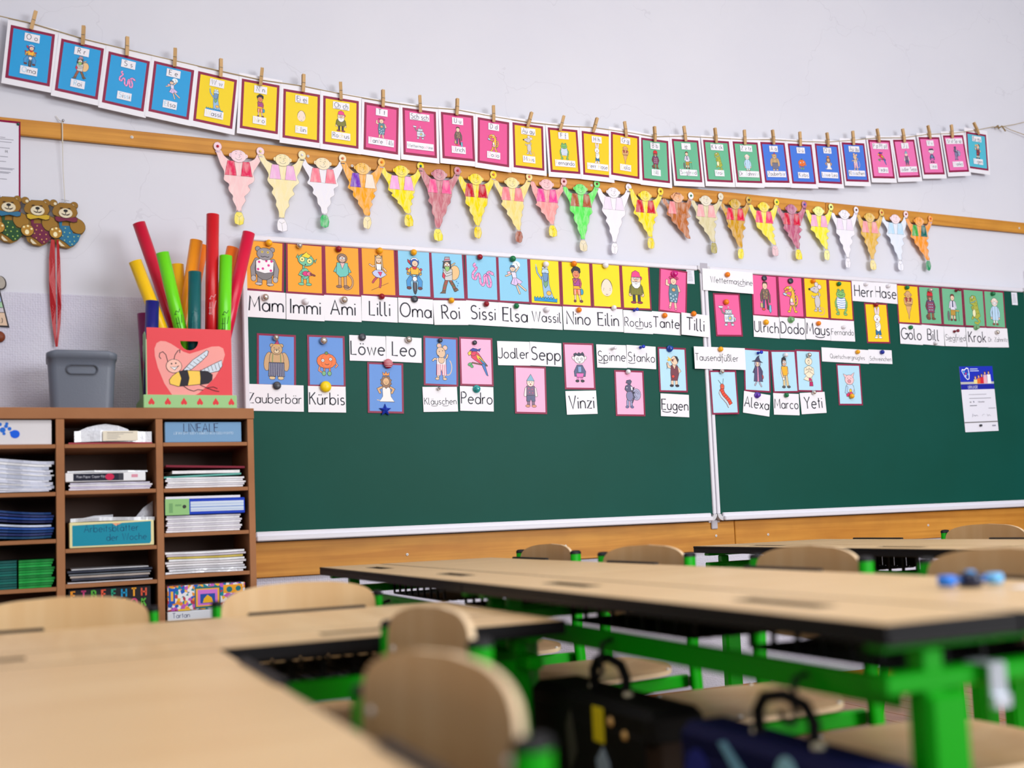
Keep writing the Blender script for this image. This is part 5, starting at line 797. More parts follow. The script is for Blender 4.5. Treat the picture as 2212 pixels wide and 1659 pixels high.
# ------------------------------------------------------------------ left wall hangings
def local_prism(m, pts, y0, y1, col, cx, cy, k): m.prism([((p[0] - cx) * k, -(p[1] - cy) * k) for p in pts][::-1], y0, y1, col)
def oval(x, y, rx, ry, rot=0, n=16):
    r = math.radians(rot); return [(x + rx * math.cos(t) * math.cos(r) - ry * math.sin(t) * math.sin(r), y + rx * math.cos(t) * math.sin(r) + ry * math.sin(t) * math.cos(r)) for t in [2 * math.pi * i / n for i in range(n)]]
BB = (146, 104, 18); CRM = (226, 214, 184)
PAINTW = mat('painted_wood', attr=True, rough=0.5, spec=0.35, noise=(30, (110, 70, 20), 0.1))
def bear(x, z, trouser, dot, bow, label, mirror=1):
    r = empty('wooden_bear', (x, -.012, z)); tag(r, label, 'ornament', 'wooden teddy bear plaques on the wall'); cx, cy, k = 1600, 850, .000148
    def part(name, items, y0, y1, parent=r):
        m = MB()
        for pts, col in items: local_prism(m, pts, y0, y1, col, cx, cy, k); y0 -= .0004; y1 -= .0004
        o = m.build(name, PAINTW, parent); return o
    body = [(1240, 700), (1330, 640), (1800, 640), (1960, 760), (2005, 900), (1960, 1030), (1880, 1110), (1840, 1250), (1740, 1370), (1620, 1440), (1450, 1420), (1330, 1330), (1290, 1180), (1250, 1100), (1180, 980), (1190, 800)]
    part('body', [(body, BB)], -.008, 0)
    t = part('trousers', [([(1400, 950), (1480, 890), (1680, 880), (1720, 1060), (1900, 1080), (1850, 1240), (1760, 1350), (1660, 1395), (1540, 1290), (1420, 1220), (1400, 1080)], trouser), ([(1405, 780), (1480, 780), (1475, 920), (1420, 920)], trouser), ([(1660, 780), (1735, 790), (1730, 890), (1660, 890)], trouser)], -.011, -.008)
    m = MB()
    for px_, py_ in ((1550, 950), (1530, 1050), (1650, 1060), (1610, 1160), (1745, 1150), (1840, 1130), (1530, 1250), (1650, 1280), (1755, 1260), (1700, 1340), (1490, 1140)): local_prism(m, oval(px_, py_, 17, 19, 0, 8), -.0126, -.0122, dot, cx, cy, k)
    m.build('dots', PAINTW, t)
    part('foot', [([(1400, 1250), (1480, 1290), (1640, 1400), (1560, 1430), (1440, 1410), (1390, 1340)], BB), ([(1410, 1270), (1540, 1400), (1450, 1395), (1400, 1330)], CRM)], -.0105, -.008)
    p = part('paw', [(oval(1335, 1080, 148, 148), (30, 26, 20)), (oval(1335, 1080, 138, 140), (182, 132, 36)), (oval(1325, 1125, 46, 60), (248, 236, 190)), (oval(1258, 1005, 26, 26), (250, 232, 170)), (oval(1345, 978, 26, 26), (250, 232, 170)), (oval(1425, 1045, 26, 26), (250, 232, 170))], -.016, -.010)
    part('arm', [(oval(1830, 880, 176, 200, -30), (40, 30, 16)), (oval(1830, 880, 168, 192, -30), (156, 112, 22))], -.0125, -.009)
    h = part('head', [([(1250, 560), (1290, 440), (1420, 325), (1680, 320), (1800, 420), (1835, 560), (1790, 660), (1640, 700), (1400, 690), (1280, 640)], (40, 30, 16)), ([(1258, 560), (1298, 445), (1424, 333), (1676, 328), (1792, 424), (1827, 560), (1784, 654), (1638, 692), (1402, 682), (1286, 634)], BB)], -.016, -.011)
    for s, (ex, ey) in ((-1, (1290, 345)), (1, (1755, 365))): part('ear', [(oval(ex, ey, 92, 92), (40, 30, 16)), (oval(ex, ey, 86, 86), BB), (oval(ex + 38 * -s, ey + 12, 36, 36), CRM)], -.013, -.008)
    mz = part('muzzle', [(oval(1560, 585, 155, 118), CRM), (oval(1560, 528, 50, 36), (20, 16, 18)), ([(1552, 560), (1568, 560), (1568, 625), (1552, 625)], (20, 16, 18)), ([(1565, 625), (1640, 600), (1655, 585), (1660, 592), (1640, 625), (1600, 645), (1570, 640)], (60, 40, 36)), ([(1555, 625), (1480, 600), (1470, 585), (1480, 615), (1530, 640), (1560, 640)], (60, 40, 36)), (oval(1470, 462, 34, 12), (60, 36, 14)), (oval(1640, 465, 34, 12), (60, 36, 14))], -.0195, -.0165, h)
    part('bow', [([(1310, 690), (1370, 670), (1560, 710), (1760, 665), (1835, 690), (1820, 780), (1740, 805), (1580, 770), (1400, 815), (1330, 780)], (40, 26, 20)), ([(1318, 694), (1372, 678), (1560, 716), (1758, 673), (1827, 692), (1812, 774), (1738, 797), (1580, 762), (1402, 807), (1338, 776)], bow)], -.0175, -.0145)
    return r
bear(-.076, 1.996, (12, 74, 34), (170, 200, 90), (30, 110, 150), 'wooden bear plaque in green dotted trousers and blue bow, leftmost')
bear(.018, 1.991, (110, 12, 60), (206, 150, 90), (206, 170, 30), 'wooden bear plaque in dark red dotted trousers and yellow bow')
bear(.111, 1.989, (10, 110, 150), (150, 190, 150), (116, 14, 60), 'wooden bear plaque in blue dotted trousers with a wire hanger')
m = MB(); m.tube([(.075, -.006, 2.396), (.086, -.008, 2.38), (.096, -.024, 2.371), (.0965, -.024, 2.30), (.0975, -.016, 2.20), (.103, -.014, 2.078)], .0012, 6, (214, 206, 190)); m.tube([(.096, -.026, 2.369), (.0965, -.0262, 2.29)], .0022, 6, (214, 206, 190)); m.tube([(.098, -.014, 2.066), (.104, -.014, 2.08), (.11, -.014, 2.066)], .0008, 5, (110, 106, 110)); m.tube([(.091, -.014, 2.083), (.118, -.014, 2.079)], .0006, 5, (90, 80, 90))
tag(m.build('cord', PAPER), 'thin cream cord over the rail holding the bears', 'cord')
m = MB(); m.lathe([(.0015, 0), (.0015, -.026), (.0046, -.027), (.0046, -.03), (.001, -.031)], 10, (60, 60, 64), 0, (0, 0, 0), 'y'); tag(m.build('nail', STEEL, None, (.099, 0, 2.3735)), 'dark nail above the rail holding the cord of the bears', 'nail')
r = empty('lanyard', (.07, -.02, 1.93)); tag(r, 'red ribbon lanyard with white script hanging below the bears', 'lanyard')
RIB = mat('red_ribbon', (176, 2, 18), 0.4, spec=0.5)
for s, (xs, ws) in enumerate((((-.008, -.011, -.011, -.009, -.006, .001), (.006, .010, .0105, .0095, .006, .0025)), ((.008, .010, .011, .012, .010, .003), (.0035, .0055, .0065, .0065, .005, .0025)))):
    m = MB(); zs = (0, -.07, -.15, -.24, -.31, -.39); V = []
    for k in range(6):
        tw = (.003, -.001, .002, -.003, .001, 0)[k]
        V += [(xs[k] - ws[k], -.002 - tw - s * .002, zs[k]), (xs[k] + ws[k], -.002 + tw - s * .002, zs[k]), (xs[k] + ws[k], -.001 + tw - s * .002, zs[k]), (xs[k] - ws[k], -.001 - tw - s * .002, zs[k])]
    F = [(k * 4 + a, k * 4 + (a + 1) % 4, k * 4 + 4 + (a + 1) % 4, k * 4 + 4 + a) for k in range(5) for a in range(4)] + [(0, 3, 2, 1), (20, 21, 22, 23)]
    m.add(V, F, (190, 8, 26)); o = m.build('ribbon', RIB, r)
    d = Ink(1, 0, 0, -.0075, EPS)
    for q in range(3):
        zz = -.09 - q * .085; cx = xs[1] + .001; d.line([(cx - .003, zz - .02), (cx + .003, zz - .012), (cx - .001, zz - .008), (cx + .003, zz), (cx - .001, zz + .004), (cx + .002, zz + .012), (cx - .002, zz + .02)], .0006, (226, 120, 130))
    d.build('script_print', PAPER, o)
m = sheet(.21, .33, .001, MINK); o = m.build('notice_sheet', PAPER, None, (-.148, -.0235, 2.189), (0, .004, 0)); tag(o, 'white printed notice on a magenta backing sheet at the left edge', 'notice')
d = Ink(1, 0, 0, -.0011, EPS); u_rect(d, -.1, .099, -.158, .157, (226, 226, 238))
for i, z in enumerate((.10, .094, .084, .062, .03, .012, -.012, -.016, -.026, -.03, -.052)): u_rect(d, -.08, .055 + (i * 53 % 11) * .003, z, z + .0018, (120, 118, 136))
write(d, 'M.', .06, .046, .0052, .24, (40, 36, 50)); d.build('print', PAPER, o)
m = MB(); m.lathe([(.005, 0), (.005, -.003), (.0034, -.006), (.001, -.0065)], 10, (0, 84, 70), 0, (0, 0, 0), 'y'); tag(m.build('thumbtack', PLAST, None, (-.05, -.025, 2.343)), 'dark green thumbtack in the corner of the magenta-edged notice', 'thumbtack')
r = empty('painted_sign', (-.16, -.004, 1.69)); tag(r, 'tilted pastel painted sign with black outline and grey paw, left edge', 'sign')
m = MB(); m.prism([(-.12, -.075), (.079, -.083), (.048, .055), (-.12, .08)], -.006, 0, (36, 32, 40)); m.build('board', PAINTW, r)
for n, (a, b, c) in enumerate(((-.075, -.03, (226, 196, 170)), (-.03, -.012, (206, 200, 206)), (-.012, .008, (170, 214, 176)), (.008, .03, (168, 190, 226)), (.03, .052, (230, 170, 186)))):
    def ex(z): return .0745 - (z + .083) * .225
    m = MB(); m.prism([(-.118, a), (ex(a), a - .002), (ex(b), b), (-.118, b)], -.0066, -.006, c); m.build('colour_band', PAINTW, r)
m = MB(); m.prism(oval(.052, .075, .018, .025, 10), -.0105, -.0065, (40, 36, 40)); m.prism(oval(.0505, .076, .0155, .0225, 10), -.0112, -.0104, (176, 168, 158)); m.build('paw', PAINTW, r)
d = Ink(1, 0, 0, -.0068, EPS); write(d, '..)', .052, -.068, .0105, .2, (30, 28, 36)); d.build('lettering', PAINTW, r); d = Ink(1, 0, 0, -.0068, EPS); write(d, ')', .044, .004, .012, .25, (20, 30, 60)); d.build('lettering', PAINTW, r)
m = MB(); m.lathe([(.001, .009), (.016, .007), (.021, 0), (.016, -.007), (.001, -.009)], 18, (122, 50, 14), 0, (0, 0, 0), 'y'); tag(m.build('wooden_disc', PAINTW, None, (-.115, -.011, 1.572)), 'brown wooden disc below the painted sign at the left edge', 'ornament')
# framed picture at the right edge
r = empty('framed_picture', (5.24, 0, 1.86)); tag(r, 'white framed picture just in view right of the right chalkboard', 'picture')
m = MB(); m.box(-.278, .278, -.022, -.005, -.24, -.215, b=.003); m.box(-.278, .278, -.022, -.005, .215, .24, b=.003); m.box(-.278, -.262, -.022, -.005, -.215, .215); m.box(.262, .278, -.022, -.005, -.215, .215); m.build('frame', ALU, r)
m = MB(); m.box(-.262, .262, -.012, -.006, -.215, .215, (120, 112, 108)); m.build('picture', PAPER, r)

# ------------------------------------------------------------------ pigeonhole shelf
SX = [-.249, -.223, .061, .087, .371, .394, .676, .698]
r = empty('pigeonhole_shelf', (.2245, -.2, 0)); tag(r, 'brown wooden pigeonhole shelf full of papers below the red bee box', 'shelf'); ox = .2245
def sb(name, x0, x1, z0, z1, m_=SHELFW, y0=-.17, y1=.168, b=.0015):
    q = MB(); q.box((x0 - x1) / 2, (x1 - x0) / 2, y0, y1, (z0 - z1) / 2, (z1 - z0) / 2, b=b); q.build(name, m_, r, ((x0 + x1) / 2 - ox, 0, (z0 + z1) / 2))
sb('top_board', -.252, .7, 1.2455, 1.2825, SHELFW, -.172); sb('side_panel', .676, .698, 0, 1.245); sb('side_panel', -.249, -.223, 0, 1.245); sb('divider', .061, .087, .03, 1.245); sb('divider', .371, .394, .03, 1.245); sb('base_board', -.222, .675, 0.0, .06)
sb('back_panel', -.222, .675, .061, 1.244, SHELFIN, .155, .167, 0)
ZS = {0: [1.162, 1.007, .855, .701, .55, .40, .25], 1: [1.162, 1.010, .821, .707, .55, .40, .25], 2: [1.165, 1.009, .859, .719, .55, .40, .25]}
for c, (x0, x1) in enumerate(((-.2225, .0605), (.0875, .3705), (.3945, .6755))):
    for z in ZS[c]: sb('shelf_board', x0, x1, z - .013, z, SHELFW, -.168, .154, .001)
# contents
FOIL = mat('plastic_sleeve', (226, 228, 236), 0.12, spec=0.8, bump=(90, 0.6), coat=0.5)
CARDB = mat('printed_cardboard', attr=True, rough=0.6, spec=0.3)
def flat(name, x0, x1, z, t, col, lab, cat, grp=None, y0=-.355, dep=.27, wav=.0, ph=0.0, tilt=0.0, m_=None, fore=0.0, droop=0.0, edge=None):
    """a thin folder or book lying in a pigeonhole; its front edge faces the room"""
    nx = 12; V = []; cx = (x0 + x1) / 2; hw = (x1 - x0) / 2
    for i in range(nx + 1):
        x = -hw + 2 * hw * i / nx; zz = wav * math.sin(i / nx * 4.4 + ph) + tilt * x - droop * (i / nx) ** 4
        V += [(x, fore * math.sin(i * 1.3), zz), (x, dep, zz * .3), (x, dep, zz * .3 + t), (x, fore * math.sin(i * 1.3), zz + t)]
    F = [(i * 4 + a, i * 4 + (a + 1) % 4, i * 4 + 4 + (a + 1) % 4, i * 4 + 4 + a) for i in range(nx) for a in range(4)] + [(0, 3, 2, 1), (nx * 4, nx * 4 + 1, nx * 4 + 2, nx * 4 + 3)]
    m = MB(); m.add(V, F, col); o = m.build(name, m_ or CARDB, None, (cx, y0, z))
    if grp:
        n = STK.get(grp, 0); STK[grp] = n + 1; lab = (ORD[n] + ' ' if n else 'lowest ') + lab + (' counted from below' if n else '')
    tag(o, lab, cat, grp); return o
ORD = ['lowest', 'second', 'third', 'fourth', 'fifth', 'sixth', 'seventh', 'eighth', 'ninth', 'tenth', 'eleventh', 'twelfth', 'thirteenth', 'fourteenth']
STK = {}
def crate(name, x0, x1, z0, z1, col, lab, cat, y0=-.357, dep=.25, m_=None, b=.002):
    q = MB(); q.box((x0 - x1) / 2, (x1 - x0) / 2, 0, dep, 0, z1 - z0, col, b=b); o = q.build(name, m_ or CARDB, None, ((x0 + x1) / 2, y0, z0)); tag(o, lab, cat); return o
# left column
o = crate('game_box', -.215, .049, 1.1625, 1.243, (226, 222, 226), 'white box with blue splashes lying upside down, top left pigeonhole', 'box'); d = Ink(1, 0, 0, -.0003, EPS)
for x, z, q in ((-.03, .055, .008), (-.012, .048, .009), (-.02, .066, .006), (-.002, .06, .006), (.0, .068, .005), (-.042, .044, .006), (.008, .052, .006), (-.03, .038, .005), (-.008, .036, .005), (.012, .04, .004)): d.poly(d.el(x + .0, z, q, q, 0, 10), (30, 110, 214))
d.poly(d.el(.024, .034, .014, .013, 0, 14), (10, 90, 226)); d.poly(d.el(.024, .036, .014, .012, 0, 14), (10, 96, 230))
d.flip = -1; sv = d.u; d.u = -1; d.flip = 1; write(d, 'Niveau', .095, -.044, .013, .13, (90, 90, 110)); d.u = sv; d.build('print', CARDB, o)
for i in range(13):
    t = (.006, .005, .009, .004, .01, .006, .012, .004, .008, .006, .01, .007, .01)[i]; z = 1.0105 + sum((.006, .005, .009, .004, .01, .006, .012, .004, .008, .006, .01, .007, .01)[:i]) + i * .0006
    flat('paper_folder', -.215, .04 + (i * 7 % 5) * .004, z, t, ((206, 210, 228), (226, 228, 240), (196, 202, 222), (236, 236, 240))[i % 4], 'white folder in the wavy left pigeonhole stack', 'folder', 'white folders in the left pigeonhole', wav=.007 * min(1, i / 4), ph=.6, fore=.005)
for i in range(9):
    flat('blue_folder', -.215, .046 + (i * 5 % 4) * .003, .8635 + i * .0098 + (.004 if i > 4 else 0), .006, ((38, 52, 110), (30, 70, 150), (24, 34, 84), (206, 216, 240), (40, 84, 170), (20, 60, 120))[(i * 5 + 1) % 6] if i else (24, 70, 110), 'blue folder in the left pigeonhole', 'folder', 'blue folders in the left pigeonhole', wav=.004, ph=1.2, tilt=-.06 * (i / 8), fore=.005)
flat('pink_booklet', -.215, .028, .8755 + .0, .0001, (200, 120, 180), 'x', 'booklet') if False else None
for i in range(11):
    y = .7018 + i * .0083; flat('exercise_book', -.105 + .052 * 0 - .0 + (.055 if True else 0), .046 + (i * 5 % 4) * .0035, y, .0068, ((20, 150, 60), (16, 128, 52), (30, 166, 70))[i % 3], 'bright green exercise book at the lower left', 'exercise book', 'green exercise books', fore=.001, wav=.0002, tilt=.01)
    flat('exercise_book', -.215, -.056, y, .0066, ((10, 96, 92), (14, 84, 80), (16, 110, 100))[i % 3], 'dark teal exercise book beside the green ones', 'exercise book', 'teal exercise books', fore=.001, tilt=.01)
# middle column
flat('red_folder', .10, .362, 1.1635, .0045, (170, 60, 76), 'thin red folder under the plastic-wrapped paper, top middle pigeonhole', 'folder')
q = flat('wrapped_paper', .118, .36, 1.1695, .036, (232, 230, 236), 'stack of paper wrapped in clear plastic, top middle pigeonhole', 'paper', m_=FOIL, wav=.002, fore=.004)
o = crate('paper_label', .205, .315, 1.173, 1.2055, (236, 226, 206), 'cream printed label tucked in front of the wrapped paper', 'label', -.3645, .0012, b=0); d = Ink(1, 0, 0, -.0003, EPS)
for i in range(5): u_rect(d, -.042, (.04, .01, -.005, .0, -.01)[i], .026 - i * .005, .0275 - i * .005, (120, 110, 110) if i == 0 else (170, 164, 160))
d.build('print', CARDB, o)
for i in range(4): flat('paper_sheet', .10 + .004 * (i % 2), .352 + .004 * (i % 3), 1.0115 + i * .0062, .0052, ((226, 222, 236), (206, 200, 226), (236, 234, 240), (214, 210, 230))[i], 'white paper under the copier film box', 'paper', 'papers under the copier film box', fore=.003)
o = crate('film_box', .089, .338, 1.0385, 1.068, (240, 240, 244), 'flat box of copier film with black and pink print, second middle pigeonhole', 'box', -.36, .24); d = Ink(1, 0, 0, -.0003, EPS); u_rect(d, -.10, .055, .003, .027, (24, 26, 48)); write(d, 'Plain Paper Copier Film', -.045, .013, .0054, .16, (226, 226, 236), fit=.09); d.poly(d.el(.012, .015, .014, .011, 0, 12), (206, 30, 80)); u_rect(d, .04, .052, .004, .026, (60, 60, 70)); u_rect(d, .08, .1, .012, .022, (226, 150, 170)); d.build('print', CARDB, o)
flat('plastic_sleeve', .096, .345, 1.0692, .005, (200, 206, 210), 'clear plastic sleeve on top of the copier film box', 'plastic sleeve', m_=FOIL, wav=.001, fore=.003)
o = crate('teal_box', .1, .362, .8225, .906, (236, 226, 170), 'teal box with handwriting, third pigeonhole of the middle column', 'box', -.362, .26); d = Ink(1, 0, 0, -.0003, EPS)
d.poly([(-.122, .006), (.118, .006), (.122, .014), (.122, .08), (.03, .077), (.012, .07), (.0, .077), (-.122, .074)], (14, 142, 168)); d.poly([(.0, .077), (.012, .068), (.03, .077)], (236, 166, 130)); write(d, 'Arbeitsblätter', -.002, .05, .0135, .13, (16, 66, 110), fit=.185); write(d, 'der Woche', .045, .02, .0135, .13, (16, 66, 110), fit=.125); d.build('lettering', CARDB, o)
for i in range(3): flat('plastic_sleeve', .104, .366 - .0 * i, .9072 + i * .004, .003, (196, 198, 206), 'clear plastic sleeve on the teal box', 'plastic sleeve', 'sleeves on the teal box', m_=FOIL, wav=.002, ph=i * .05, fore=.004)
for i in range(6): flat('grey_folder', .094 + (i * 3 % 4) * .004, .356 - (i * 3 % 4) * .004, .7085 + i * .0085, (.003, .007, .006, .004, .006, .003)[i], ((214, 212, 216), (60, 62, 76), (176, 164, 156), (120, 124, 132), (54, 58, 74), (206, 208, 214))[i], 'grey folder in the middle column', 'folder', 'grey folders in the middle pigeonhole', fore=.003, m_=CARDB)
o = crate('letter_game_box', .096, .35, .5505, .689, (26, 22, 28), 'black box with colourful letters, fifth pigeonhole of the middle column', 'box'); d = Ink(1, 0, 0, -.0003, EPS); cc = ((240, 150, 30), (200, 60, 120), (90, 180, 60), (236, 90, 60), (30, 150, 120), (20, 150, 200), (250, 170, 40), (226, 90, 60))
for i, ch in enumerate('FTBFEHTH'): write(d, ch, -.112 + i * .031, .106, .0145, .34, cc[i])
for i, ch in enumerate('LAMERSOK'): write(d, ch, -.112 + i * .031, .072, .0145, .34, cc[(i + 3) % 8])
d.build('print', CARDB, o)
for (x0_, x1_, zt, yy) in ((.30, .367, .972, -.30), (.12, .24, .93, -.28)):
    V = [(x0_, yy, .909), (x1_, yy + .01, .909), (x1_, yy + .012, zt), ((x0_ + x1_) / 2, yy - .01, (zt + .909) / 2 + .008), (x0_ + .01, yy, .918)]; m = MB(); m.add(V + [(x, y + .004, z) for x, y, z in V], [(0, 1, 3, 4), (1, 2, 3), (5, 9, 8, 6), (6, 8, 7), (0, 5, 6, 1), (1, 6, 7, 2), (2, 7, 8, 3), (3, 8, 9, 4), (4, 9, 5, 0)], (206, 208, 216), 0, True)
    tag(m.build('plastic_wrap', FOIL), 'crumpled clear plastic wrap sticking up %s of the teal box' % ('at the right end' if x0_ > .25 else 'at the left half'), 'plastic wrap')
m = MB(); pts = [(-.085, 0), (-.06, .012), (-.03, .02), (.0, .024), (.04, .018), (.07, .006), (.075, 0)]; m.prism(pts, 0, .12, (190, 190, 200)); tag(m.build('plastic_wrap', FOIL, None, (.215, -.35, 1.206)), 'crumpled clear plastic wrap on the wrapped paper in the top middle pigeonhole', 'plastic wrap')
# right column
o = crate('ruler_box', .402, .658, 1.1655, 1.236, (118, 160, 200), 'blue cardboard box marked LINEALE, top right pigeonhole', 'box'); d = Ink(1, 0, 0, -.0003, EPS); write(d, 'LINEALE', -.008, .036, .0165, .14, (40, 44, 84)); 
sv = d.u; d.u = -1; write(d, 'GUARANTEED FOR COPIER, LASER AND INKJET'.replace(',', ''), .0, -.036, .0048, .24, (190, 214, 236), fit=.2); d.u = sv; d.build('lettering', CARDB, o)
for i in range(5): flat('paper_sheet', .402 + .004 * (i % 3), .66 + .005 * (i % 3), 1.0108 + i * .0072, .0062, ((232, 230, 236), (214, 212, 222), (240, 238, 242), (226, 226, 234), (236, 234, 240))[i], 'white paper in the second right pigeonhole', 'paper', 'papers in the second right pigeonhole', fore=.003)
flat('green_folder', .398, .655, 1.0485, .006, (100, 176, 166), 'pale green folder under the top white papers, second right pigeonhole', 'folder', tilt=.035, fore=.002); flat('white_booklet', .425, .65, 1.059, .010, (238, 236, 240), 'white booklet on the pale green folder, second right pigeonhole', 'booklet', tilt=-.0, fore=.002, dep=.2)
flat('red_ring_folder', .405, .668, 1.0785, .007, (126, 20, 46), 'tilted dark red folder topmost in the second right pigeonhole', 'folder', tilt=-.03, fore=.0)
for i in range(8): flat('paper_sheet', .402 + .003 * (i % 3), .646 + .004 * (i % 3), .8605 + i * .0071, .0062, ((236, 234, 240), (214, 210, 222))[i % 2], 'white paper under the blue ring binder', 'paper', 'papers under the ring binder', fore=.003)
r2 = empty('ring_binder', (.532, -.362, .919)); tag(r2, 'blue ring binder with a pale green label lying in the right column', 'binder')
q = MB(); q.box(-.132, .132, 0, .25, .0, .054, (12, 60, 190), b=.002); q.build('cover', CARDB, r2); q = MB(); q.box(-.1325, -.054, -.0006, .0, .0, .0545, (150, 200, 130)); q.build('label_end', CARDB, r2); q = MB(); q.box(-.05, .128, -.0008, .0, .01, .044, (210, 222, 240)); q.build('title_label', CARDB, r2); q = MB(); q.lathe([(.006, 0), (.006, -.0012), (.0035, -.0016), (.003, -.0004)], 12, (60, 60, 60), 0, (-.07, -.0006, .028), 'y'); q.build('finger_ring', CARDB, r2)
d = Ink(1, 0, 0, -.001, EPS); u_rect(d, -.05, .128, .024, .0262, (80, 130, 210)); u_rect(d, -.05, .128, .034, .0355, (150, 180, 226)); u_rect(d, -.05, .128, .015, .0165, (150, 180, 226)); u_rect(d, -.12, -.108, .008, .04, (120, 170, 110)); u_rect(d, -.1, -.08, .03, .036, (120, 170, 110)); d.build('print', CARDB, r2)
flat('white_booklet', .402, .65, .9738, .008, (236, 234, 240), 'white booklet on top of the blue ring binder', 'booklet', fore=.001)
for i in range(9): flat('paper_folder', .398 + .004 * (i * 3 % 4), .655 + .005 * (i * 2 % 3), .7205 + i * .0083, .0066, ((226, 222, 226), (236, 234, 240), (206, 204, 212), (238, 236, 240), (222, 216, 220), (240, 240, 244), (206, 184, 90), (206, 196, 206), (240, 240, 244))[i], 'folder in the fourth right pigeonhole', 'folder', 'papers in the fourth right pigeonhole', fore=.004, wav=.001, ph=i * .3, m_=FOIL if i in (0, 1) else None)
o = crate('tape_box', .402, .62, .565, .5955, (232, 236, 244), 'white box with blue lettering and a yellow patch under the patterned box', 'box'); d = Ink(1, 0, 0, -.0003, EPS); write(d, 'Tartan', -.065, .009, .0095, .16, (40, 60, 130)); u_rect(d, .075, .108, .002, .028, (226, 226, 20)); d.build('lettering', CARDB, o)
flat('dvd_case', .402, .62, .5505, .012, (60, 60, 66), 'dark case with shiny print at the bottom of the right column', 'case')
def patmat():
    m = mat('mosaic_print', (240, 240, 244), 0.5, spec=0.3); nt = m.node_tree; N = nt.nodes; L = nt.links; b = N['Principled BSDF']; tc = [n for n in N if n.type == 'TEX_COORD'][0]
    v = N.new('ShaderNodeTexVoronoi'); v.inputs['Scale'].default_value = 95; L.new(tc.outputs['Object'], v.inputs['Vector'])
    s = N.new('ShaderNodeSeparateColor'); L.new(v.outputs['Color'], s.inputs[0]); cr = N.new('ShaderNodeValToRGB'); cr.color_ramp.interpolation = 'CONSTANT'; cs = [(240, 236, 240), (190, 60, 70), (250, 190, 40), (30, 90, 190), (240, 236, 240), (0, 140, 150), (200, 90, 190), (240, 150, 40)]
    for i, c in enumerate(cs):
        e = cr.color_ramp.elements[i] if i < 2 else cr.color_ramp.elements.new(i / 8); e.position = i / 8; e.color = lin(c)
    L.new(s.outputs[0], cr.inputs[0]); L.new(cr.outputs[0], b.inputs['Base Color']); return m
o = crate('patterned_box', .403, .66, .597, .681, (200, 200, 200), 'box with a bright mosaic pattern in the fifth right pigeonhole', 'box', m_=patmat()); d = Ink(1, 0, 0, -.0003, EPS)
for x0, x1, z0, z1, c in ((-.124, -.104, .025, .076, (20, 90, 190)), (-.118, -.11, .034, .066, (250, 190, 60)), (-.04, .045, .004, .076, (30, 110, 120)), (-.036, .041, .01, .07, (250, 180, 50)), (-.03, .035, .014, .066, (214, 120, 214)), (-.022, .027, .02, .052, (30, 80, 170))): u_rect(d, x0, x1, z0, z1, c)
d.poly([(-.014, .022), (.02, .022), (.016, .038), (.002, .048), (-.01, .036)], (246, 186, 30)); u_rect(d, .055, .12, .05, .078, (246, 170, 30)); d.poly(d.el(.075, .062, .01, .01), (20, 120, 130)); d.poly(d.el(.105, .064, .009, .009), (20, 120, 130)); u_rect(d, -.095, -.055, .0, .006, (250, 200, 50)); d.build('print', CARDB, o)
# ------------------------------------------------------------------ on top of the shelf
GREYP = mat('grey_bin_plastic', (104, 110, 124), 0.42, spec=0.45, bump=(220, 0.1))
r = empty('storage_bin', (.146, -.23, 1.2832)); tag(r, 'grey plastic bin with a slot handle on top of the shelf', 'bin')
def rr(w_, d_, rad, n=4):
    P_ = []
    for sx, sy, a0 in ((1, 1, 0), (-1, 1, 90), (-1, -1, 180), (1, -1, 270)): P_ += [(sx * (w_ / 2 - rad) + rad * math.cos(math.radians(a0 + 90 * k / n)), sy * (d_ / 2 - rad) + rad * math.sin(math.radians(a0 + 90 * k / n))) for k in range(n + 1)]
    return P_
def binshell():
    m = MB(); lev = [(0, .196, .15, 0), (.06, .202, .156, 0), (.14, .210, .166, 0), (.172, .214, .170, .006), (.174, .221, .177, .006), (.19, .223, .179, .012), (.198, .223, .179, .016), (.2, .217, .173, .016), (.175, .205, .161, .01), (.02, .188, .142, 0)]
    V = []; n = len(rr(.1, .1, .02))
    for z, w_, d_, bow in lev:
        for x, y in rr(w_, d_, .028): V.append((x, y, z + bow * (1 - min(1, (abs(x) / (w_ / 2)) ** 2)) * (1 if abs(y) > d_ * .3 else 1) - bow * .5))
    F = [(i * n + k, i * n + (k + 1) % n, (i + 1) * n + (k + 1) % n, (i + 1) * n + k) for i in range(len(lev) - 1) for k in range(n)]
    m.add(V, F, (104, 110, 124), 0, True); m.add(V[:n], [list(range(n))[::-1]]); m.add(V[-n:], [list(range(n))]); return m
binshell().build('shell', GREYP, r)
m = MB(); o_ = [(.049 * math.cos(t) * (1.0), .0) for t in (0,)]
ringo = [((.033 if math.cos(t) > 0 else -.033) + .017 * math.cos(t), .017 * math.sin(t)) for t in [math.pi * 2 * (k + .5) / 20 for k in range(20)]]
ringi = [((.033 if math.cos(t) > 0 else -.033) + .0135 * math.cos(t), .0135 * math.sin(t)) for t in [math.pi * 2 * (k + .5) / 20 for k in range(20)]]
n = 20; V = [(x, -.004, z) for x, z in ringo] + [(x, -.004, z) for x, z in ringi] + [(x, .008, z) for x, z in ringi] + [(x, .004, z) for x, z in ringo]
m.add(V, [(k, (k + 1) % n, n + (k + 1) % n, n + k) for k in range(n)] + [(n + k, n + (k + 1) % n, 2 * n + (k + 1) % n, 2 * n + k) for k in range(n)] + [(3 * n + k, 3 * n + (k + 1) % n, (k + 1) % n, k) for k in range(n)] + [tuple(2 * n + k for k in range(n))], (70, 74, 88))
m.build('handle_slot', mat('dark_bin_plastic', (66, 70, 84), 0.5), r, (0, -.0855, .134), (.07, 0, 0))
r = empty('magazine_box', (.4885, -.22, 1.2832)); tag(r, 'red cardboard box with a bee drawing on a green base with hearts', 'box')
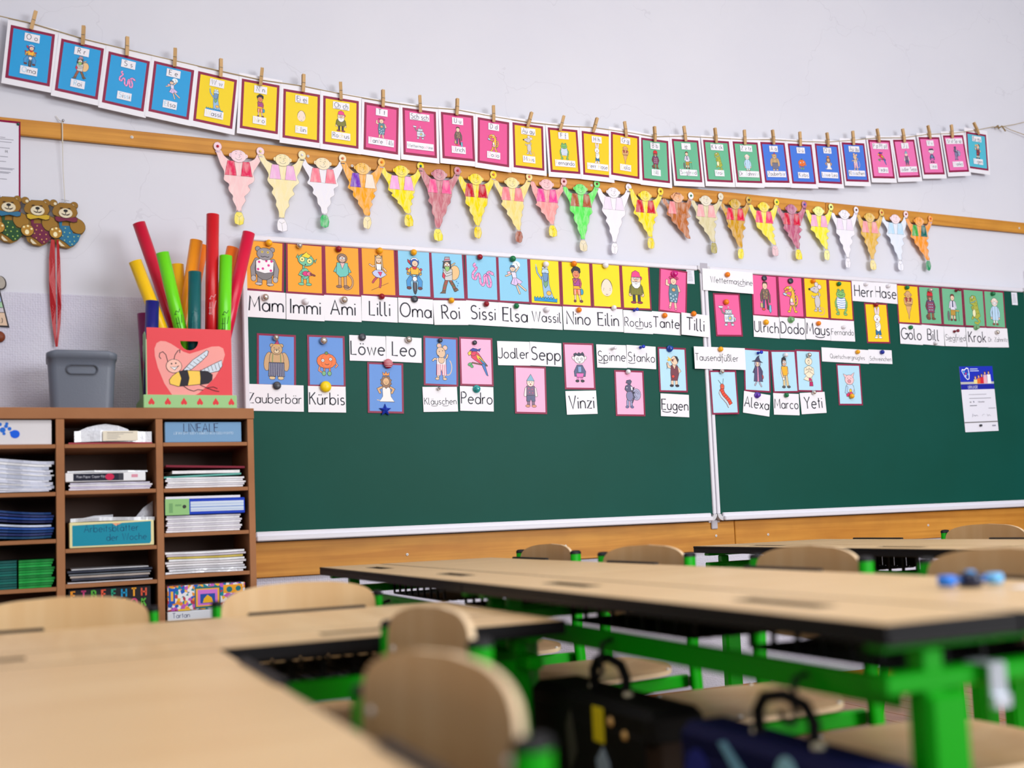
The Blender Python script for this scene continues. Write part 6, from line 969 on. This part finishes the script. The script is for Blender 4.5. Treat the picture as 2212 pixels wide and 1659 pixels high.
REDC = (232, 76, 84); m = MB(); tb = .003; m.box(-.14, .14, -.13, -.127, .046, .278, REDC)
hole = [(.0 + .03 * math.cos(math.radians(a)), 0 + .032 * math.sin(math.radians(a))) for a in range(180, 361, 15)]
m = MB()   # front panel with a D shaped hand hole
X0, X1, Z0, Z1 = -.14, .14, .046, .278; hz0 = .234; pts_l = [(X0, Z0), (0, Z0), (0, hz0 - .032)] + [(.03 * math.cos(math.radians(a)), hz0 + .032 * math.sin(math.radians(a))) for a in range(270, 179, -15)][1:] + [(0, hz0 + .0001), (0, Z1), (X0, Z1)]
pts_l = [(X0, Z0), (0, Z0)] + [(.03 * math.cos(math.radians(a)), hz0 + .032 * math.sin(math.radians(a))) for a in range(270, 179, -15)] + [(0, hz0), (0, Z1), (X0, Z1)]
m.prism(pts_l, -.13, -.127, REDC); m.prism([(-x, z) for x, z in pts_l][::-1], -.13, -.127, REDC); fr = m.build('front_panel', CARDB, r)
m = MB(); m.prism([(-.13, .046), (.13, .046), (.13, .272), (-.08, .272), (-.13, .235)], -.143, -.14, (170, 206, 160), axis='x'); sd = m.build('side_panel', CARDB, r)
d = MB(); 
for k in range(5): d.prism(oval(-.07 + k * .03, .1 + (k * 37 % 5) * .03, .012, .018, 20 * k, 8), -.1436, -.1432, ((60, 60, 60), (226, 70, 90), (240, 240, 240))[k % 3], axis='x')
d.build('print', CARDB, sd)
m = MB(); m.box(.140, .143, -.127, .13, .046, .278, REDC); m.build('side_panel', CARDB, r); m = MB(); m.box(-.14, .14, .127, .13, .046, .278, (160, 200, 150)); m.build('back_panel', CARDB, r)
m = MB(); m.box(-.154, .156, -.14, .14, 0, .046, (158, 204, 140), b=.002); tr = m.build('base_tray', CARDB, r)
d = Ink(1, 0, 0, -.1402, EPS)
for i in range(6):
    x = -.128 + i * .053; d.poly([(x, .01 + .002), (x + .010, .022), (x + .010, .029), (x + .005, .033), (x, .028), (x - .005, .033), (x - .010, .029), (x - .010, .022)][::-1] if False else [(x, .036), (x + .010, .02), (x + .010, .015), (x + .005, .011), (x, .015), (x - .005, .011), (x - .010, .015), (x - .010, .02)], (226, 60, 66))
d.build('hearts', CARDB, tr)
d = Ink(1, 0, 0, -.1302, EPS); HT = []
d.poly([(-.115, .205), (-.108, .224), (-.095, .232), (-.078, .231), (-.06, .223), (-.02, .197), (-.0, .19), (.03, .2), (.075, .217), (.1, .219), (.114, .212), (.12, .19), (.108, .15), (.085, .11), (.05, .072), (.03, .054), (.018, .047), (-.06, .047), (-.084, .085), (-.105, .14), (-.114, .18)], (246, 162, 156)); d.build('heart', CARDB, fr)
d = Ink(.001, 0, 0, -.1306, EPS); d.ow = 1.6; dk = (40, 34, 44)
d.line([(-72, 160), (-78, 185), (-88, 195), (-98, 190), (-100, 178), (-94, 170)], 2.4, dk); d.line([(-52, 168), (-48, 185), (-38, 200), (-32, 204), (-32, 192)], 2.4, dk)
d.G([(-26, 128), (10, 168), (40, 190), (58, 204), (64, 200), (60, 186), (40, 165), (6, 136), (-16, 126)], (214, 224, 236)); 
for a in range(6): d.line([(-12 + a * 12, 146 + a * 8.5), (4 + a * 10.5, 136 + a * 9)], 1.4, dk)
d.G([(6, 116), (40, 134), (80, 156), (108, 170), (110, 150), (98, 132), (60, 122), (26, 116)], (214, 224, 236))
for a in range(6): d.line([(36 + a * 12, 136 + a * 5), (42 + a * 12, 120 + a * 4)], 1.4, dk)
d.G([(-66, 84), (-68, 98), (-58, 112), (-40, 126), (-20, 132), (60, 130), (76, 118), (74, 100), (62, 88), (0, 80), (-40, 76)], (250, 206, 90)); d.G([(-34, 78), (-28, 104), (-36, 128), (-8, 133), (-2, 106), (-8, 79)], (40, 36, 46)); d.G([(34, 83), (36, 106), (34, 131), (60, 130), (76, 118), (74, 100), (62, 88)], (40, 36, 46))
d.E(-52, 146, 25, 23, (250, 196, 180)); d.dots([(-60, 154), (-46, 156)], 3, dk); d.G([(-64, 143), (-48, 142), (-36, 148), (-50, 132)], WT)
d.line([(-22, 78), (-6, 66), (12, 60), (26, 66), (44, 64)], 2, dk); d.line([(34, 82), (56, 72), (78, 76), (92, 70)], 2, dk); d.line([(56, 72), (84, 62), (98, 60)], 2, dk); d.build('bee_drawing', CARDB, fr)
TUBES = [('dark pink', (206, 10, 52), (.345, -.16, 1.974), (.455, -.16, 1.628), 'leaning far left'), ('yellow', (252, 200, 10), (.324, -.235, 1.815), (.403, -.235, 1.594), 'leaning left in front of the dark pink one'), ('lime green', (110, 222, 20), (.413, -.27, 1.842), (.466, -.27, 1.591), 'leaning left in the middle'), ('yellow', (250, 186, 10), (.477, -.15, 1.833), (.487, -.15, 1.629), 'standing behind between lime and orange ones'), ('orange', (250, 152, 10), (.539, -.20, 1.913), (.491, -.20, 1.605), 'leaning right in front of another orange one'), ('orange', (250, 130, 20), (.567, -.14, 1.913), (.53, -.14, 1.721), 'mostly hidden behind the other orange one'), ('dark teal', (0, 92, 96), (.518, -.30, 1.773), (.512, -.30, 1.522), 'short, standing in front'), ('red', (206, 16, 28), (.589, -.265, 1.995), (.577, -.265, 1.595), 'tallest of all, upright'), ('orange', (250, 120, 20), (.677, -.15, 1.908), (.612, -.15, 1.632), 'leaning right behind the lime green one'), ('crimson', (216, 10, 60), (.727, -.205, 1.954), (.645, -.205, 1.611), 'leaning far right over the chalkboard'), ('lime green', (104, 220, 20), (.628, -.29, 1.840), (.618, -.29, 1.585), 'upright at the right'), ('navy blue', (20, 22, 120), (.374, -.30, 1.662), (.371, -.30, 1.582), 'shortest, at the left'), ('purple', (120, 10, 80), (.352, -.22, 1.633), (.354, -.22, 1.596), 'barely showing at the left corner')]
TUBEP = mat('glossy_tube_plastic', attr=True, rough=0.28, spec=0.5)
for nm, c, a, b, ds in TUBES:
    A = Vector(a); B = Vector(b); dr = (B - A).normalized(); L = (A.z - 1.335) / -dr.z; Bt = A + dr * L
    r_ = .0225; m = MB(); n = 20; ax = dr.cross(Vector((0, 1, 0))).normalized(); ay = dr.cross(ax); V = []
    for (t, q) in ((0, r_), (L, r_), (L, r_ - .002), (0.0, r_ - .002)):
        for k in range(n): V.append(tuple(dr * t + ax * (q * math.cos(2 * math.pi * k / n)) + ay * (q * math.sin(2 * math.pi * k / n))))
    m.add(V, [(i * n + k, i * n + (k + 1) % n, (i + 1) % 4 * n + (k + 1) % n, (i + 1) % 4 * n + k) for i in range(4) for k in range(n)], c, 0, True)
    o = m.build('plastic_tube', TUBEP, None, a); tag(o, '%s plastic tube in the bee box, %s' % (nm, ds), 'tube', 'plastic tubes in the red bee box')
    if nm in ('red', 'lime green') or (nm == 'dark teal'):
        lc = (240, 200, 206) if nm == 'red' else (16, 40, 20) if nm != 'dark teal' else (30, 130, 130); t0 = L - .30 if nm == 'red' else L - .26
        zz0 = (A.z - 1.70) / -dr.z if nm == 'red' else (A.z - 1.64) / -dr.z; P_ = MB()
        for (u, v, uu, vv) in ((-.010, .0, -.004, .012), (-.004, .012, .004, .006), (.004, .006, .010, .018), (.004, .018, .012, .018), (-.012, .022, -.006, .05), (.002, .028, .002, .075), (.009, .03, .009, .075), (.004, .05, .013, .05), (.004, .07, .013, .07)):
            def sp(a_, t_):
                an = a_ / r_; return tuple(dr * (zz0 + t_) + ax * (-(r_ + .0006) * math.sin(an) * -1) * -1 + Vector((0, -1, 0)) * ((r_ + .0006) * math.cos(an)))
            P_.tube([sp(u, v), sp(uu, vv)], .0009, 4, lc)
        P_.build('printed_marks', PLAST, o)

# ------------------------------------------------------------------ desks
def slab(h, x0, x1, slots, hy=.65):
    """desk top piece: black core and edge band, beech laminate above, with recessed pen slots"""
    e = MB(); e.box(x0, x1, -hy, hy, h - .025, h - .0075, b=.002); L_ = MB()
    if slots:
        sx0, sx1 = -.226, -.181; ys = [-hy]; 
        for s in slots: ys += [s - .10, s + .10]
        ys.append(hy)
        bands = [(x0, sx0, -hy, hy), (sx1, x1, -hy, hy)] + [(sx0, sx1, ys[i], ys[i + 1]) for i in range(0, len(ys), 2)]
    else: bands = [(x0, x1, -hy, hy)]
    for a, b, c, d_ in bands:
        e.box(a, b, c, d_, h - .0075, h - .0006); i0 = .0035 if a == x0 else 0; i1 = .0035 if b == x1 else 0; j0 = .0035 if c == -hy else 0; j1 = .0035 if d_ == hy else 0
        L_.box(a + i0, b - i1, c + j0, d_ - j1, h - .0006, h)
    return e, L_
def desk(h, loc, rz, label, bx_=.0085, by_=.010):
    r = empty('pupil_desk', loc, rz); tag(r, label, 'desk', 'green framed double desks')
    e, l = slab(h, -.31, -.105, (-.33, .33)); o = e.build('ledge_board', BLACK, r); l.build('laminate', BEECH, o)
    e, l = slab(h, -.101, .31, None); o = e.build('tilting_top', BLACK, r); l.build('laminate', BEECH, o)
    for y in (-.33, .33): m = MB(); m.box(.304, .318, -.13, .13, -.012, .0055, b=.0025); m.build('edge_lip', BLACK, r, (0, y, h))
    for y in (-.635, .635): m = MB(); m.box(-.103 - .004, -.103 + .004, -.012, .012, h - .0265, h - .002); m.build('hinge', BLACK, r, (0, y, 0))
    for s in (-1, 1):
        y = s * .60
        m = MB(); m.box(-.285, .27, y - .015, y + .015, h - .037, h - .0265, b=.002); m.build('top_beam', GREEN, r)
        m = MB(); m.box(-.225, -.192, y - .014, y + .014, h - .105, h - .038, b=.003); m.build('inner_column', GREEN, r)
        m = MB(); m.box(-.283, .27, y - .0155, y + .0155, h - .087, h - .063, b=.003); m.build('cross_bar', GREEN, r)
        m = MB(); m.box(-.226, -.160, y - .021, y + .021, .046, h - .0885, b=.008); m.build('column', GREEN, r)
        m = MB(); m.box(-.285, .24, y - .022, y + .022, .012, .045, b=.006); m.build('foot', GREEN, r)
        for fx in (-.265, .22): m = MB(); m.box(-.02, .02, y - .024, y + .024, .0, .0118, b=.003); m.build('foot_pad', BLACK, r, (fx, 0, 0))
    m = MB(); m.box(-.238, -.2275, -.583, .583, h - .110, h - .072, b=.002); m.build('long_beam', GREEN, r)
    for sy in (-.325, .325):
        m = MB(); g = 0
        for k in range(13): x = -.075 + k * .026; m.box(x - bx_, x + bx_, sy - .24, sy + .24, h - .098, h - .0955)
        for k in range(17): y = sy - .24 + k * .03; m.box(-.081, .243, y - by_, y + by_, h - .0954, h - .093)
        for k in range(9): y = sy - .24 + k * .06; m.box(.238, .243, y - .027, y + .027, h - .093, h - .03); m.box(-.083, -.078, y - .005, y + .005, h - .093, h - .03)
        for x in (-.081, .241): m.box(x - .002, x + .002, sy - .24, sy + .24, h - .04, h - .034)
        m.build('book_tray', BLACK, r)
    for sy in (-.425, .10):
        m = MB(); m.tube([(-.2425, sy, h - .085), (-.262, sy, h - .09), (-.268, sy, h - .12), (-.264, sy, h - .140), (-.272, sy, h - .148), (-.284, sy, h - .142), (-.286, sy, h - .128)], .0045, 8, (24, 24, 26)); m.build('bag_hook', BLACK, r)
    return r
HT = .7265; HL = .6765
DK = desk(HT, (1.17, -2.566, 0), 0, 'desk in the long row with the blue toy on it, nearest the camera')
def dup(o, loc, rz, label):
    c = tree(o); c.location = loc; c.rotation_euler = (0, 0, rz); c['label'] = label; return c
dup(DK, (1.17, -1.262, 0), 0, 'desk in the long central row, the one nearer the chalkboard')
dup(DK, (2.625, -1.278, 0), 0, 'desk in the right-hand row beside the chalkboard end')
dup(DK, (2.625, -2.588, 0), 0, 'desk in the right-hand row, the one nearer the camera')
DL = desk(HL, (.215, -2.103, 0), math.pi / 2, 'lower desk parallel to the chalkboard in front of the shelf', .0035, .0035)
dup(DL, (-.047, -3.068, 0), 0, 'lower desk in the bottom left foreground')

# ------------------------------------------------------------------ chairs
def chair(hb, loc, rz, label, w_=.36, hs=.45, grp='beech plywood chairs', dp=.034):
    r = empty('pupil_chair', loc, rz); tag(r, label, 'chair', grp); sc = hb / .775
    m = MB(); NS = 34; W2 = w_ / 2; zc = hb - .108; H2 = .105
    def ring(off):
        R = []
        for k in range(NS * 2):
            t = 2 * math.pi * k / (NS * 2); c, s = math.cos(t), math.sin(t); e = 2 / 5.5
            y = W2 * math.copysign(abs(c) ** e, c); z = H2 * math.copysign(abs(s) ** e, s) + (.0 if s < 0 else -.016 * (abs(y) / W2) ** 2 * s)
            R.append((y, z))
        return R
    P_ = ring(0); n = len(P_)
    def bx(y, z): return .172 + .022 * (1 - (y / W2) ** 2) + .10 * z * .35
    T_ = .0085; rings = [1.0, .8, .55, .28]; V = []
    for f in rings: V += [(bx(y * f, z * f), y * f, zc + z * f) for y, z in P_]
    V.append((bx(0, 0), 0, zc)); k4 = len(rings) * n
    F = [(i * n + k, i * n + (k + 1) % n, (i + 1) * n + (k + 1) % n, (i + 1) * n + k) for i in range(len(rings) - 1) for k in range(n)] + [((len(rings) - 1) * n + k, (len(rings) - 1) * n + (k + 1) % n, k4) for k in range(n)]
    m.add(V, F, (0, 0, 0), 0, True); B_ = [(x + T_, y, z) for x, y, z in V]; m.add(B_, [f[::-1] for f in F], (0, 0, 0), 0, True)
    m.add(V[:n] + B_[:n], [(k, n + k, n + (k + 1) % n, (k + 1) % n) for k in range(n)], (0, 0, 0), 1, True); m.build('backrest', [PLY, PLYEDGE], r)
    m = MB(); S_ = [(-.19, .0)]; SP = []
    for k in range(32):
        t = 2 * math.pi * k / 32; c, s = math.cos(t), math.sin(t); SP.append((-.015 + .182 * math.copysign(abs(c) ** .5, c), .178 * math.copysign(abs(s) ** .5, s) * (1 + .04 * -c)))
    def sz(x): return hs - .012 - .03 * max(0, (-x - .12) / .08) ** 2 + .01 * max(0, (x - .1) / .07) ** 2
    V = [(x, y, sz(x)) for x, y in SP] + [(-.015 + (x + .015) * .6, y * .6, sz(-.015 + (x + .015) * .6) - .004) for x, y in SP] + [(-.015, 0, hs - .018)]
    F = [(k, (k + 1) % 32, 32 + (k + 1) % 32, 32 + k) for k in range(32)] + [(32 + k, 32 + (k + 1) % 32, 64) for k in range(32)]
    V2 = [(x, y, z + .011) for x, y, z in V]; m.add(V2, F, (0, 0, 0), 0, True); m.add(V, [f[::-1] for f in F], (0, 0, 0), 0, True); m.add(V[:32] + V2[:32], [(k, 32 + k, 32 + (k + 1) % 32, (k + 1) % 32) for k in range(32)], (0, 0, 0), 1, True); m.build('seat', [PLY, PLYEDGE], r)
    pz = hb - dp; off = W2 + .0085
    for s in (-1, 1):
        m = MB(); m.tube([(.205, s * off, .012), (.185, s * off, hs - .03), (.178, s * off, hs + .05), (.184, s * off, pz)], .0185, 14, (0, 0, 0), ry=.0105); 
        m.build('leg', GREEN, r)
        m = MB(); m.lathe([(.0135, 0), (.0135, .006), (.010, .011), (.001, .012)], 12, (40, 44, 56)); c_ = m.build('post_cap', BLACK, r, (.184, s * off, pz)); c_.scale = (1.45, .85, 1)
        m = MB(); m.box(-.17, .186, s * (W2 - .028) - .01, s * (W2 - .028) + .01, hs - .052, hs - .019, b=.004); m.build('seat_rail', GREEN, r)
        m = MB(); m.box(.18, .208, min(s * (W2 - .017), s * (W2 + .0)), max(s * (W2 - .017), s * (W2 + .0)), hs - .05, hs - .022, b=.002); m.build('bracket', BLACK, r)
        m = MB(); m.tube([(-.215, s * off, .012), (-.16, s * (W2 - .028), hs - .055)], .0125, 12, (0, 0, 0), ry=.017); m.build('leg', GREEN, r)
        for xx in (.205, -.215): m = MB(); m.lathe([(.017, 0), (.017, .013), (.012, .016)], 12, (20, 20, 22)); m.build('foot_cap', BLACK, r, (xx, s * off, 0))
        for dz in (-.055, .03):
            yy = s * (W2 - .02); m = MB(); m.lathe([(.0055, 0), (.005, -.003), (.0005, -.0045)], 10, (236, 232, 226), 0, (0, 0, 0), 'x'); m.build('bolt', PLAST, r, (bx(yy, dz), yy, zc + dz)); 
            m = MB(); m.box(bx(yy, dz) + .009, bx(yy, dz) + .014, min(s * (W2 - .028), s * (W2 + .006)), max(s * (W2 - .028), s * (W2 + .006)), zc + dz - .008, zc + dz + .008, b=.002); m.build('back_bracket', GREEN, r)
        for xx in (-.13, .12): m = MB(); m.lathe([(.0055, 0), (.005, .003), (.0005, .0045)], 10, (220, 216, 210)); m.build('bolt', PLAST, r, (xx, s * (W2 - .028), sz(xx) + .0108))
    return r
CB = chair(.775, (1.41, -2.185, 0), 0, 'chair behind the long desk row, third from the chalkboard')
def cdup(o, loc, rz, label): return dup(o, loc, rz, label)
cdup(CB, (1.41, -2.73, 0), .0, 'chair behind the blue toy on the long desk row')
cdup(CB, (1.372, -1.565, 0), .15, 'chair second from the far end behind the long desk row')
cdup(CB, (1.370, -.922, 0), .05, 'chair nearest the chalkboard behind the long desk row')
cdup(CB, (2.945, -1.285, 0), 0, 'chair at the far right behind the right-hand desk row')
CS = chair(.737, (.044, -1.86, 0), math.pi / 2, 'chair at the left edge in front of the shelf', dp=.045)
cdup(CS, (.562, -1.842, 0), math.pi / 2 + .03, 'pale chair beside the shelf end in front of the chalkboard')
cdup(CS, (.352, -2.625, 0), .01, 'chair pulled up to the front left desk, the one farther from the camera')
chair(.733, (.175, -3.155, 0), .084, 'large blurred chair nearest the camera in the foreground', dp=.064)

# ------------------------------------------------------------------ school bags, toy, paper
def bag(loc, w_, h_, t_, col, side, label, deco, rz=0.0):
    r = empty('school_bag', loc, rz); tag(r, label, 'school bag', 'school bags hanging under the desks')
    m = MB(); m.box(-t_ / 2, t_ / 2, -w_ / 2, w_ / 2, -h_, -.03, side, b=.018); m.build('body', BAGM, r)
    m = MB(); m.box(-t_ / 2 - .006, t_ / 2 + .004, -w_ / 2 - .003, w_ / 2 + .003, -.062, -.0, col, b=.014); m.build('lid', BAGM, r)
    m = MB(); m.box(-t_ / 2 - .009, -t_ / 2 - .0005, -w_ / 2 + .012, w_ / 2 - .012, -h_ + .06, -.04, col, b=.004); fl_ = m.build('flap', BAGM, r)
    m = MB(); m.tube([(0, -.056, -.004), (0, -.058, .03), (0, -.042, .05), (0, 0, .058), (0, .042, .05), (0, .058, .03), (0, .056, -.004)], .0085, 10, (14, 13, 15)); m.build('handle', BAGM, r)
    for s in (-1, 1): m = MB(); m.lathe([(.009, 0), (.008, .006), (.001, .008)], 10, (216, 206, 176)); m.build('rivet', PLAST, r, (0, s * .062, .0))
    deco(r, fl_, w_, h_, t_); return r
BAGM = mat('bag_fabric', attr=True, rough=0.6, spec=0.15)
def deco1(r, f, w_, h_, t_):
    m = MB(); m.box(-t_ / 2 - .0115, -t_ / 2 - .0092, -.082, -.045, -.07, -.012, (226, 208, 30), b=.001); m.build('yellow_badge', BAGM, r)
    for y, z in ((-.105, -.03), (-.15, -.045)): m = MB(); m.lathe([(.008, 0), (.006, -.003), (.001, -.004)], 10, (226, 180, 110), 0, (0, 0, 0), 'x'); m.build('stud', PLAST, r, (-t_ / 2 - .0092, y, z))
    m = MB(); m.prism([(-.10, -.16), (-.095, -.10), (-.075, -.075), (-.05, -.10), (-.06, -.15)][::-1], -t_ / 2 - .0105, -t_ / 2 - .0092, (150, 170, 190), axis='x'); m.build('print', BAGM, r)
    m = MB(); m.prism([(.02, -.1), (.04, -.03), (.06, -.06), (.05, -.14)][::-1], -t_ / 2 - .0105, -t_ / 2 - .0092, (70, 70, 60), axis='x'); m.build('print', BAGM, r)
def deco2(r, f, w_, h_, t_):
    for pts, c in (([(.085, -.012), (.07, -.008), (-.03, -.085), (-.005, -.10)], (120, 176, 206)), (oval(-.06, -.035, .022, .03), (150, 206, 226)), (oval(.14, -.07, .03, .04), (40, 46, 130)), (oval(.04, -.13, .06, .03), (60, 70, 160))):
        m = MB(); m.prism(pts, -t_ / 2 - .0105, -t_ / 2 - .0092, c, axis='x'); m.build('print', BAGM, r)
    for s in (-.12, .12): m = MB(); m.box(-t_ / 2 - .012, -t_ / 2 + .01, s - .014, s + .014, -.2, -.155, (150, 156, 170), b=.003); m.build('buckle', PLAST, r)
bag((.917, -2.47, .553), .43, .40, .10, (14, 13, 12), (44, 30, 20), 'black school bag with a yellow badge hanging under the long desk row', deco1)
bag((.8985, -2.978, .557), .39, .41, .078, (10, 14, 60), (10, 12, 26), 'navy school bag with a light blue space print hanging nearer the camera', deco2)
r = empty('spinner_toy', (1.31, -2.915, HT + .012), -.25); tag(r, 'small blue and black spinner toy lying on the nearest long desk', 'toy')
BT = mat('blue_toy_plastic', attr=True, rough=0.3, spec=0.5)
m = MB(); m.lathe([(.001, -.010), (.016, -.010), (.018, -.004), (.018, .004), (.016, .010), (.001, .010)], 18, (10, 24, 60)); m.build('hub', BT, r)
m = MB(); m.lathe([(.001, .0102), (.008, .0102), (.007, .014), (.001, .015)], 12, (70, 160, 230)); m.build('hub_cap', BT, r)
for a, c in ((0, (110, 190, 250)), (180, (20, 120, 230))):
    an = math.radians(a); m = MB(); m.tube([(.017 * math.cos(an), .017 * math.sin(an), 0), (.03 * math.cos(an), .03 * math.sin(an), 0)], .005, 8, (40, 110, 200)); m.lathe([(.001, -.008), (.012, -.008), (.014, 0), (.012, .008), (.001, .008)], 16, c, 0, (.04 * math.cos(an), .04 * math.sin(an), 0)); m.build('arm', BT, r)
m = MB(); m.box(-.05, .05, -.08, .08, 0, .0015, (242, 240, 244)); tag(m.build('paper_strip', PAPER, None, (1.385, -3.045, HT + .0003), (0, 0, .1)), 'white paper strip on the nearest long desk at the right edge', 'paper')
r = empty('metal_clip', (1.045, -3.1925, HT - .075)); tag(r, 'shiny metal clip hooked over the green cross bar of the nearest desk', 'clip')
m = MB(); m.box(-.0135, .0135, -.004, -.001, -.038, .014, (206, 214, 224), b=.001); m.box(-.0135, .0135, -.009, -.004, -.038, -.022, (226, 234, 246), b=.001); m.build('plate', mat('clip_metal', attr=True, rough=0.25, metal=0.3), r)
m = MB(); m.box(-.0135, .0135, -.001, .034, .0125, .0145, (200, 206, 214)); m.build('hook', PLAST, r)
